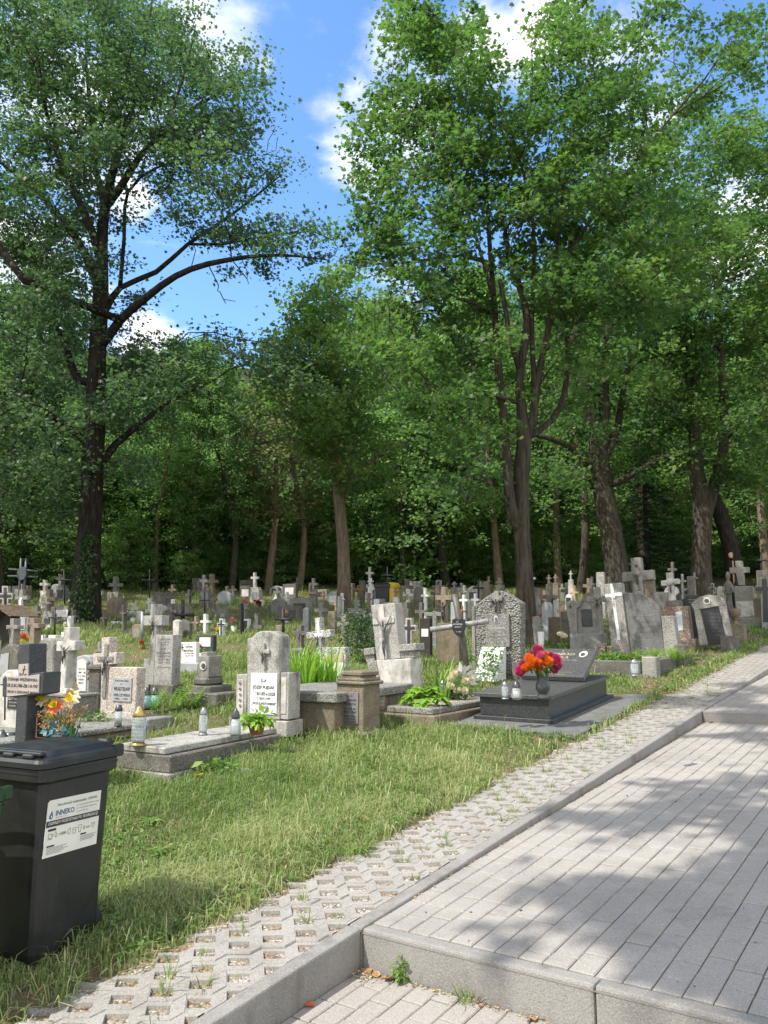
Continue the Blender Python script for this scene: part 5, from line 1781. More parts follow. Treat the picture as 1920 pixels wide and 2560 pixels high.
# ---- 14-20 left group
g = G('grave', 'white five-sided headstone with a black plaque reading SZUSTAK, at the left edge', 'grave', 22, 1830, 26, d=8.0)
g.poly('headstone', [(-14, 1840), (50, 1840), (47, 1690), (34, 1675), (18, 1675), (-6, 1697)], 0, .14, 'limewash', .008, ground=True)
g.rect('plaque', 18, 44, 1741, 1772, -.012, 0, 'darkplate', .002)
for body, a, b, t_, u_ in (('SZUSTAK', 20, 43, 1744, 1750), ('* 21 IX 1901', 21, 42, 1754, 1758), ('POKÓJ', 24, 39, 1762, 1767)):
    g.text('plaque', body, a, b, t_, u_, -.012, 'inkpale', .02)
g.tube('iron_cross', [(12, 1800, -.10), (13, 1690, -.10)], .008, 'iron', 6)
g.tube('iron_cross', [(2, 1712, -.10), (22, 1710, -.10)], .008, 'iron', 6)
g.done()
g = G('grave', 'grey stone cross on a mossy gabled block, left edge under the shingled roof', 'grave', 20, 1712, 28, d=11.5)
g.poly('headstone', [(-14, 1735), (42, 1735), (43, 1632), (30, 1614), (20, 1610), (4, 1622), (-10, 1640)], 0, .30, 'oldstone', .012, ground=True)
g.poly('plaque', [(-6, 1690), (18, 1690), (22, 1632), (2, 1636)], -.012, 0, 'plaque_grey', .002)
cross_px(g, 'cross', 27, 1546, 1614, 28, .08, .2, 'greystone', .36, .25, lean=3)
g.corpus(26, 1566, 1592, .08, 'bronze')
g.done()
g = G('grave', 'brown stone cross on a stem, above the big charcoal cross', 'grave', 80, 1660, 28, d=12.6)
cross_px(g, 'cross', 79, 1545, 1660, 34, 0, .14, 'brownstone', .36, .12, ah=12, ground=True)
g.corpus(74, 1558, 1582, 0, 'bronze')
g.done()
g = G('grave', 'round-topped grey headstone with a tall relief of Christ, behind the charcoal cross', 'grave', 112, 1760, 28, d=9.8)
g.poly('headstone', arch_px(94, 133, 1595, 1760, 1618), 0, .26, 'greystone', .012, ground=True)
g.corpus(108, 1612, 1685, 0, 'corpusgrey', 0, ws=.6)
g.done()
g = G('grave', 'plain red-brown slab headstone, left of the white cross on its pedestal', 'grave', 146, 1752, 28, d=9.9)
g.rect('headstone', 134, 160, 1626, 1755, 0, .10, 'redstone', .01, ground=True)
g.done()
g = G('grave', 'pale grey headstone with a lily relief and broken top, right of the white cross', 'grave', 208, 1755, 28, d=9.7)
g.poly('headstone', [(186, 1760), (226, 1760), (229, 1655), (222, 1641), (210, 1637), (190, 1643)], 0, .16, 'plaque_grey', .01, ground=True)
g.poly('tablet', [(191, 1728), (214, 1728), (216, 1655), (205, 1647), (193, 1652)], -.01, 0, 'plaque_white', .003)
g.worn('tablet', 194, 213, 1668, 1712, -.01, 5, 'ink', 9)
g.rect('plinth', 184, 232, 1738, 1770, -.05, .24, 'oldstone', .01, ground=True)
for i in range(4):
    g.poly('lily_relief', [(217, 1700 - i * 12), (224, 1690 - i * 12), (219, 1686 - i * 12)], -.012, 0, 'greystone', .002)
g.done()
g = G('grave', 'dark low stone with a cut-off top, between the lily headstone and the terrazzo cross', 'grave', 233, 1756, 28, d=9.6)
g.rect('headstone', 220, 248, 1672, 1756, 0, .18, 'oldstone', .01, ground=True)
g.rect('headstone', 216, 252, 1664, 1674, -.03, .21, 'oldstone', .008)
g.done()

# ---- right-hand group beside the path
g = G('grave', 'three-part speckled headstone with a white painted crucifix, leaning left by the path', 'grave', 1610, 1642, 32, d=13.6)
g.poly('headstone', [(1532, 1645), (1576, 1645), (1551.4, 1456), (1509.5, 1460.6)], 0, .24, 'terrazzo_grey', .008)
g.poly('headstone', [(1576, 1645), (1664, 1645), (1648, 1515.6), (1598, 1478), (1557, 1485)], .05, .20, 'speckgranite', .006)
g.poly('headstone', [(1663, 1645), (1698, 1645), (1684.5, 1539.6), (1652.7, 1540)], 0, .24, 'terrazzo_grey', .008)
g.rect('plinth', 1525, 1706, 1639, 1660, -.06, .30, 'concrete', .01, ground=True)
g.poly('painted_cross', [(1543.5, 1600), (1551, 1600), (1536.4, 1491), (1555.6, 1489), (1554, 1480), (1535, 1483), (1532, 1459.5), (1525.5, 1460), (1528, 1484), (1512, 1486), (1513, 1494), (1529.4, 1492.5)], -.006, 0, 'whitepaint', .001)
g.worn('headstone', 1582, 1640, 1535, 1600, .05, 5, 'inkgrey', 4, .3)
g.corpus(1533, 1486, 1516, -.006, 'corpuswhite', -.08)
xr = g.P(1700, 1640)[0]
xl = g.P(1530, 1640)[0]
LF = 1.75
g.box('kerb', xr - .10, xr, -LF + .2, -.06, -.2, .10, 'oldstone', .012)
g.box('kerb', xl + .1, xr - .22, -LF, -LF + .12, -.2, .075, 'oldstone', .012)
g.box('kerb', xl, xl + .1, -LF, -.06, -.2, .08, 'oldstone', .012)
g.box('kerb', xr - .20, xr + .02, -LF - .04, -LF + .19, -.25, .14, 'concrete', .012)
g.box('bed_soil', xl + .1, xr - .1, -LF + .12, -.06, -.2, .03, 'gravel', 0)
g.box('kerb', xr - .04, xr + .14, -.28, .06, -.2, .30, 'oldstone', .014)
g.done()
PNT = g
g = G('grave', 'big plain concrete cross with a dark crucifix, towering behind the three-part headstone', 'grave', 1600, 1612, 32, d=16.2)
g.poly('cross', [(1592, 1615), (1622, 1615), (1606, 1451), (1634, 1449), (1632, 1424), (1604, 1427), (1601, 1393), (1576, 1395), (1578, 1429), (1554, 1431), (1556, 1455), (1580, 1453)], 0, .20, 'greystone', .008, ground=True)
g.rect('pillar', 1611, 1637, 1450, 1612, .05, .25, 'brownstone', .008, ground=True)
g.rect('pillar', 1637, 1662, 1482, 1612, .05, .25, 'greystone', .008, ground=True)
g.corpus(1593, 1432, 1463, 0, 'bronze', -.05)
g.rect('sign', 1588, 1594, 1412, 1418, -.01, 0, 'bronze', .001)
g.done()
g = G('grave', 'lichen-spotted cross with a dark crucifix on a red-brown block, beside the three-part headstone', 'grave', 1690, 1618, 32, d=15.2)
g.poly('cross', [(1672, 1505), (1688, 1505), (1682, 1461), (1697, 1459), (1695, 1446), (1680, 1448), (1678, 1431), (1664, 1432), (1666, 1450), (1652, 1452), (1653, 1465), (1668, 1464)], .06, .22, 'limewash', .006)
g.rect('cap', 1664, 1700, 1501, 1516, .02, .3, 'oldstone', .008)
g.poly('headstone', [(1660, 1602), (1728, 1602), (1717, 1515), (1652, 1517)], 0, .34, 'redstone', .01)
g.poly('plinth', [(1655, 1630), (1738, 1630), (1737, 1597), (1655, 1600)], -.05, .40, 'redstone', .012, ground=True)
g.poly('plaque', [(1692, 1577), (1708, 1576), (1704, 1528), (1688, 1530)], -.012, 0, 'whitepaint', .002)
g.corpus(1676, 1456, 1483, .06, 'bronze', -.05)
g.done()
g = G('grave', 'black arched headstone with pale lettering, half hidden behind the lichen-spotted block', 'grave', 1735, 1592, 32, d=17)
g.poly('headstone', [(1706, 1592), (1775, 1592), (1762, 1500), (1750, 1491), (1735, 1487), (1718, 1490), (1702, 1502)], 0, .12, 'darkplate', .006, ground=True)
g.worn('headstone', 1720, 1745, 1496, 1515, 0, 3, 'inkpale', 6)
g.done()


def q8(pts):
    return [(a / 4.366 + 1540, b / 4.366 + 1340) for a, b in pts]


g = G('grave', 'sharply leaning headstone with a dark plaque under a pediment with round photo', 'grave', 1785, 1612, 32, d=14.9)
g.poly('pediment', q8([(815, 742), (850, 812), (1195, 752), (1178, 690), (1110, 652), (1000, 640), (900, 672)]), 0, .18, 'terrazzo_grey', .008)
g.poly('post', q8([(850, 812), (917, 803), (1005, 1190), (915, 1190)]), 0, .16, 'terrazzo_grey', .006)
g.poly('post', q8([(1120, 766), (1193, 752), (1275, 1160), (1213, 1170)]), 0, .16, 'terrazzo_grey', .006)
g.poly('plaque', q8([(918, 802), (1120, 766), (1213, 1170), (1006, 1200)]), .04, .10, 'darkplate', .003)
a, b = 1778, 1810
g.worn('plaque', 1772, 1806, 1530, 1592, .04, 7, 'inkgrey', 8, .5)
g.rect('plinth', 1800, 1842, 1590, 1625, -.16, .25, 'oldstone', .014, ground=True)
g.disc('photo', 990 / 4.366 + 1540, 708 / 4.366 + 1340, 9, 0, 'photo', .012)
g.disc('photo', 990 / 4.366 + 1540, 708 / 4.366 + 1340, 5.5, -.012, 'photodark', .003)
g.done()
g = G('grave_urn', 'brown stone urn on a low block, right of the leaning dark plaque', 'urn', 1845, 1598, 32, d=16.2)
g.rect('block', 1826, 1862, 1561, 1605, 0, .32, 'brownstone', .012, ground=True)
x, z = g.P(1836, 1561)
k = g.k
g.mb('urn').lathe([(.07, z), (.075, z + .02), (.03, z + .05), (.028, z + .09), (.07, z + .13), (.115, z + .19), (.13, z + .26), (.132, z + .33), (.115, z + .33), (.10, z + .26)], 16, 'brownstone', None, True, x, .15)
g.done()
g = G('grave', 'grey cross above a tall block with a whitish streaked foot, behind the stone urn', 'grave', 1862, 1572, 32, d=19.5)
g.poly('cross', [(1846, 1463), (1861, 1463), (1859, 1432), (1873, 1431), (1872, 1417), (1857, 1418), (1855, 1402), (1837, 1402), (1839, 1418), (1823, 1419), (1824, 1434), (1840, 1433)], .06, .24, 'greystone', .008)
g.poly('headstone', [(1842, 1560), (1888, 1560), (1881, 1465), (1834, 1465)], 0, .36, 'greystone', .01)
g.rect('headstone', 1882, 1904, 1496, 1560, .02, .34, 'brownstone', .01)
g.poly('stain_panel', [(1845, 1543), (1886, 1540), (1882, 1502), (1840, 1504)], -.008, 0, 'limewash', .003)
g.rect('plinth', 1838, 1925, 1545, 1578, -.05, .5, 'greystone', .012, ground=True)
g.done()
g = G('grave', 'dark cross with a pale frame at the right edge of the graves', 'grave', 1912, 1560, 32, d=19)
g.poly('cross', [(1903, 1560), (1926, 1560), (1924, 1482), (1944, 1482), (1944, 1462), (1922, 1462), (1920, 1442), (1900, 1442), (1901, 1462), (1888, 1463), (1888, 1482), (1902, 1482)], 0, .14, 'terrazzo', .006, ground=True)
g.poly('inner_cross', [(1908, 1555), (1921, 1555), (1919, 1477), (1940, 1477), (1940, 1467), (1918, 1467), (1916, 1447), (1905, 1447), (1906, 1467), (1891, 1468), (1891, 1477), (1907, 1477)], -.02, 0, 'darkplate', .003)
g.done()
g = G('grave_statue', 'slender grey-green statue of a draped figure on a small plinth, under the broken trunk', 'statue', 1822, 1510, 32, d=20)
x, z = 0, 0
g.mb('plinth').box(-.22, .22, -.05, .35, -.1, .34, 'greystone', .012)
g.mb('figure').lathe([(.13, .34), (.14, .40), (.10, .62), (.085, .80), (.10, .95), (.13, 1.10), (.12, 1.20), (.05, 1.27), (.045, 1.30), (.075, 1.36), (.08, 1.43), (.05, 1.50), (.005, 1.53)], 14, 'greystone', Matrix.Translation((0, .15, 0)) @ Matrix.Diagonal((.72, .6, .92, 1)))
g.mb('figure').tube([(-.08, .15, 1.05), (-.12, .08, .88), (-.03, .04, .82)], [.032, .03, .024], 8, 'greystone')
g.mb('figure').tube([(.08, .15, 1.05), (.12, .08, .88), (.03, .04, .84)], [.032, .03, .024], 8, 'greystone')
g.foot(-.25, .25, -.1, .4)
g.done()


def q7(pts):
    return [(a / 6.38 + 1300, b / 6.38 + 1380) for a, b in pts]


g = G('grave', 'grey headstone with curved left wing, dark tablet and cross behind a slab', 'grave', 1468, 1601, 30, d=14.6)
g.poly('headstone', q7([(800, 1310), (915, 1310), (900, 900), (960, 870), (985, 770), (860, 785), (800, 770), (730, 800), (735, 900), (760, 1050)]), .0, .14, 'greystone', .006)
g.poly('headstone', q7([(920, 1310), (1312, 1305), (1280, 800), (985, 800), (940, 890), (905, 900)]), .05, .20, 'greystone', .006)
g.poly('cross', q7([(1190, 800), (1268, 800), (1262, 705), (1370, 700), (1370, 790), (1265, 795), (1255, 555), (1165, 560), (1175, 705), (1065, 705), (1070, 800)][::1])[0:0] or q7([(1185, 830), (1280, 830), (1268, 792), (1372, 790), (1370, 700), (1262, 702), (1255, 555), (1165, 560), (1175, 706), (1062, 708), (1068, 800), (1180, 796)]), .03, .17, 'greystone', .006)
g.poly('tablet', q7([(985, 1190), (1155, 1190), (1135, 912), (968, 915)]), .035, .05, 'darkplate', .003)
g.worn('tablet', 1455, 1478, 1527, 1563, .035, 6, 'inkgrey', 12)
g.rect('plinth', 1424, 1505, 1584, 1606, -.03, .34, 'concrete', .01, ground=True)
g.poly('wing_mark', q7([(795, 905), (812, 905), (810, 880), (832, 876), (830, 862), (808, 866), (806, 822), (792, 822), (794, 866), (776, 868), (776, 882), (794, 880)]), -.004, 0, 'ink', 0)
g.box('tomb_slab', -.55, .27, -1.9, -.03, -.30, -.02, 'oldstone', .01)
g.box('tomb_slab', -.60, .32, -1.95, .0, -.02, .045, 'slabgrey', .012)
g.corpus(1492, 1494, 1521, .03, 'bronze')
g.done()
g = G('stone_post', 'pair of short rusty-brown kerb posts, left of the painted pillar', 'post', 1500, 1640, 32, d=13.9)
g.rect('post', 1494, 1512, 1608, 1645, 0, .14, 'redstone', .01, ground=True)
g.rect('post', 1516, 1530, 1615, 1645, .03, .15, 'redstone', .01, ground=True)
g.done()

# ------------------------------------------------------------------ wheelie bins
def rrect(hx, hy, r, n=4):
    o = []
    for cx, cy, a0 in ((hx - r, hy - r, 0), (-hx + r, hy - r, 90), (-hx + r, -hy + r, 180), (hx - r, -hy + r, 270)):
        for i in range(n + 1):
            a = math.radians(a0 + 90 * i / n)
            o.append((cx + r * math.cos(a), cy + r * math.sin(a)))
    return o


def loft(mb, rings, mat, caps=(True, True), smooth=False):
    n = len(rings[0])
    v = [p for r in rings for p in r]
    f = []
    for k in range(len(rings) - 1):
        for i in range(n):
            j = (i + 1) % n
            f.append((k * n + i, k * n + j, (k + 1) * n + j, (k + 1) * n + i))
    if caps[0]:
        f.append(tuple(range(n - 1, -1, -1)))
    if caps[1]:
        f.append(tuple((len(rings) - 1) * n + i for i in range(n)))
    mb.add(v, f, mat, smooth)


def bin_120(name, label, cat, loc, rz, mat, sticker=False, tilt=0.0, sc=1.0):
    """front towards local -Y, hinge and wheels at +Y, origin at the base centre"""
    root = empty(name, loc, rz, label, cat)
    root.rotation_euler = (tilt, 0, rz)
    root.scale = (sc, sc, sc)
    b = MB()

    def ring(hx, hy, cy, z, r=.05):
        return [(x, y + cy, z) for x, y in rrect(hx, hy, r)]
    loft(b, [ring(.195, .195, .0, .02, .04), ring(.2, .203, 0, .05, .045), ring(.21, .213, .0, .42), ring(.222, .224, .0, .80), ring(.226, .227, .0, .85)], mat)
    b.build('body', root)
    rim = MB()
    loft(rim, [ring(.228, .23, 0, .80, .05), ring(.246, .248, 0, .815, .05), ring(.246, .248, 0, .868, .05), ring(.232, .235, 0, .872, .05)], mat)
    loft(rim, [ring(.2495, .2515, 0, .845, .05), ring(.2495, .2515, 0, .852, .05)], mat)
    rim.build('rim', root)
    lid = MB()
    loft(lid, [ring(.252, .254, -.004, .874, .05), ring(.253, .255, -.004, .898, .05), ring(.240, .242, -.004, .912, .05), ring(.215, .22, .0, .918, .05), ring(.195, .198, .01, .945, .06), ring(.12, .15, .02, .957, .06)], mat, (True, True))
    for x in (-.13, 0, .13):
        lid.box(x - .035, x + .035, -.244, -.19, .912, .935, mat, .008)
    lid.box(-.20, .20, -.225, -.19, .925, .943, mat, .008)
    lid.box(-.20, -.12, .19, .244, .90, .955, mat, .012)
    lid.box(.12, .20, .19, .244, .90, .955, mat, .012)
    lo = lid.build('lid', root)
    hd = MB()
    hd.tube([(-.20, .285, .90), (0, .29, .905), (.20, .285, .90)], .014, 8, mat)
    for x in (-.19, .19):
        hd.box(x - .018, x + .018, .24, .31, .86, .92, mat, .006)
    hd.build('handle', root)
    for x in (-.165, .165):
        w = MB()
        w.lathe([(.03, -.022), (.07, -.022), (.075, -.012), (.075, .012), (.07, .022), (.03, .022)], 20, 'rubber', Matrix.Translation((x, .165, .075)) @ Matrix.Rotation(math.pi / 2, 4, 'Y'))
        w.build('wheel', root)
    ax = MB()
    ax.tube([(-.16, .165, .075), (.16, .165, .075)], .01, 6, 'galv')
    ax.build('axle', root)
    if sticker:
        s = MB()
        # label on the right-hand side (+X); the side wall leans outward: follow it
        sl = math.atan2(.222 - .21, .38)
        mt = Matrix.Translation((.2185, -.022, .592)) @ Matrix.Rotation(sl, 4, 'Y') @ Matrix.Rotation(math.pi / 2, 4, 'Z') @ Matrix.Rotation(math.radians(1.5), 4, 'Y') @ Matrix.Scale(1.04, 4)
        Wd, Hh = .315, .245

        def T(body, x, z, w, h, m, fat=.012):
            s.text(body, w, h, m, mt @ Matrix.Translation((x, -.0012, z)), fat)

        def B(x0, x1, z0, z1, m, dy=.001):
            s.add([(x0, -dy, z0), (x1, -dy, z0), (x1, -dy, z1), (x0, -dy, z1)], [(0, 1, 2, 3)], m, False, mt)
        s.prism([(-Wd / 2, -Hh / 2), (Wd / 2, -Hh / 2), (Wd / 2, Hh / 2), (-Wd / 2 + .012, Hh / 2), (-Wd / 2, Hh / 2 - .01)], 0, .003, 'sticker', 0, mt)
        T('Nieruchomość niezamieszkała - UMOWA', .015, .098, .235, .0135, 'ink', .0)
        T('INNEKO', -.055, .062, .108, .024, 'inkblue', .02)
        T('RCS Sp. z o.o.', -.072, .042, .07, .007, 'inkgrey', 0)
        s.prism([(-.146, .047), (-.138, .040), (-.128, .042), (-.124, .052), (-.127, .064), (-.133, .078), (-.136, .066), (-.143, .060)], -.0013, -.0008, 'inkblue', 0, mt)
        s.prism([(-.136, .046), (-.132, .046), (-.1305, .053), (-.133, .060), (-.137, .053)], -.0022, -.0014, 'sticker', 0, mt)
        B(.010, .0108, .046, .080, 'inkgrey')
        T('ul. Teatralna 49, 66-400 Gorzów Wlkp.', .082, .077, .135, .0075, 'inkgrey', 0)
        T('tel. 95 722 55 88, rcs@inneko.pl', .075, .0625, .12, .0075, 'inkgrey', 0)
        T('www.inneko.pl', .048, .049, .066, .0075, 'inkgrey', 0)
        B(-Wd / 2, Wd / 2, .006, .033, 'ink')
        T('ODPADY POZOSTAŁE PO SEGREGACJI', 0, .0195, .292, .0165, 'sticker', .01)
        B(-.143, -.098, -.012, -.002, 'ink')
        B(-.143, -.100, -.080, -.073, 'ink')
        B(.050, .085, -.062, -.055, 'ink')
        for i, w in enumerate((.115, .095, .125, .10, .085)):
            B(-.143, -.143 + w, -.0855 - i * .0062, -.0835 - i * .0062, 'inkgrey')
        for i, w in enumerate((.095, .085, .09, .075)):
            B(.050, .05 + w, -.069 - i * .0062, -.067 - i * .0062, 'inkgrey')

        def stroke(pts, m='ink', th=.0016):
            for (x0, z0), (x1, z1) in zip(pts[:-1], pts[1:]):
                d = math.hypot(x1 - x0, z1 - z0) or 1
                nx_, nz_ = -(z1 - z0) / d * th / 2, (x1 - x0) / d * th / 2
                s.add([(x0 + nx_, -.0012, z0 + nz_), (x0 - nx_, -.0012, z0 - nz_), (x1 - nx_, -.0012, z1 - nz_), (x1 + nx_, -.0012, z1 + nz_)], [(0, 1, 2, 3)], m, False, mt)
        z = -.036
        stroke([(-.140, z + .012), (-.118, z + .012), (-.120, z - .006), (-.137, z - .006), (-.140, z + .012)])
        stroke([(-.118, z + .008), (-.112, z + .007), (-.114, z - .001), (-.119, z)])
        stroke([(-.142, z - .010), (-.116, z - .010)])
        stroke([(-.104, z + .016), (-.098, z + .018), (-.088, z - .002), (-.098, z - .006), (-.104, z + .016)])
        stroke([(-.076, z + .003), (-.045, z + .004)])
        for i in range(4):
            stroke([(-.068 + i * .006, z - .004), (-.066 + i * .006, z + .011)])
        stroke([(-.045, z + .008), (-.036, z + .004), (-.045, z - .001), (-.045, z + .008)])
        stroke([(-.080, z + .009), (-.075, z + .003), (-.080, z - .003)])
        stroke([(-.028, z - .006), (-.028, z + .010), (-.022, z + .010), (-.022, z + .018), (-.014, z + .018), (-.014, z - .006), (-.028, z - .006)])
        stroke([(.000, z + .014), (.020, z + .014), (.018, z - .010), (.003, z - .010), (.000, z + .014)])
        stroke([(.004, z + .004), (.016, z + .004)])
        stroke([(.030, z + .016), (.038, z + .022), (.048, z + .022), (.056, z + .016), (.052, z + .008), (.049, z + .011), (.049, z - .010), (.036, z - .010), (.036, z + .011), (.033, z + .008), (.030, z + .016)])
        stroke([(.064, z - .002), (.074, z - .002), (.069, z + .014), (.064, z - .002)])
        stroke([(.066, z + .004), (.072, z + .004)])
        stroke([(.082, z + .001), (.104, z + .002), (.104, z + .006), (.082, z + .004), (.082, z + .001)])
        stroke([(.112, z + .016), (.134, z + .017), (.132, z + .004), (.124, z - .006), (.116, z + .003), (.112, z + .016)])
        stroke([(.118, z + .008), (.122, z + .011)])
        stroke([(.126, z + .012), (.130, z + .009)])
        s.build('label_sticker', root)
    return root


BTH = math.radians(25)
bp = gp(78, 2425)[0]
off = Vector((-.19, .19, 0))
off = Vector((off.x * math.cos(BTH) + off.y * math.sin(BTH), -off.x * math.sin(BTH) + off.y * math.cos(BTH), 0))
bc = bp + off
bc.z = float(zt(bc.x, bc.y)) - .01
bin_120('wheelie_bin', 'black wheelie bin with a white INNEKO waste label on its side', 'wheelie bin', bc, -BTH, 'binblack', True)
FOOT.append((bc.x, bc.y, .19, .2, BTH))
gx_, gy_ = bc.x - .30, bc.y - .575
bin_120('wheelie_bin', 'green wheelie bin cut off by the left edge, in front of the black one', 'wheelie bin', Vector((gx_, gy_, float(zt(gx_, gy_)) - .06)), -BTH + .06, 'bingreen')
FOOT.append((gx_, gy_, .2, .2, BTH))


# ------------------------------------------------------------------ small things on the graves
def on_plane(px, py, z):
    r = ray(px, py)
    t = (z - CAMH) / r[2]
    return at_t(px, py, t), t


LAN = {
    'brass': ('brass', 'glass', 'brass', [(.50, 0), (.50, .03), (.40, .07), (.34, .09)], [(.36, .09), (.42, .12), (.42, .68), (.40, .72)], [(.42, .72), (.44, .75), (.36, .84), (.26, .88), (.22, .94), (.10, .98), (.02, 1.0)]),
    'slim': ('silver', 'glass', 'silver', [(.50, 0), (.48, .05), (.38, .10)], [(.38, .10), (.42, .20), (.42, .66), (.34, .72)], [(.38, .72), (.40, .76), (.34, .86), (.16, .95), (.03, 1.0)]),
    'drop': ('silver', 'glass', 'gunmetal', [(.40, 0), (.42, .04)], [(.44, .04), (.50, .16), (.42, .40), (.32, .62)], [(.36, .62), (.37, .68), (.28, .84), (.12, .94), (.02, 1.0)]),
    'blue': ('gunmetal', 'glassblue', 'gunmetal', [(.36, 0), (.38, .05)], [(.40, .05), (.50, .22), (.48, .45), (.30, .62)], [(.34, .62), (.35, .68), (.24, .84), (.10, .95), (.02, 1.0)]),
    'amber': ('brass', 'glassamber', 'gunmetal', [(.34, 0), (.36, .05)], [(.38, .05), (.50, .24), (.50, .46), (.30, .66)], [(.32, .66), (.33, .74), (.24, .88), (.10, .96), (.02, 1.0)]),
    'white': ('gunmetal', 'wax', 'gunmetal', [(.40, 0), (.42, .04)], [(.46, .04), (.50, .2), (.46, .45), (.34, .58)], [(.38, .58), (.38, .66), (.26, .84), (.1, .95), (.02, 1)]),
    'box': ('gunmetal', 'glass', 'gunmetal', [(.46, 0), (.46, .08)], [(.46, .08), (.46, .72)], [(.48, .72), (.48, .86), (.36, .9), (.36, 1.0)]),
    'dark': ('gunmetal', 'glassgreen', 'gunmetal', [(.5, 0), (.5, .06), (.4, .1)], [(.42, .1), (.44, .6)], [(.46, .6), (.44, .7), (.3, .82), (.18, .9), (.1, 1.0)]),
    'marble': ('oldstone', 'redstone', 'gunmetal', [(.36, 0), (.40, .05)], [(.42, .05), (.50, .35), (.48, .70), (.46, .72)], [(.50, .71), (.42, .80), (.28, .92), (.08, .97), (.06, 1.0)]),
}


def lantern(px, base, top, style, label, z=None, wid=.36, d=None, wax='wax', group=None):
    if z is not None:
        p, t = on_plane(px, base, z)
    else:
        p, t = gp(px, base, d)
    h = (base - top) * t / F * 1.02
    b, gl, cp, pb, pg, pc = LAN[style]
    root = empty('grave_lantern', p, R.uniform(0, 6), label, 'lantern', group)
    for nm, prof, m in (('base', pb, b), ('glass', pg, gl), ('cap', pc, cp)):
        mb = MB()
        mb.lathe([(r * wid * h * 2 * 1.0, zz * h) for r, zz in prof], 16, m, None, style != 'brass' or nm != 'glass')
        if nm == 'glass' and style == 'brass':
            for i in range(16):
                for k in range(6):
                    a, zz = 6.283 * (i + .5 * (k % 2)) / 16, (.16 + .09 * k) * h
                    rr = .425 * wid * h * 2
                    mb.add([(rr * math.cos(a - .16), rr * math.sin(a - .16), zz), (rr * math.cos(a), rr * math.sin(a), zz - .04 * h), (rr * math.cos(a + .16), rr * math.sin(a + .16), zz), (rr * math.cos(a), rr * math.sin(a), zz + .04 * h), (rr * 1.06 * math.cos(a), rr * 1.06 * math.sin(a), zz)], [(0, 1, 4), (1, 2, 4), (2, 3, 4), (3, 0, 4)], 'glass')
        o = mb.build(nm, root)
    if gl.startswith('glass') and wax:
        mb = MB()
        mb.lathe([(.30 * wid * h * 2, .08 * h), (.30 * wid * h * 2, .42 * h), (.02, .43 * h)], 12, wax)
        mb.build('candle', root)
    return root


zs1 = TOMB1.p.z + .286
lantern(345, 1864, 1768, 'brass', 'large brass-capped lantern of cut glass at the front of the pale slab', zs1, .20)
lantern(507, 1838, 1770, 'slim', 'slim clear lantern with a silver cap, middle of the pale slab', zs1, .17)
lantern(588, 1842, 1772, 'drop', 'clear lantern with a pewter cap beside the terracotta flowerpot', zs1, .20)


def kon_z(px, py):
    z = KON.p.z + .307
    for _ in range(6):
        p, t = on_plane(px, py, z)
        yl = (p.x - KON.p.x) * KON.s + (p.y - KON.p.y) * KON.c
        z = KON.p.z + .306 + .068 * yl
    return z


lantern(1263, 1748, 1704, 'slim', 'clear lantern with a dark pointed cap, left of its pair on the black granite slab', kon_z(1263, 1748), .22)
lantern(1292, 1749, 1702, 'drop', 'bellied clear lantern with a small black cross, nearest the granite vase', kon_z(1292, 1749), .29)
lantern(1108, 1746, 1700, 'slim', 'greenish clear lantern between the hosta and the white roses', HOS.p.z + .22, .23)
lantern(1444, 1657, 1640, 'brass', 'small gold-capped lantern just behind the slanted granite plate', None, .4)
lantern(1211, 1692, 1664, 'white', 'white lantern with a dark cap at the foot of the slanted white stone', None, .34)
lantern(833, 1772, 1735, 'slim', 'small lantern with yellow wax beside the sandstone pillar', None, .22, 9.0, 'waxyellow')
lantern(946, 1742, 1669, 'marble', 'brown marbled stone lantern with a black cap behind the sandstone pillar', None, .24, 9.2, None)
lantern(295, 1815, 1765, 'box', 'grey cylindrical lantern on the slab before the WILCZYŃSKI block', WIL.p.z + .086, .19)
lantern(365, 1744, 1690, 'blue', 'pale blue lantern with a dark cap, left of its pair by the tall block', None, .27, 9.7)
lantern(386, 1741, 1689, 'blue', 'pale blue lantern with a dark cap, right of its pair by the tall block', None, .29, 9.75)
lantern(137, 1738, 1690, 'amber', 'amber lantern half hidden behind the charcoal cross', None, .22, 9.0, None)
lantern(181, 1738, 1688, 'amber', 'amber glass lantern on the pedestal right of the white cross', WIL.p.z + .30, .22, None, None)
lantern(24, 1858, 1800, 'box', 'plain glass jar lantern at the left edge behind the charcoal cross', None, .30, 7.4)
lantern(3, 1860, 1788, 'dark', 'dark lantern cut off by the left edge of the picture', None, .3, 7.3, None)
lantern(453, 1659, 1630, 'white', 'small white lantern before the pale BIELUŃSKA stone, left one', None, .30, 12.8)
lantern(466, 1657, 1623, 'slim', 'small clear lantern before the pale BIELUŃSKA stone, right one', None, .24, 12.8)
zp = PNT.p.z
lantern(1584, 1640, 1596, 'dark', 'grey-green lantern standing against the three-part headstone', zp + .05, .22, None, None)
lantern(1587, 1690, 1648, 'slim', 'clear round lantern on the corner block of the planted kerb', zp + .14, .26)
for i, (px, b, tp) in enumerate(((281, 1560, 1545), (288, 1560, 1546), (297, 1560, 1544), (305, 1558, 1545))):
    lantern(px, b, tp, 'white', 'tiny white-and-dark lantern on the far ledge, %s from the left' % ordinal(i + 1), None, .34, 19.5, None, 'row of tiny lanterns on the far ledge')


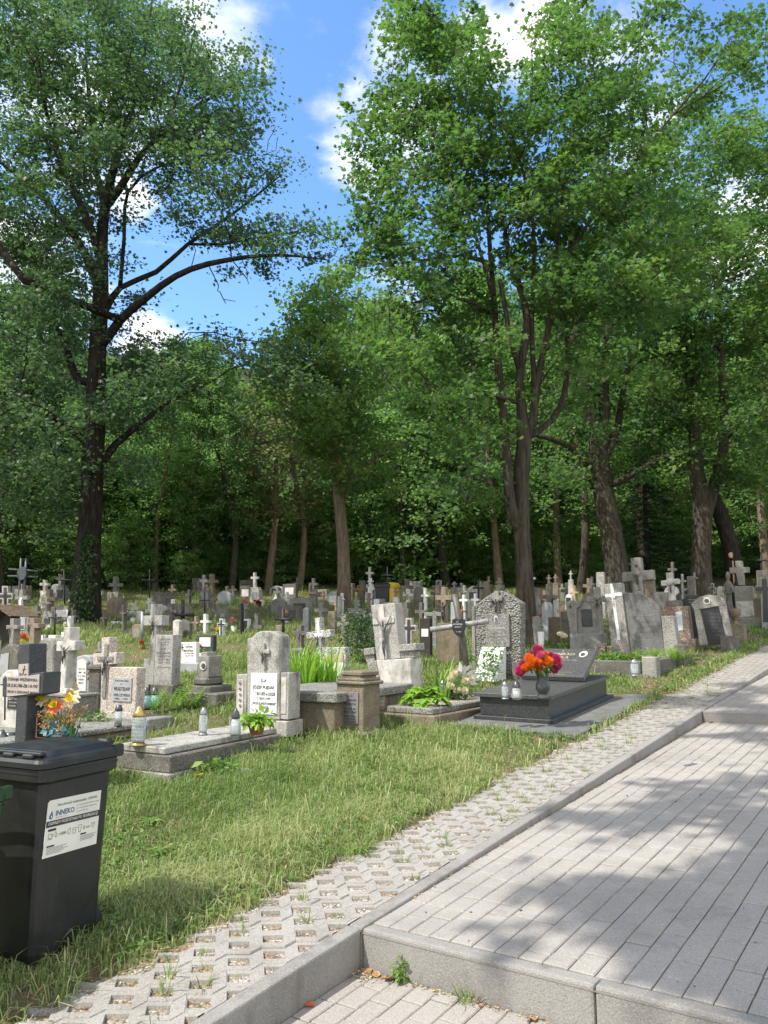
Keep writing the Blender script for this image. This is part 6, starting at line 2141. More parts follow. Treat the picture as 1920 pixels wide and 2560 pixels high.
# flowers and plants
def petals(mb, c, r, mat, n, up=None, layers=4, wid=.3, curl=.3, rng=R):
    """ball of petals (chrysanthemum, dahlia)"""
    up = (up or Vector((0, 0, 1))).normalized()
    for i in range(n):
        u = (i + .5) / n
        ph = math.acos(1 - 1.55 * u)
        a = i * 2.39996
        t1 = up.orthogonal().normalized()
        t2 = up.cross(t1)
        d = up * math.cos(ph) + (t1 * math.cos(a) + t2 * math.sin(a)) * math.sin(ph)
        side = d.cross(up)
        side = side.normalized() if side.length > 1e-3 else t1
        L = r * rng.uniform(.85, 1.08)
        w = r * wid * rng.uniform(.8, 1.2)
        b = c + d * r * .25
        m = c + d * L * .72
        tip = c + d * L + up * r * curl * math.sin(ph)
        mb.add([b, m + side * w * .5, tip, m - side * w * .5], [(0, 1, 2, 3)], mat)


def leafball(mb, c, r, n, size, mat, flat=.7, up=.6, rng=R, down=0):
    for _ in range(n):
        d = Vector((rng.gauss(0, 1), rng.gauss(0, 1), rng.gauss(0, 1))).normalized()
        p = c + Vector((d.x, d.y, d.z * flat)) * r * rng.random() ** .4
        nrm = (Vector((0, 0, up)) + Vector((rng.gauss(0, .4), rng.gauss(0, .4), rng.gauss(0, .4))) + d * .3).normalized()
        t = d + Vector((rng.gauss(0, .4), rng.gauss(0, .4), -.3 - down))
        t = (t - nrm * t.dot(nrm)).normalized()
        s = nrm.cross(t)
        L = size * rng.uniform(.6, 1.3)
        tn = min(1, max(0, rng.gauss(.5, .2)))
        mb.add([p, p + t * L * .5 + s * L * .28 + nrm * L * .05, p + t * L - nrm * L * .08, p + t * L * .5 - s * L * .28 + nrm * L * .05], [(0, 1, 2, 3)], mat, False, None, tn)


def plant(name, label, cat, p, build, part='leaves', group=None):
    root = empty(name, p, 0, label, cat, group)
    mb = MB()
    build(mb)
    mb.build(part, root)
    return root


def strap(mb, c, n, L, w, mat, spread=.5, rng=R, seg=6, lean=(0, 0), base=.08):
    for _ in range(n):
        a = rng.uniform(0, 6.283)
        q = base * math.sqrt(rng.random())
        p = Vector((c[0] + q * math.cos(a), c[1] + q * math.sin(a), c[2] - .02))
        out = Vector((math.cos(a) + lean[0], math.sin(a) + lean[1], 0)).normalized()
        l = L * rng.uniform(.55, 1.1)
        sp_ = spread * rng.uniform(.3, 1.2)
        side = Vector((-out.y, out.x, 0))
        vs = []
        ww = w * rng.uniform(.7, 1.2)
        for i in range(seg + 1):
            u = i / seg
            x = l * (sp_ * u ** 1.6)
            z = l * (u - .55 * sp_ * u ** 2.8)
            k = ww * (1 - u ** 3) * .5 + .0004
            q_ = p + out * x + Vector((0, 0, z))
            vs += [q_ - side * k, q_ + side * k]
        tn = min(1, max(0, rng.gauss(.5, .18)))
        mb.add(vs, [(2 * i, 2 * i + 1, 2 * i + 3, 2 * i + 2) for i in range(seg)], mat, False, None, tn)


def fern(mb, c, n, L, mat, rng=R, spread=.8):
    for _ in range(n):
        a = rng.uniform(0, 6.283)
        out = Vector((math.cos(a), math.sin(a), 0))
        side = Vector((-out.y, out.x, 0))
        l, sp_ = L * rng.uniform(.7, 1.1), spread * rng.uniform(.5, 1.1)
        tn = rng.gauss(.55, .15)
        for i in range(1, 15):
            u = i / 15
            q = Vector(c) + out * (l * sp_ * u ** 1.4) + Vector((0, 0, l * (u - .45 * sp_ * u ** 2.5)))
            k = l * .22 * math.sin(math.pi * min(1, u * .85 + .15)) * (1 - u * .35)
            fw = out * k * .35
            for sg in (-1, 1):
                t = side * sg * k
                mb.add([q, q + t * .5 + fw * .9 + Vector((0, 0, .1 * k)), q + t + fw, q + t * .5 - fw * .1 + Vector((0, 0, .05 * k))], [(0, 1, 2, 3)], mat, False, None, tn)


# flowerpot with lime-green plant
p, t = on_plane(641, 1836, zs1)
root = empty('flowerpot', p, 0, 'terracotta flowerpot with a lime-green plant at the foot of the PUJDAK plaque', 'flowerpot')
mb = MB()
mb.lathe([(.055, 0), (.058, .004), (.080, .085), (.090, .087), (.092, .105), (.084, .105), (.076, .09), (.02, .088)], 20, 'terracotta')
mb.build('pot', root)
mb = MB()
for q in ((-.07, 0, .13), (.0, -.03, .14), (.06, 0, .155), (.08, .02, .17), (-.03, .03, .155), (.03, -.05, .13)):
    leafball(mb, Vector(q), .062, 26, .085, 'lime', .8, .5)
mb.build('leaves', root)
# Konrad vase and its blooms
p, t = on_plane(1358, 1748, kon_z(1358, 1748))
root = empty('flower_vase', p, 0, 'dark granite vase full of orange and crimson chrysanthemums on the black tomb', 'vase')
mb = MB()
mb.lathe([(.062, 0), (.066, .012), (.064, .03), (.046, .05), (.050, .06), (.072, .095), (.076, .14), (.066, .165), (.060, .19), (.064, .24), (.072, .30), (.070, .305), (.060, .30), (.05, .25)], 24, 'blackgranite')
mb.build('vase', root)
fl = [(1303, 1680, .0, 'crimson', .062), (1310, 1664, .05, 'crimson', .055), (1316, 1672, -.04, 'orange', .05), (1345, 1660, -.1, 'orange', .05), (1385, 1676, -.05, 'crimson', .045), (1325, 1649, -.03, 'orange', .058), (1332, 1660, -.09, 'orange', .064), (1345, 1628, .02, 'crimson', .062), (1330, 1640, .08, 'crimson', .05), (1352, 1641, -.06, 'pinkbloom', .050), (1368, 1657, -.08, 'orange', .062), (1362, 1640, .06, 'orange', .05), (1388, 1650, .0, 'crimson', .060), (1392, 1665, -.03, 'crimson', .055), (1375, 1642, .1, 'crimson', .05), (1350, 1672, -.10, 'salmon', .035)]
base = p.copy()
for px, py, dy, col, r in fl:
    c = at_d(px, py, base.y + dy) - base
    mb = MB()
    petals(mb, c, r * 1.15, 'f_' + col, 230, Vector((c.x * 1.2, c.y * 1.2 - .12, .28)), wid=.15)
    mb.build('flower', root)
mb = MB()
for k in range(10):
    a = k * .63
    leafball(mb, Vector((.09 * math.cos(a), .09 * math.sin(a), .33)), .05, 12, .06, 'weed')
mb.build('leaves', root)
# daffodils in dry flowers
p, t = on_plane(168, 1880, WIL.p.z + .086)
root = empty('flower_arrangement', p, 0, 'arrangement of yellow daffodils, dried flowers and blue-green leaves on the long slab', 'flowers')
mb = MB()
mb.lathe([(.05, 0), (.10, .02), (.12, .08), (.11, .09), (.05, .07)], 18, 'gunmetal')
mb.build('bowl', root)
for px, py, dy in ((105, 1748, 0), (176, 1752, -.06), (180, 1741, .03), (138, 1766, -.10), (126, 1762, .02), (142, 1764, .04)):
    c = at_d(px, py, p.y + dy) - p
    up = Vector((c.x * .9, -.55, .35)).normalized()
    mb = MB()
    t1 = up.orthogonal().normalized()
    t2 = up.cross(t1)
    for i in range(6):
        a = i * 1.0472
        d = t1 * math.cos(a) + t2 * math.sin(a)
        s = t1 * -math.sin(a) + t2 * math.cos(a)
        mb.add([c, c + d * .04 + s * .026, c + d * .08 + up * .006, c + d * .04 - s * .026], [(0, 1, 2, 3)], 'f_cream' if px != 138 else 'f_salmon')
    rot = up.to_track_quat('Z', 'Y').to_matrix().to_4x4()
    mb.lathe([(.016, 0), (.021, .026), (.034, .046), (.018, .026)], 12, 'f_yellow', Matrix.Translation(c) @ rot, True, 0, 0, False)
    mb.tube([c, Vector((c.x * .5, c.y * .5, c.z * .55)), Vector((0, 0, .06))], .003, 5, 'weed')
    mb.build('daffodil', root)
mb = MB()
for k in range(52):
    px, py = R.uniform(100, 192), R.uniform(1772, 1825)
    c = at_d(px, py + abs(px - 148) * -.2, p.y + R.uniform(-.12, .12)) - p
    leafball(mb, c, .035, 26, .018, 'f_drygold', 1)
for k in range(9):
    c = at_d(190 + 3 * k, 1790 - 3.0 * k, p.y) - p
    leafball(mb, c, .014, 16, .016, 'f_drygold', 1)
mb.build('dried_flowers', root)
mb = MB()
for k in range(18):
    c = at_d(R.uniform(92, 185), R.uniform(1815, 1872), p.y + R.uniform(-.15, .12)) - p
    leafball(mb, c, .05, 7, .07, R.choice(('f_tealleaf', 'f_tealleaf', 'f_paleblueleaf')), .5)
strap(mb, (0, 0, .05), 14, .34, .014, 'weed', .35)
mb.build('leaves', root)
# white roses with silk leaves on the planted tomb
p, t = on_plane(1152, 1748, HOS.p.z + .21)
root = empty('rose_bouquet', p, 0, 'white and cream roses with white silk leaves on the planted tomb', 'flowers')
for px, py, dy in ((1136, 1686, 0), (1146, 1680, .04), (1127, 1697, -.02), (1126, 1716, -.06), (1142, 1727, -.06), (1162, 1728, -.05), (1165, 1703, 0), (1178, 1699, .02)):
    c = at_d(px, py, p.y + dy) - p
    mb = MB()
    petals(mb, c, .054, 'f_cream', 34, Vector((c.x, -.5, .4)), wid=.8, curl=.25)
    mb.build('rose', root)
mb = MB()
for px, py, an in ((1151, 1668, 1.7), (1158, 1676, 1.2), (1168, 1672, .9), (1176, 1682, .5), (1184, 1690, .2), (1188, 1698, 0), (1170, 1686, .6), (1160, 1690, 1.3), (1180, 1707, -.2)):
    c = at_d(px, py, p.y + R.uniform(-.05, .05)) - p
    d = Vector((math.cos(an), R.uniform(-.3, .3), math.sin(an)))
    s = Vector((-math.sin(an), -.3, math.cos(an)))
    mb.add([c - d * .06, c + s * .03, c + d * .08, c - s * .03], [(0, 1, 2, 3)], 'f_whitebloom')
mb.build('silk_leaves', root)
mb = MB()
leafball(mb, Vector((0, 0, .05)), .12, 60, .07, 'ivy', .6)
mb.build('leaves', root)
# hosta, lilies, ferns, ivy
hz = HOS.p.z + .20
p, t = on_plane(1062, 1768, hz)


def hosta(mb):
    for i in range(150):
        a, u = R.uniform(0, 6.283), R.random()
        out = Vector((math.cos(a), math.sin(a), 0))
        s = Vector((-out.y, out.x, 0))
        L = R.uniform(.10, .17)
        b = out * .04 + Vector((0, 0, .02))
        q = out * (.05 + .17 * u) + Vector((0, 0, .06 + .15 * (1 - u ** 2) * R.uniform(.7, 1.1)))
        tip = q + out * L * .8 + Vector((0, 0, -L * .5 * u))
        m = (q + tip) / 2 + Vector((0, 0, .02))
        w = L * .36
        mb.add([q, m + s * w, tip, m - s * w], [(0, 1, 2, 3)], 'lime', False, None, max(0, min(1, R.gauss(.25, .15))))


plant('hosta', 'bushy bright green hosta at the front of the planted tomb', 'plant', p, hosta)
p = gp(790, 1770, 10.1)[0]
plant('lily_clump', 'tall lush clump of strap-shaped lily leaves left of the sandstone pillar', 'plant', p, lambda mb: [strap(mb, (x, y, 0), 44, .86, .026, 'lime', .5) for x, y in ((-.28, .1), (-.12, -.05), (.05, .05), (.18, .1), (-.2, .25), (-.02, .2))])
p = on_plane(1092, 1752, hz)[0]
plant('lily_clump', 'arching lily leaves rising behind the hosta', 'plant', p, lambda mb: [strap(mb, (x, y, 0), 16, .62, .024, 'lime', .75) for x, y in ((0, .3), (.06, .45), (.1, .1))] + [strap(mb, (.24, .1, 0), 8, .36, .018, 'weed', .3)])
p = gp(432, 1748, 9.6)[0]
plant('fern_clump', 'yellow-green fern clump growing before the tall block', 'plant', p, lambda mb: [fern(mb, (x, y, 0), 7, .40, 'lime') for x, y in ((0, 0), (-.18, -.15), (.2, .1))])
p = gp(1650, 1688, PNT.p.y - .6)[0]
p.z = zp
plant('fern_clump', 'bright ferns in the planted kerb before the three-part headstone', 'plant', p, lambda mb: [fern(mb, (x, y, .02), 8, .36, 'lime') for x, y in ((0, 0), (.22, .12), (.36, .2), (-.12, -.2), (.12, -.25), (.3, -.1), (-.25, .05), (-.05, .2), (.42, .02))])
p2_ = gp(1545, 1690, PNT.p.y - .9)[0]
p2_.z = zp
plant('ground_ivy', 'low leafy plants filling the left of the planted kerb', 'plant', p2_, lambda mb: [leafball(mb, Vector((R.uniform(-.35, .35), R.uniform(-.3, .3), .08)), .15, 46, .075, 'weed', .8) for _ in range(22)])
pf = at_d(1565, 1648, PNT.p.y - .75)
root = empty('flower_bunch', Vector((pf.x, pf.y, zp + .02)), 0, 'salmon-pink artificial flowers with yellow-green leaves in the planted kerb', 'flowers')
for px, py, col in ((1557, 1652, 'salmon'), (1570, 1645, 'salmon'), (1562, 1644, 'palepink'), (1576, 1648, 'salmon')):
    mb = MB()
    petals(mb, at_d(px, py, pf.y) - root.location, .055, 'f_' + col, 50, Vector((0, -.6, .6)), wid=.4)
    mb.build('flower', root)
mb = MB()
for px, py in ((1540, 1653), (1548, 1643), (1556, 1662), (1578, 1660)):
    leafball(mb, at_d(px, py, pf.y) - root.location, .05, 7, .11, 'lime', .5)
mb.tube([(0, 0, 0), tuple(at_d(1563, 1650, pf.y) - root.location)], .01, 5, 'weed')
mb.build('leaves', root)
p = gp(902, 1662, 13.5)[0]
plant('ivy_bush', 'dense dark ivy mound left of the tall crucifix stone', 'bush', p, lambda mb: [leafball(mb, Vector((.32 * math.sin(k * 1.7) * R.random(), R.uniform(-.15, .15), .12 + .045 * k)), .20, 90, .055, 'ivy', .9) for k in range(17)])
p = gp(775, 1640, 15)[0]
plant('ivy_bush', 'lower dark shrub behind the black-and-white terrazzo cross', 'bush', p + Vector((.9, 0, 0)), lambda mb: [leafball(mb, Vector((R.uniform(-.45, .45), 0, .2 + .03 * k)), .22, 50, .06, 'ivy', .9) for k in range(12)])
p = gp(1203, 1688, 11.7)[0]
plant('climbing_plant', 'leafy climber at the left foot of the pebble-dash headstone', 'plant', p, lambda mb: [leafball(mb, Vector((R.uniform(-.16, .22), R.uniform(-.1, .1), .05 + .032 * k)), .11, 26, .06, 'weed', .8) for k in range(14)])
p = gp(208, 1565, 19.5)[0]
plant('ivy', 'ivy climbing the trunk of the large dark maple', 'plant', p, lambda mb: [leafball(mb, Vector((.14 * math.sin(k * 2.1), -.12 + .03 * k * .2, .1 + .13 * k)), .24 * (1 - k / 30), 60, .09, 'ivy', 1) for k in range(17)], group=None)
p = gp(542, 1945)[0]
plant('weed_plant', 'broad-leaved weed with rounded leaves beside the slab tomb', 'plant', p, lambda mb: [leafball(mb, Vector((R.uniform(-.13, .13), R.uniform(-.08, .08), R.uniform(.05, .14))), .05, 6, .085, 'weed', .7) for _ in range(16)])
p = gp(262, 1806, 8.2)[0]
plant('fern_clump', 'small fern and ivy tuft at the left foot of the terrazzo cross', 'plant', on_plane(232, 1812, WIL.p.z + .05)[0], lambda mb: [leafball(mb, Vector((R.uniform(-.12, .16), 0, R.uniform(.02, .10))), .06, 16, .05, 'weed', .7) for _ in range(9)])
# jar lying in the grass, yellow leaf
p = gp(608, 1945)[0]
jar = MB()
jar.lathe([(.035, 0), (.038, .01), (.038, .09), (.028, .105), (.028, .12), (.024, .12), (.024, .1)], 16, 'glassgreen', Matrix.Translation((-.05, 0, .04)) @ Matrix.Rotation(math.radians(88), 4, 'Y'))
tag(jar.build('glass_jar'), 'empty glass jar lying on its side in the grass by the tomb', 'jar').location = p
for px, py, nm in ((497, 1952, 'yellowed fallen leaf lying by the broad-leaved weed'), (800 + 160, 2338 + 90, None)):
    pass


def deadleaf(p, s, lab, mat='deadleaf', rz=0.0):
    mb = MB()
    v = []
    n = 9
    for i in range(n):
        u = i / (n - 1)
        w = math.sin(math.pi * u) ** .7 * .42
        v += [(-w * s, (u - .5) * s, .012 + .25 * s * w * w + .05 * s * math.sin(u * 4)), (0, (u - .5) * s, .004), (w * s, (u - .5) * s, .010 + .35 * s * w * w)]
    f = [(3 * i + k, 3 * i + k + 1, 3 * i + k + 4, 3 * i + k + 3) for i in range(n - 1) for k in (0, 1)]
    mb.add(v, f, mat, True)
    o = mb.build('fallen_leaf')
    o.location = p
    o.rotation_euler = (R.uniform(-.3, .3), R.uniform(-.3, .3), rz)
    return tag(o, lab, 'leaf')


def slab_pt(px, py):
    r = ray(px, py)
    lo, hi = .5, 60
    for _ in range(50):
        m = (lo + hi) / 2
        p = r * m
        s, w = sw(p[0], p[1])
        if p[2] + CAMH < slab_z(s, w):
            hi = m
        else:
            lo = m
    p = r * hi
    s, w = sw(p[0], p[1])
    for e in (0.0, S2):
        if abs(s - e) < .02:
            s = e - .03
    return Vector(P3(s, w, slab_z(s, w)))


for px, py, s, lab, m, rz in ((972, 2452, .065, 'largest curled brown leaf lying in the step corner', 'deadleaf', 1.9), (950, 2420, .048, 'pale brown leaf against the step, upper of the two in the corner', 'deadleaf', .6), (920, 2432, .045, 'thin curled brown leaf in the step corner beside the debris', 'deadleaf', 2.4), (843, 2452, .035, 'small brown leaf lying by the side kerb', 'deadleaf', .3), (775, 2517, .045, 'crumpled reddish leaf on the lower paving', 'f_salmon', 1.0), (1339, 2525, .045, 'brown leaf standing against the foot of the step', 'deadleaf', .2), (1200, 2519, .018, 'tiny orange leaf fragment on the lower paving', 'f_salmon', .2)):
    deadleaf(slab_pt(px, py), s, lab, m, rz)
deadleaf(gp(497, 1955)[0] + Vector((0, 0, .05)), .10, 'yellowed leaf lying by the broad-leaved weed', 'f_yellow', .8)
deadleaf(gp(1778, 1806)[0] * 0 + slab_pt(1778, 1807), .05, 'dry leaf lying at the foot of the upper step', 'deadleaf', 1.2)

# ------------------------------------------------------------------ graves of the rows behind (each its own thing, labels give their place among their like)
FAR = []


def far(kind, px, top, base, w, mat, desc, d=None, th=None, **k):
    g = G(k.pop('name', 'grave'), None, 'grave', px, base, (28 + (px - 200) / 1500 * 6) if th is None else th, d)
    D = max(.10, w * g.k * .32)
    if kind == 'cross':
        cross_px(g, 'cross', px, top, base, w, 0, k.get('D', min(.16, D)), mat, k.get('sw', .30), k.get('arm', .28), lean=k.get('lean', 0), ground=True)
    elif kind == 'corpus':
        cross_px(g, 'cross', px, top, base, w, 0, min(.16, D), mat, k.get('sw', .30), k.get('arm', .22), lean=k.get('lean', 0), ground=True)
        h = base - top
        g.corpus(px + k.get('lean', 0) * .6, top + h * .2, top + h * .55, 0, k.get('cm', 'bronze'))
    elif kind == 'ped':
        ph, pw = k['ph'], k['pw']
        g.rect('pedestal', px - pw / 2, px + pw / 2, base - ph, base, 0, pw * g.k * .7, mat, .012, ground=True, taper=(.86, .86))
        g.rect('pedestal', px - pw * .40, px + pw * .40, base - ph - 5, base - ph + .5, pw * g.k * .07, pw * g.k * .6, mat, .008)
        cross_px(g, 'cross', px, top, base - ph - 4, w, pw * g.k * .25, pw * g.k * .25 + .09, k.get('cmat', mat), .30, .28)
        if k.get('plate'):
            g.rect('plaque', px - pw * .26, px + pw * .26, base - ph * .82, base - ph * .25, -.01, 0.03, k['plate'], .002)
    elif kind in ('stele', 'arch', 'gable'):
        if kind == 'stele':
            q = [(px - w / 2, base), (px + w / 2, base), (px + w / 2, top), (px - w / 2, top + 1)]
        elif kind == 'arch':
            q = arch_px(px - w / 2, px + w / 2, top, base, top + w * .42, 8)
        else:
            q = [(px - w / 2, base), (px + w / 2, base), (px + w / 2, top + w * .30), (px, top), (px - w / 2, top + w * .30)]
        g.poly('headstone', q, 0, min(.24, D), mat, .008, ground=True)
        if k.get('plate'):
            h = base - top
            g.rect('plaque', px - w * .33, px + w * .33, top + h * k.get('p0', .28), top + h * k.get('p1', .78), -.008, .02, k['plate'], .002)
            if k.get('ink') and w > 18:
                g.worn('plaque', px - w * .28, px + w * .28, top + h * .34, top + h * .72, -.008, 4, k['ink'], int(px))
    elif kind == 'thin':
        r = k.get('r', .022)
        ah = top + (base - top) * k.get('arm', .3)
        sl = k.get('slope', 0)
        g.tube('post', [(px, base + 3, .05), (px + k.get('lean', 0), top, .05)], r, mat, 6)
        g.tube('crossbar', [(px - w / 2, ah - sl, .03 - r), (px + w / 2, ah + sl, .03 - r)], r * .9, mat, 6)
        if k.get('plate'):
            g.rect('plaque', px - w * .16, px + w * .16, ah + 4, ah + 4 + w * .4, -.02, -.005, k['plate'], .002)
    elif kind == 'framed':
        cross_px(g, 'cross', px, top, base, w, 0, .10, mat, .42, .24, lean=k.get('lean', 0), ground=True)
        cross_px(g, 'inner_cross', px + .2, top + w * .1, base - 1, w * .82, -.012, 0, 'darkplate', .25, .255, ah=w * .20, lean=k.get('lean', 0))
    g.done()
    FAR.append((g.root, desc, px))
    return g


fr = far
# left of the big dark maple
fr('cross', 90, 1514, 1562, 24, 'greystone', 'grey stone cross')
fr('ped', 115, 1496, 1600, 17, 'greystone', 'pedestal monument with a small cross', ph=66, pw=27, plate='darkplate', d=19)
fr('thin', 137, 1520, 1600, 30, 'iron', 'thin black iron cross', r=.018)
fr('cross', 180, 1524, 1576, 17, 'oldstone', 'dark stone cross', d=19)
fr('stele', 172, 1540, 1576, 9, 'whitepaint', 'white stele')
fr('stele', 112, 1588, 1612, 54, 'white', 'long white ledge stone', d=16)
fr('corpus', 247, 1605, 1700, 24, 'greystone', 'grey cross with crucifix', d=13)
fr('stele', 266, 1568, 1612, 22, 'oldstone', 'dark old stone block', d=18, plate='greystone')
fr('cross', 258, 1533, 1570, 16, 'oldstone', 'dark stone cross', d=18.3)
fr('cross', 307, 1512, 1580, 15, 'oldstone', 'dark stone cross', d=17.6, lean=-1)
fr('stele', 312, 1576, 1634, 30, 'oldstone', 'dark old stone block', d=17.2, plate='greystone', ink='inkgrey')
fr('arch', 341, 1560, 1604, 24, 'brownstone', 'small round-topped brown headstone', plate='greystone')
fr('cross', 332, 1508, 1556, 15, 'limewash', 'white stone cross')
fr('stele', 343, 1527, 1556, 15, 'white', 'white stele')
fr('cross', 371, 1495, 1528, 15, 'whitepaint', 'white stone cross', d=23)
fr('stele', 369, 1522, 1548, 15, 'white', 'white stele', d=22.8)
fr('gable', 407, 1513, 1545, 12, 'limewash', 'narrow pale pointed stele', d=23)
fr('thin', 432, 1478, 1530, 29, 'wood', 'thin wooden cross', plate='whitepaint', r=.03)
fr('thin', 457, 1500, 1555, 53, 'wooddark', 'dark log cross', r=.05, arm=.68, slope=0)
fr('gable', 457, 1548, 1606, 34, 'oldstone', 'dark gabled stone', d=16.6)
fr('gable', 440, 1548, 1568, 16, 'limewash', 'small white plaque stone with a black cross', d=16.4)
fr('stele', 417, 1578, 1605, 24, 'oldstone', 'dark old stone block', d=16.5, plate='darkplate')
fr('cross', 488, 1541, 1590, 17, 'redstone', 'red-brown stone cross', d=18)
fr('stele', 486, 1580, 1612, 18, 'redstone', 'red-brown block', d=17.8)
fr('cross', 511, 1535, 1585, 22, 'whitepaint', 'grey-white painted cross', arm=.32)
fr('thin', 512, 1482, 1535, 25, 'iron', 'thin black iron cross', r=.018, arm=.36)
fr('cross', 532, 1484, 1528, 16, 'brownstone', 'brown stone cross', d=24)
fr('gable', 530, 1524, 1560, 26, 'slabgrey', 'rough boulder headstone', d=23.5)
fr('stele', 543, 1512, 1566, 7, 'greystone', 'slim grey column', d=22)
fr('stele', 555, 1522, 1566, 16, 'greystone', 'grey stele', d=21.8, plate='plaque_grey')
fr('stele', 569, 1536, 1568, 8, 'brownstone', 'narrow brown stele', d=21.5)
fr('framed', 552, 1547, 1590, 20, 'whitepaint', 'white framed cross with a black inner cross')
g = fr('stele', 470, 1605, 1664, 42, 'white', 'white', d=12.6, th=20)
FAR.pop()
g.root['label'] = 'white marble headstone with a thin black cross and lettering, on a pale ledge'
g.rect('ledge', 443, 494, 1658, 1682, -.35, .2, 'plaque_grey', .008, ground=True)
for body, a, b, t_, u_ in (('Ś.P.', 470, 474, 1610, 1613), ('JADWIGA', 464, 482, 1615, 1620), ('BIELUŃSKA', 459, 484, 1623, 1629), ('ur. 13.X.1908', 462, 484, 1631.5, 1635), ('zm. 6.V.1965', 464, 484, 1638, 1641)):
    g.text('headstone', body, a, b, t_, u_, 0, 'ink', .03)
g.poly('headstone', [(454.6, 1626), (456, 1626), (456, 1619), (460, 1619), (460, 1617.5), (456, 1617.5), (456, 1610), (454.6, 1610), (454.6, 1617.5), (451, 1617.5), (451, 1619), (454.6, 1619)], -.004, 0, 'ink', 0)
# re-emit after additions
g.parts['ledge'].build('ledge', g.root)
g.parts['headstone'].build('headstone', g.root)
for ch in list(g.root.children):
    if ch.name == 'headstone' or (ch.name.startswith('headstone') and len(ch.data.polygons) < 40):
        bpy.data.objects.remove(ch)
fr('stele', 512, 1588, 1634, 42, 'blackgranite', 'black headstone with a white plate', plate='plaque_white', p0=.12, p1=.62, d=13.8)
fr('stele', 601, 1508, 1602, 4, 'iron', 'thin black pipe post', d=17)
fr('stele', 610, 1547, 1577, 22, 'whitepaint', 'white framed headstone with a dark plate', plate='darkplate', p0=.15, p1=.85, d=19)
fr('cross', 610, 1509, 1545, 14, 'greystone', 'grey stone cross', d=21)
fr('stele', 646, 1499, 1520, 22, 'white', 'white framed headstone with a dark plate', plate='darkplate', p0=.2, p1=.9, d=26)
g = fr('cross', 640, 1533, 1592, 30, 'oldstone', 'dark stone cross', d=18, arm=.5)
fr('cross', 716, 1480, 1514, 14, 'whitepaint', 'white stone cross', d=27)
fr('stele', 725, 1497, 1514, 15, 'plaque_grey', 'grey stele', d=26.5)
fr('thin', 708, 1522, 1604, 42, 'iron', 'thin black iron cross', d=16.5, r=.035, arm=.32)
fr('stele', 697, 1562, 1604, 16, 'brownstone', 'narrow brown stele', d=16.8)
fr('corpus', 748, 1563, 1632, 34, 'oldstone', 'dark cross with crucifix', d=14.5, cm='corpusgrey')
fr('stele', 742, 1620, 1652, 28, 'greystone', 'grey block with a black plate', plate='darkplate', p0=.2, p1=.85, d=14.2)
fr('arch', 764, 1519, 1582, 15, 'corpusgrey', 'slim blue-grey carved stele', d=17)
fr('thin', 774, 1461, 1512, 34, 'woodpale', 'thin pale wooden cross', d=25, r=.03, arm=.44)
fr('arch', 783, 1472, 1512, 15, 'slabgrey', 'mossy grey column stone', d=25)
fr('cross', 806, 1477, 1508, 11, 'woodpale', 'pale sandstone cross', d=24)
fr('arch', 808, 1500, 1540, 20, 'sandstone', 'lichened brown boulder headstone', d=23.5)
fr('stele', 829, 1527, 1574, 18, 'brownstone', 'plain brown stele', d=18.5, lean=1)
fr('thin', 839, 1500, 1550, 3, 'woodpale', 'post with a round white sign', d=19.5, r=.03)
fr('cross', 853, 1483, 1532, 10, 'whitepaint', 'white stone cross', d=21)
fr('stele', 847, 1490, 1532, 8, 'plaque_grey', 'grey stele', d=20.8)
g = fr('cross', 892, 1500, 1566, 45, 'charcoal', 'charcoal cross with a white plate', d=16, arm=.32)
fr('cross', 859, 1536, 1610, 34, 'greystone', 'grey stone cross', d=15.5, arm=.25, sw=.36)
fr('arch', 917, 1533, 1580, 18, 'plaque_grey', 'small round-topped grey headstone', d=16.2)
fr('thin', 895, 1463, 1502, 32, 'rust', 'leaning rusty rod cross', d=22, slope=4, r=.025)
fr('ped', 925, 1445, 1502, 12, 'whitepaint', 'white cross on a pedestal', ph=30, pw=15, d=24)
fr('cross', 920, 1482, 1530, 13, 'brownstone', 'brown stone cross', d=21)
fr('cross', 931, 1474, 1512, 10, 'limewash', 'white stone cross', d=23)
fr('cross', 939, 1476, 1512, 12, 'white', 'white stone cross', d=23.5)
fr('stele', 940, 1497, 1515, 12, 'whitepaint', 'white stele', d=22)
fr('framed', 948, 1467, 1500, 13, 'terrazzo', 'pale framed cross with a black inner cross', d=24)
fr('stele', 953, 1497, 1516, 12, 'greystone', 'grey stele', d=22)
fr('ped', 987, 1470, 1516, 12, 'whitepaint', 'white cross on a pedestal', ph=18, pw=14, d=22, cmat='redstone')
fr('corpus', 1018, 1473, 1525, 22, 'limewash', 'ornate pale cross with crucifix', d=20, cm='corpusgrey')
fr('arch', 1044, 1467, 1512, 20, 'oldstone', 'dark round-topped headstone', d=22)
fr('cross', 1061, 1470, 1530, 18, 'whitepaint', 'white stone cross', d=20)
fr('stele', 1010, 1522, 1562, 22, 'oldstone', 'dark old stone block', d=16.5)
fr('cross', 1051, 1506, 1575, 28, 'oldstone', 'dark stone cross', d=16)
fr('stele', 1062, 1545, 1610, 26, 'wooddark', 'dark slab with a small white plate', plate='plaque_white', p0=.42, p1=.72, d=14.2)
fr('framed', 1021, 1545, 1618, 37, 'terrazzo_warm', 'large pale framed cross with a black inner cross', d=13, th=24)
fr('cross', 1086, 1528, 1580, 50, 'slabgrey', 'broad low grey cross', d=15.3, arm=.05, sw=.2)
fr('stele', 1092, 1462, 1512, 9, 'brownstone', 'narrow brown stele', d=22)
fr('ped', 1134, 1454, 1512, 11, 'slabgrey', 'grey cross on a pedestal', ph=38, pw=18, d=21)
fr('ped', 1159, 1463, 1522, 14, 'terrazzo', 'pale cross on a slim post', ph=4, pw=5, d=19)
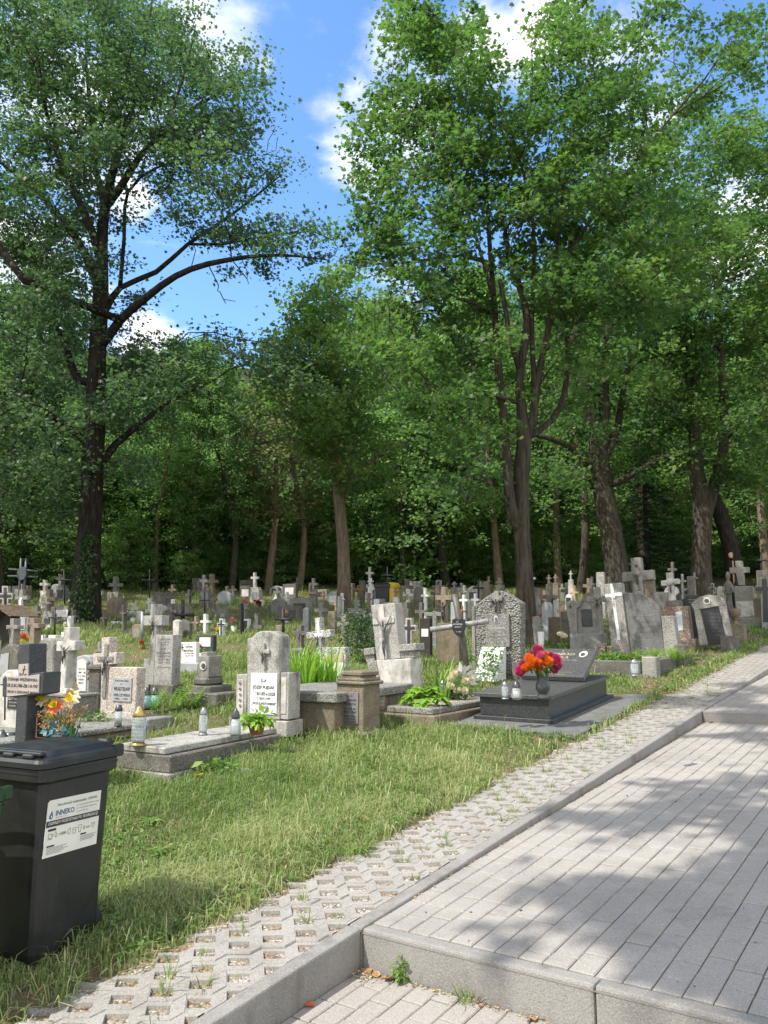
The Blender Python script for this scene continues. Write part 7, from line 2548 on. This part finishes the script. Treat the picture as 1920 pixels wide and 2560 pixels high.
fr('gable', 1181, 1464, 1500, 26, 'limewash', 'house-shaped white tomb with a dark opening', plate='darkplate', p0=.45, p1=.95, d=22)
fr('cross', 1199, 1452, 1492, 12, 'greystone', 'grey stone cross', d=23)
fr('thin', 1196, 1452, 1512, 26, 'iron', 'thin black iron cross', d=21, r=.03, arm=.3)
fr('cross', 1158, 1487, 1526, 20, 'whitepaint', 'white stone cross', d=18)
fr('cross', 1187, 1484, 1530, 20, 'plaque_grey', 'grey-white painted cross', d=18)
fr('thin', 1156, 1515, 1560, 22, 'rust', 'small rusty cross', d=15.5, r=.02)
fr('cross', 1220, 1440, 1482, 10, 'brownstone', 'brown stone cross', d=25)
fr('cross', 1246, 1444, 1482, 12, 'greystone', 'grey stone cross', d=23)
fr('stele', 1212, 1453, 1490, 12, 'brownstone', 'narrow brown stele', d=24)
fr('stele', 1147, 1525, 1560, 14, 'plaque_grey', 'grey stele', d=16)
fr('stele', 1132, 1505, 1560, 12, 'plaque_grey', 'grey stele', d=16)
g = fr('ped', 1371, 1437, 1500, 12, 'brownstone', 'brown cross on a pedestal', ph=34, pw=16, d=24)
fr('ped', 1388, 1436, 1496, 11, 'brownstone', 'brown cross on a pedestal', ph=34, pw=16, d=25)
fr('ped', 1426, 1427, 1490, 9, 'limewash', 'white cross on a pedestal', ph=36, pw=14, d=25)
fr('cross', 1437, 1463, 1520, 20, 'woodpale', 'pale new wooden cross', d=19, sw=.26, lean=-4)
fr('cross', 1373, 1456, 1530, 34, 'oldstone', 'dark stone cross', d=17.5, arm=.42)
fr('arch', 1366, 1505, 1552, 24, 'plaque_grey', 'grey shield-shaped headstone', d=16.5)
fr('stele', 1385, 1542, 1588, 30, 'sandstone', 'brown-grey block', d=15.6)
fr('stele', 1388, 1496, 1530, 12, 'limewash', 'white stele', d=17.5)
fr('cross', 1404, 1514, 1548, 22, 'woodpale', 'pale sandstone cross', d=16.5, sw=.4)
fr('arch', 1421, 1486, 1515, 17, 'whitepaint', 'small round-topped pale headstone', plate='darkplate', d=19)
fr('stele', 1412, 1528, 1575, 22, 'oldstone', 'dark old stone block', d=16)
fr('arch', 1470, 1481, 1540, 30, 'brownstone', 'round-topped brown headstone', d=17)
fr('cross', 1478, 1442, 1500, 18, 'oldstone', 'dark stone cross', d=21)
fr('stele', 1500, 1430, 1475, 20, 'terrazzo_bw', 'black-and-white speckled stele', d=22)
fr('cross', 1521, 1442, 1500, 16, 'oldstone', 'dark stone cross', d=22)
fr('stele', 1340, 1540, 1600, 20, 'greystone', 'grey stele', d=15)
fr('stele', 1340, 1470, 1502, 22, 'oldstone', 'dark old stone block', d=21)
fr('stele', 1353, 1478, 1486, 16, 'woodpale', 'pale wooden name board', d=21)
fr('cross', 1355, 1500, 1545, 18, 'oldstone', 'dark stone cross', d=17)
fr('stele', 1725, 1440, 1490, 16, 'oldstone', 'dark old stone block', d=21)
fr('cross', 1705, 1435, 1490, 18, 'slabgrey', 'grey stone cross', d=22)
fr('framed', 1780, 1458, 1500, 18, 'terrazzo', 'pale framed cross with a black inner cross', d=20)
fr('cross', 1735, 1430, 1475, 16, 'greystone', 'grey stone cross', d=24)
fr('arch', 1800, 1465, 1500, 16, 'limewash', 'small round-topped pale headstone', d=20.5)
fr('cross', 1680, 1405, 1460, 22, 'oldstone', 'dark stone cross', d=22)
fr('thin', 1903, 1380, 1450, 26, 'iron', 'thin black iron cross', d=22, r=.03)
fr('stele', 1905, 1425, 1470, 30, 'oldstone', 'dark old stone block', d=22)
fr('corpus', 1108, 1468, 1625, 40, 'brownstone', 'BIG', d=13.8, arm=.13, sw=.30)
r0, _, _ = FAR.pop()
r0['label'] = 'tall brown stone cross with crucifix behind the tube cross'
g = fr('stele', 1120, 1557, 1632, 56, 'sandstone', 'X', d=13.4)
r0, _, _ = FAR.pop()
r0['label'] = 'tan block headstone below the tall brown cross'
# smaller graves filling the rows
rf = random.Random(99)
kinds = [('cross', 'whitepaint', 'white stone cross'), ('cross', 'greystone', 'grey stone cross'), ('cross', 'oldstone', 'dark stone cross'), ('cross', 'brownstone', 'brown stone cross'), ('stele', 'oldstone', 'dark old stone block'), ('stele', 'greystone', 'grey stele'), ('arch', 'plaque_grey', 'small round-topped grey headstone'), ('arch', 'brownstone', 'round-topped brown headstone'), ('gable', 'slabgrey', 'rough boulder headstone'), ('ped', 'limewash', 'white cross on a pedestal'), ('ped', 'slabgrey', 'grey cross on a pedestal'), ('thin', 'iron', 'thin black iron cross'), ('corpus', 'greystone', 'grey cross with crucifix'), ('framed', 'terrazzo', 'pale framed cross with a black inner cross')]
spots_f = [(f[0], f[1]) for f in FOOT]
n_f = 0
for _ in range(3000):
    if n_f >= 100:
        break
    d = rf.uniform(16.5, 33)
    px = rf.uniform(20, 1720)
    x = (px - 960) / F * d * 1.02
    if px > 1000 and d > 31 or (px < 500 and d > 29):
        continue
    if any((x - a) ** 2 + (d - b) ** 2 < 1.15 ** 2 for a, b in spots_f) or (x + 7.7) ** 2 + (d - 19.9) ** 2 < 1.5 or (x - 2.7) ** 2 + (d - 15.2) ** 2 < 1.2:
        continue
    s_q, w_q = sw(x, d)
    if w_q < 1.6:
        continue
    spots_f.append((x, d))
    pz = Vector((x, d, float(zt(x, d))))
    px, base = proj(pz)
    kp = F / d
    kind, mat, desc = rf.choice(kinds + kinds[1:6] + kinds[1:6])
    hm = rf.uniform(.45, .9)
    if kind in ('cross', 'corpus', 'framed'):
        fr(kind, px, base - hm * kp, base, hm * .5 * kp, mat, desc, d=d, lean=rf.uniform(-3, 3))
    elif kind == 'thin':
        fr(kind, px, base - 1.2 * kp, base, .55 * kp, mat, desc, d=d, lean=rf.uniform(-2, 2), r=.022)
    elif kind == 'ped':
        fr(kind, px, base - (hm + .35) * kp, base, .28 * kp, mat, desc, d=d, ph=.5 * kp, pw=.34 * kp, plate=rf.choice((None, 'darkplate', 'plaque_grey')))
    else:
        fr(kind, px, base - hm * .8 * kp, base, rf.uniform(.38, .6) * kp, mat, desc, d=d, plate=rf.choice((None, 'darkplate', 'plaque_white')) if mat != 'slabgrey' else None)
    n_f += 1
by = {}
for r0, desc, px in FAR:
    by.setdefault(desc, []).append((px, r0))
for desc, it in by.items():
    it.sort(key=lambda q: q[0])
    for i, (px, r0) in enumerate(it):
        if len(it) == 1:
            r0['label'] = desc + ' in the back rows'
        else:
            r0['label'] = '%s in the back rows, %s from the left' % (desc, ordinal(i + 1))
        r0['group'] = 'graves in the rows behind'

# far bits: flowers, bins, sign cross, shrine
for px, py, r, col, lab, d in ((50, 1594, 13, 'salmon', 'bunch of orange-red flowers left of the brown cross', 12), (64, 1600, 9, 'yellow', 'small yellow flowers beside the orange-red bunch', 12), (117, 1567, 8, 'whitebloom', 'round white chrysanthemums in a grey pot on the white ledge', 16), (163, 1562, 8, 'cream', 'cream chrysanthemums above the white cross', 16.5), (320, 1536, 9, 'whitebloom', 'white chrysanthemums before the white stele', 20), (332, 1534, 7, 'whitebloom', 'smaller white chrysanthemums beside the white stele', 20),
                              (585, 1550, 11, 'palepink', 'tall bunch of pale pink flowers among the far graves', 18), (612, 1505, 11, 'palepink', 'pink-red flowers on a small far cross', 21.5), (641, 1521, 8, 'red', 'bright red flowers before a white framed headstone', 26), (544, 1581, 8, 'yellow', 'yellow flowers before the white framed cross', 17.5), (502, 1616, 6, 'red', 'red flowers on the black headstone', 13.6), (742, 1508, 8, 'salmon', 'orange-red flowers at the top of the grassy slope', 25), (717, 1532, 8, 'palepink', 'pink flowers behind the thin iron cross', 20), (1350, 1540, 5, 'crimson', 'small crimson flowers right of the tall maple trunk', 15),
                              (700, 1510, 7, 'pinkbloom', 'violet-pink flowers by the white bird on a post', 26), (355, 1607, 7, 'red', 'small red flowers in the green bed near the grey post', 15), (1408, 1590, 12, 'cream', 'mixed cream flowers on the slab before the curved-wing headstone', 13.4)):
    p = gp(px, py + r, d)[0]
    top = at_d(px, py, d)
    root = empty('flower_bunch', p, 0, lab, 'flowers')
    hgt = max(.12, top.z - p.z)
    k = d / F
    for i in range(5):
        mb = MB()
        c = Vector((R.uniform(-.7, .7) * r * k, R.uniform(-.1, .1), hgt + R.uniform(-.5, .5) * r * k))
        petals(mb, c, r * k * .55, 'f_' + col, 40, Vector((0, -.5, .7)), wid=.45)
        mb.build('flower', root)
    mb = MB()
    leafball(mb, Vector((0, 0, hgt * .72)), r * k * .9, 26, .06, 'weed', .8)
    mb.build('leaves', root)
    mb = MB()
    mb.lathe([(.05, -.03), (.055, .02), (.07, hgt * .55), (.055, hgt * .55)], 10, R.choice(('galv', 'darkmetal', 'wax', 'terracotta')))
    mb.build('pot', root)
pd = gp(960, 1506, 23)[0]
b = bin_120('wheelie_bin', 'distant dark bin with a pale label beside the yellow one', 'wheelie bin', pd, -.3, 'binblack', False)
pd = gp(976, 1506, 23)[0]
b = bin_120('wheelie_bin', 'distant bright yellow bin among the far crosses', 'wheelie bin', pd, -.3, 'binyellow', False)
# double-tube cross with a round plate, far left
g = G('metal_cross', 'tall cross of doubled steel tubes with a round dark plate, far left', 'cross', 58, 1575, 15, d=17.5)
g.tube('post', [(48, 1590, 0), (47, 1500, 0), (50, 1450, 0), (53, 1396, 0)], .028, 'darkmetal', 8)
g.tube('post', [(56, 1590, 0), (58, 1512, 0), (62, 1450, 0), (66, 1396, 0)], .028, 'darkmetal', 8)
g.tube('crossbar', [(22, 1423, 0), (60, 1425, 0), (95, 1428, 0)], .022, 'darkmetal', 8)
g.tube('crossbar', [(20, 1440, 0), (60, 1441, 0), (95, 1443, 0)], .022, 'darkmetal', 8)
g.disc('round_plate', 57.5, 1434, 14, -.03, 'darkmetal', .05, 1.2)
g.disc('ring', 54, 1497, 4.2, -.05, 'whitepaint', .03, .8)
g.tube('thick_post', [(53, 1600, -.03), (53, 1500, -.03)], .06, 'galv', 10)
g.done()
g = G('roofed_shrine', 'small dark wooden shrine with a shingled gable roof and iron finial, far left', 'shrine', 12, 1640, 28, d=13.5)
g.rect('post', 3, 22, 1538, 1650, .1, .3, 'wooddark', .01, ground=True)
g.rect('back_board', -14, 40, 1532, 1600, .2, .24, 'wooddark', .01)
for (a, b_, c_, d_) in ((10, 1512, 52, 1541), (10, 1512, -32, 1545)):
    x0, z0 = g.P(a, b_)
    x1, z1 = g.P(c_, d_)
    for i in range(9):
        u0, u1 = i / 9, (i + 1.35) / 9
        v = [(x0 + (x1 - x0) * u0, -.22, z0 + (z1 - z0) * u0 + .01), (x0 + (x1 - x0) * u1, -.22, z0 + (z1 - z0) * u1 + .022), (x0 + (x1 - x0) * u1, .36, z0 + (z1 - z0) * u1 + .022), (x0 + (x1 - x0) * u0, .36, z0 + (z1 - z0) * u0 + .01)]
        v = v if x1 > x0 else v[::-1]
        g.mb('roof').add(v + [(q[0], q[1], q[2] - .018) for q in v], [(0, 1, 2, 3), (7, 6, 5, 4), (0, 4, 5, 1), (1, 5, 6, 2), (2, 6, 7, 3), (3, 7, 4, 0)], 'wood')
g.tube('finial', [(13, 1514, 0), (13, 1472, 0)], .010, 'iron', 6)
for ang in range(0, 360, 45):
    a = math.radians(ang)
    g.tube('finial', [(13, 1487, 0), (13 + 8 * math.cos(a), 1487 - 8 * math.sin(a), 0)], .006, 'iron', 5)
g.done()
g = G('post', 'slim grey metal post between the far graves and the tall block', 'post', 355, 1604, 28, d=15.5)
g.tube('post', [(355, 1610, 0), (356, 1530, 0)], .03, 'galv', 8)
g.done()
g = G('angel_post', 'white dove figure on a pale post at the top of the slope', 'figure', 690, 1516, 28, d=26)
g.tube('post', [(689, 1520, 0), (689, 1502, 0)], .05, 'greystone', 8)
x, z = g.P(690, 1498)
g.mb('dove').lathe([(.01, -.16), (.06, -.1), (.085, 0), (.06, .1), (.03, .16), (.045, .2), (.01, .25)], 10, 'whitepaint', Matrix.Translation((x, 0, z)) @ Matrix.Rotation(math.radians(65), 4, 'Y'))
g.mb('dove').prism([(x - .03, z), (x + .1, z + .02), (x - .05, z + .2)], -.04, .04, 'whitepaint', .01)
g.done()
wall = MB()
wp = at_d(1015, 1398, 44)
wall.box(-.6, .6, -.2, .2, -1.6, .45, 'limewash', .03)
o = wall.build('stone_wall')
o.location = wp
tag(o, 'pale bit of masonry wall showing through the wood on the hill', 'wall')

# iron fence below the wood
fz = MB()
rl = MB()
fpts = []
for i in range(0, 61):
    a = -.60 + .62 * i / 60
    d = 35.4 / (.93 - math.tan(a) * .37 * (1 if a < 0 else .25))
    x = d * math.tan(a)
    fpts.append(Vector((x, d, float(zt(x, d)))))
for p0, p1 in zip(fpts[:-1], fpts[1:]):
    n = max(2, int((p1 - p0).length / .15))
    for k in range(n):
        p = p0.lerp(p1, k / n)
        w = .012
        fz.add([p + Vector((-w, 0, 0)), p + Vector((w, 0, 0)), p + Vector((w, 0, 1.5)), p + Vector((-w, 0, 1.5)), p + Vector((0, w * 2, 0)), p + Vector((0, w * 2, 1.5))], [(0, 1, 2, 3), (1, 4, 5, 2), (4, 0, 3, 5)], 'iron')
    for h in (.2, 1.3):
        rl.tube([p0 + Vector((0, 0, h)), p1 + Vector((0, 0, h))], .022, 4, 'iron')
fo = empty('iron_fence', fpts[30], 0, 'black iron railing along the foot of the wood behind the graves', 'fence')
for m_, nm in ((fz, 'bars'), (rl, 'rails')):
    m_.V = [tuple(Vector(v) - fpts[30]) for v in m_.V]
    m_.build(nm, fo)
for k, i in enumerate(range(0, 61, 6)):
    pm = MB()
    p = fpts[i] - fpts[30]
    pm.box(p.x - .04, p.x + .04, p.y - .04, p.y + .04, p.z - .2, p.z + 1.7, 'iron', .008)
    pm.build('post', fo)

# ------------------------------------------------------------------ grass and weeds
FT = np.array(FOOT)


def clear(x, y, pad=.0):
    ok = np.ones(len(x), bool)
    for fx, fy, hx, hy, th in FT:
        dx, dy = x - fx, y - fy
        near = (np.abs(dx) < 4) & (np.abs(dy) < 4)
        lx = dx * math.cos(th) - dy * math.sin(th)
        ly = dx * math.sin(th) + dy * math.cos(th)
        ok &= ~(near & (np.abs(lx) < hx - pad) & (np.abs(ly) < hy - pad))
    return ok


def vnoise(x, y, f, seed):
    """smooth value noise, roughly -0.5..0.5, three octaves"""
    r = np.random.default_rng(seed)
    tot = np.zeros_like(x)
    for o in range(3):
        g = r.uniform(-1, 1, (64, 64))
        a = r.uniform(0, 6.28)
        ff = f * .32 * 2.1 ** o
        u, v = (x * math.cos(a) - y * math.sin(a)) * ff + 7.3, (x * math.sin(a) + y * math.cos(a)) * ff + 3.1
        i, j = np.floor(u).astype(int), np.floor(v).astype(int)
        fu, fv = u - i, v - j
        fu, fv = fu * fu * (3 - 2 * fu), fv * fv * (3 - 2 * fv)
        tot += (.55 ** o) * ((g[i % 64, j % 64] * (1 - fu) + g[(i + 1) % 64, j % 64] * fu) * (1 - fv) + (g[i % 64, (j + 1) % 64] * (1 - fu) + g[(i + 1) % 64, (j + 1) % 64] * fu) * fv)
    return tot * .75


def sward(n, dmin, dmax, seed, hscale=1.0, wscale=1.0, amin=-.62, amax=.60):
    r = np.random.default_rng(seed)
    d = dmin * np.exp(r.random(n) * math.log(dmax / dmin))
    a = r.uniform(amin, amax, n)
    x, y = d * np.tan(a), d
    s, w = sw(x, y)
    nz = vnoise(x, y, 2.2, 5)
    nz2 = vnoise(x, y, 6.0, 8)
    edge = .70 + .05 * np.sin(s * 5.3) + .04 * np.sin(s * 13)
    hill = y * .93 - x * .37 * np.where(x < 0, 1, .25)
    dirt = np.exp(-(((s - 8.5) / 2.2) ** 2 + ((w - .95) / .35) ** 2))
    keep = (w > edge) & clear(x, y, .012) & (r.random(n) < np.clip(.62 + .95 * nz + .45 * nz2, .05, 1)) & (hill < 36) & (r.random(n) > dirt * 1.3)
    keep |= (w < -5.05) & (r.random(n) < .8)
    x, y, d, nz, nz2, w, s = x[keep], y[keep], d[keep], nz[keep], nz2[keep], w[keep], s[keep]
    m = len(x)
    h = (.034 + .060 * np.clip(nz * 1.3 + nz2 * .8 + .25, 0, 1.4)) * r.uniform(.35, 1.4, m) * hscale * (1 + .014 * d)
    tall = r.random(m) < .035
    h = np.where(tall, h * r.uniform(1.5, 2.4, m), h)
    h *= np.where(w < .95, .75, 1)
    return blades(x, y, d, h, nz2, r, wscale)


def blades(x, y, d, h, nz2, r, wscale=1.0, dryness=.17):
    m = len(x)
    z = zt(x, y)
    wd = (.0011 + .00030 * d) * r.uniform(.6, 1.4, m) * wscale
    th = r.uniform(0, 6.283, m)
    dx, dy = np.cos(th), np.sin(th)
    lean = h * r.uniform(.1, 1.6, m)
    sx_, sy_ = -dy * wd, dx * wd
    co = np.zeros((m, 5, 3))
    co[:, 0] = np.stack([x - sx_, y - sy_, z - .01], 1)
    co[:, 1] = np.stack([x + sx_, y + sy_, z - .01], 1)
    mx, my, mz = x + dx * lean * .32, y + dy * lean * .32, z + h * .62
    co[:, 2] = np.stack([mx + sx_ * .8, my + sy_ * .8, mz], 1)
    co[:, 3] = np.stack([mx - sx_ * .8, my - sy_ * .8, mz], 1)
    co[:, 4] = np.stack([x + dx * lean, y + dy * lean, z + np.maximum(h * 1.0 - lean * .42, h * .22)], 1)
    b = np.arange(m)[:, None] * 5
    lp = np.concatenate([b + np.array([[0, 1, 2, 3]]), b + np.array([[3, 2, 4]])], 1).ravel()
    sz = np.tile([4, 3], m)
    dry = r.random(m) < np.clip(dryness + .24 * vnoise(x, y, 1.4, 14), .04, .45)
    tn = np.where(dry, r.uniform(.75, 1, m), np.clip(.42 + .30 * nz2 + .22 * vnoise(x, y, .8, 3) + r.normal(0, .15, m), 0, .80))
    return co.reshape(-1, 3), lp, sz, np.repeat(tn, 5)


# ragged taller grass round the stones and along the paver edge
r = np.random.default_rng(55)
ex, ey, eh = [], [], []
for fx, fy, hx, hy, th in FT:
    if fy > 20 or fy < 5:
        continue
    n = int(260 * (hx + hy))
    side = r.integers(0, 4, n)
    u = r.uniform(-1, 1, n)
    g_ = np.abs(r.normal(0, .05, n))
    lx = np.where(side < 2, u * hx, np.where(side == 2, hx + g_, -hx - g_))
    ly = np.where(side >= 2, u * hy, np.where(side == 0, hy + g_, -hy - g_))
    ex.append(fx + lx * math.cos(th) + ly * math.sin(th))
    ey.append(fy - lx * math.sin(th) + ly * math.cos(th))
    eh.append(r.uniform(.05, .17, n) * (.6 + .8 * np.clip(vnoise(ex[-1], ey[-1], 5, 9) + .4, 0, 1.2)))
for _ in range(260):
    s_, w_ = r.uniform(-2.2, 16), r.uniform(.66, .95)
    n = int(r.integers(6, 26))
    x_, y_ = xy(s_ + r.normal(0, .03, n), w_ + r.normal(0, .03, n))
    ex.append(x_)
    ey.append(y_)
    eh.append(r.uniform(.04, .15, n))
for _ in range(420):
    d_, a_ = 3 * math.exp(r.random() * math.log(4)), r.uniform(-.55, .35)
    n = int(r.integers(8, 40))
    ex.append(d_ * math.tan(a_) + r.normal(0, .05, n))
    ey.append(d_ + r.normal(0, .05, n))
    eh.append(r.uniform(.06, .2, n))
ex, ey, eh = np.concatenate(ex), np.concatenate(ey), np.concatenate(eh)
k_ = (sw(ex, ey)[1] > .62) & clear(ex, ey, .02)
ex, ey, eh = ex[k_], ey[k_], eh[k_]
co, lp, sz, tn = blades(ex, ey, np.hypot(ex, ey), eh * .8, vnoise(ex, ey, 6.0, 8), r, 1.2, .12)
tag(link('tall_grass', numpy_mesh('tall_grass', co, lp, sz, [M['grass']], tint=tn)), None, None, None, 'stuff')
# crumbs, seeds and bits of twig blown over the paving
n = 170
s_, w_ = r.uniform(-1.2, 9, n), -.1 - r.random(n) ** 1.0 * 3.5
px_, py_ = xy(s_, w_)
pz_ = np.array([slab_z(a_, b_) for a_, b_ in zip(s_, w_)]) + .004
c = np.stack([px_, py_, pz_], 1)
nrm = np.array([[0, 0, 1.]]) + r.normal(0, .3, c.shape)
tip = r.normal(0, 1, c.shape)
tip[:, 2] = 0
tag(link('leaf_crumbs', leaf_mesh('leaf_crumbs', c, nrm, tip, r.uniform(.005, .022, n), OVAL * np.array([.9, 1]), M['ink'], r.random(n))), None, None, None, 'stuff')

co, lp, sz, tn = sward(460000, 2.6, 14, 41)
tag(link('grass', numpy_mesh('grass', co, lp, sz, [M['grass']], tint=tn)), None, None, None, 'stuff')
co, lp, sz, tn = sward(190000, 11, 36, 42, 1.2, 1.15)
tag(link('grass', numpy_mesh('grass', co, lp, sz, [M['grass']], tint=tn)), None, None, None, 'stuff')

# clover and broad weeds low in the turf
r = np.random.default_rng(77)
n = 42000
d = 3 * np.exp(r.random(n) * math.log(22 / 3))
a = r.uniform(-.6, .5, n)
x, y = d * np.tan(a), d
s, w = sw(x, y)
keep = (w > .72) & clear(x, y) & (vnoise(x, y, 2.6, 19) > .08)
x, y, d = x[keep], y[keep], d[keep]
c = np.stack([x, y, zt(x, y) + r.uniform(.01, .06, len(x))], 1)
nrm = np.array([[0, 0, 1.]]) + r.normal(0, .35, c.shape)
tip = r.normal(0, 1, c.shape)
tip[:, 2] *= .2
tag(link('ground_cover', leaf_mesh('ground_cover', c, nrm, tip, r.uniform(.016, .034, len(x)) * (1 + .03 * d), OVAL * np.array([1.6, 1]), M['weed'], np.clip(r.normal(.45, .2, len(x)), 0, 1))), None, None, None, 'stuff')
# straw and dry bits
n = 16000
d = 2.6 * np.exp(r.random(n) * math.log(14 / 2.6))
a = r.uniform(-.6, .5, n)
x, y = d * np.tan(a), d
s, w = sw(x, y)
keep = (w > .6) & clear(x, y) & ((vnoise(x, y, 2.0, 31) > -.05) | (w < .95))
x, y = x[keep], y[keep]
c = np.stack([x, y, zt(x, y) + r.uniform(.006, .03, len(x))], 1)
nrm = np.array([[0, 0, 1.]]) + r.normal(0, .25, c.shape)
tip = r.normal(0, 1, c.shape)
tip[:, 2] *= .1
t = NT('straw')
at_ = t.node('ShaderNodeAttribute', attribute_name='tint').outputs['Fac']
M['straw'] = t.done(t.pbsdf(col=t.mix(at_, (.16, .105, .055), (.46, .38, .22)), rough=.9))
tag(link('dry_straw', leaf_mesh('dry_straw', c, nrm, tip, r.uniform(.03, .07, len(x)), np.array([(-.03, 0), (.03, 0), (.02, 1), (-.02, 1)]), M['straw'], r.random(len(x)))), None, None, None, 'stuff')

# chaff gathered at the foot of the step and along the side kerb
n1_, n2_ = 420, 420
s = np.concatenate([-np.abs(r.normal(0, .018, n1_)) - .004, r.uniform(.4, 7, n2_), -np.abs(r.normal(0, .05, 160)) - .004])
w = np.concatenate([-.006 - r.random(n1_) ** 1.6 * 1.6, -.004 - np.abs(r.normal(0, .012, n2_)), -.006 - np.abs(r.normal(0, .07, 160))])
x, y = xy(s, w)
z = np.array([slab_z(a_, b_) for a_, b_ in zip(s, w)]) + r.uniform(.002, .008, len(s))
nrm = np.array([[0, 0, 1.]]) + r.normal(0, .5, (len(s), 3))
tip = r.normal(0, 1, (len(s), 3))
tip[:, 2] *= .15
tag(link('chaff', leaf_mesh('chaff', np.stack([x, y, z], 1), nrm, tip, r.uniform(.006, .022, len(s)), OVAL * np.array([.8, 1]), M['straw'], r.random(len(s)))), None, None, None, 'stuff')

# leaf litter on the bare strip between the black tomb and the planted kerb
n = 2400
s = r.normal(8.0, 1.5, n)
w = np.abs(r.normal(.9, .28, n))
x, y = xy(s, w)
keep = (w > .5) & clear(x, y)
x, y = x[keep], y[keep]
c = np.stack([x, y, zt(x, y) + r.uniform(.004, .022, len(x))], 1)
nrm = np.array([[0, 0, 1.]]) + r.normal(0, .35, c.shape)
tip = r.normal(0, 1, c.shape)
tip[:, 2] *= .1
tag(link('leaf_litter', leaf_mesh('leaf_litter', c, nrm, tip, r.uniform(.012, .034, len(x)), OVAL * np.array([1.1, 1]), M['straw'], r.random(len(x)) ** 2.6 * .8)), None, None, None, 'stuff')

# tufts growing in the grid pavers and at the kerb foot
TUFT = []
tp = MB()
strap(tp, (0, 0, 0), 16, .13, .0045, 'grass', .8, seg=3, base=.02)
tm = tp.build('grass_tuft')
tp2 = MB()
strap(tp2, (0, 0, 0), 9, .09, .005, 'grass', 1.0, seg=3, base=.025)
tm2 = tp2.build('grass_tuft')
sp_list = []
for i in range(-30, 60):
    for j in range(-40, 110):
        o_ = i * C1 + j * B2 + .37 * A1 + .5 * B2
        if .12 < o_[1] < .66 and -1.6 < o_[0] < 8.5:
            sp_list.append(o_)
R.shuffle(sp_list)
first = True
for k, o_ in enumerate(sp_list[:150]):
    src = (tm, tm2)[k % 2]
    ob = src if k < 2 else src.copy()
    if k >= 2:
        COL.objects.link(ob)
    ob.location = P3(o_[0] + R.uniform(-.02, .02), o_[1] + R.uniform(-.02, .02), .084 * o_[0] - .024)
    ob.rotation_euler = (0, 0, R.uniform(0, 6.28))
    q = R.uniform(.55, 1.25)
    ob.scale = (q, q, q)
    TUFT.append(ob)
for ob in TUFT:
    tag(ob, 'small grass tuft growing in a gravel hole of the grid pavers', 'grass tuft', 'grass tufts in the grid pavers')
wp_ = slab_pt(1170, 2490)
plant('grass_tuft', 'dry wiry grass tuft growing at the foot of the near step', 'plant', wp_, lambda mb: strap(mb, (0, 0, 0), 40, .13, .003, 'grass', .8, seg=4, base=.025))
wp_ = slab_pt(1005, 2432)
plant('weed_plant', 'small green weed growing in the corner of the near step', 'plant', wp_, lambda mb: [leafball(mb, Vector((R.uniform(-.02, .02), 0, .02 + .012 * k)), .025, 9, .035, 'weed', 1) for k in range(6)])
# dandelion rosettes in the near turf
for k, (px, py, q) in enumerate(((432, 2215, .17), (500, 2200, .13), (395, 2135, .12), (610, 2130, .12), (280, 2290, .13), (380, 2060, .12), (560, 2010, .12), (900, 2130, .12), (1205, 1965, .12), (1185, 1975, .10), (285, 2105, .12))):
    p = gp(px, py)[0]

    def rosette(mb, q=q):
        for i in range(11):
            a = i * .571 + R.uniform(-.2, .2)
            out = Vector((math.cos(a), math.sin(a), 0))
            sd2 = Vector((-out.y, out.x, 0))
            L = q * R.uniform(.7, 1.1)
            vs = []
            up = R.uniform(.25, .8)
            for u in range(8):
                f = u / 7
                wdt = L * .11 * (math.sin(math.pi * min(1, f * .8 + .1)) * (1 if u % 2 else .55)) + .001
                c0 = out * L * f + Vector((0, 0, .015 + L * (up * f - up * .9 * f * f)))
                vs += [c0 - sd2 * wdt, c0 + sd2 * wdt]
            mb.add(vs, [(2 * i_, 2 * i_ + 1, 2 * i_ + 3, 2 * i_ + 2) for i_ in range(7)], 'weed', False, None, R.uniform(.4, .9))
    plant('dandelion_plant', 'dandelion rosette in the near grass, %s one counting from the left' % ordinal(1 + sorted([432, 500, 395, 610, 280, 380, 560, 900, 1205, 1185, 285]).index(px)), 'plant', p, rosette, group='dandelion rosettes in the lawn')
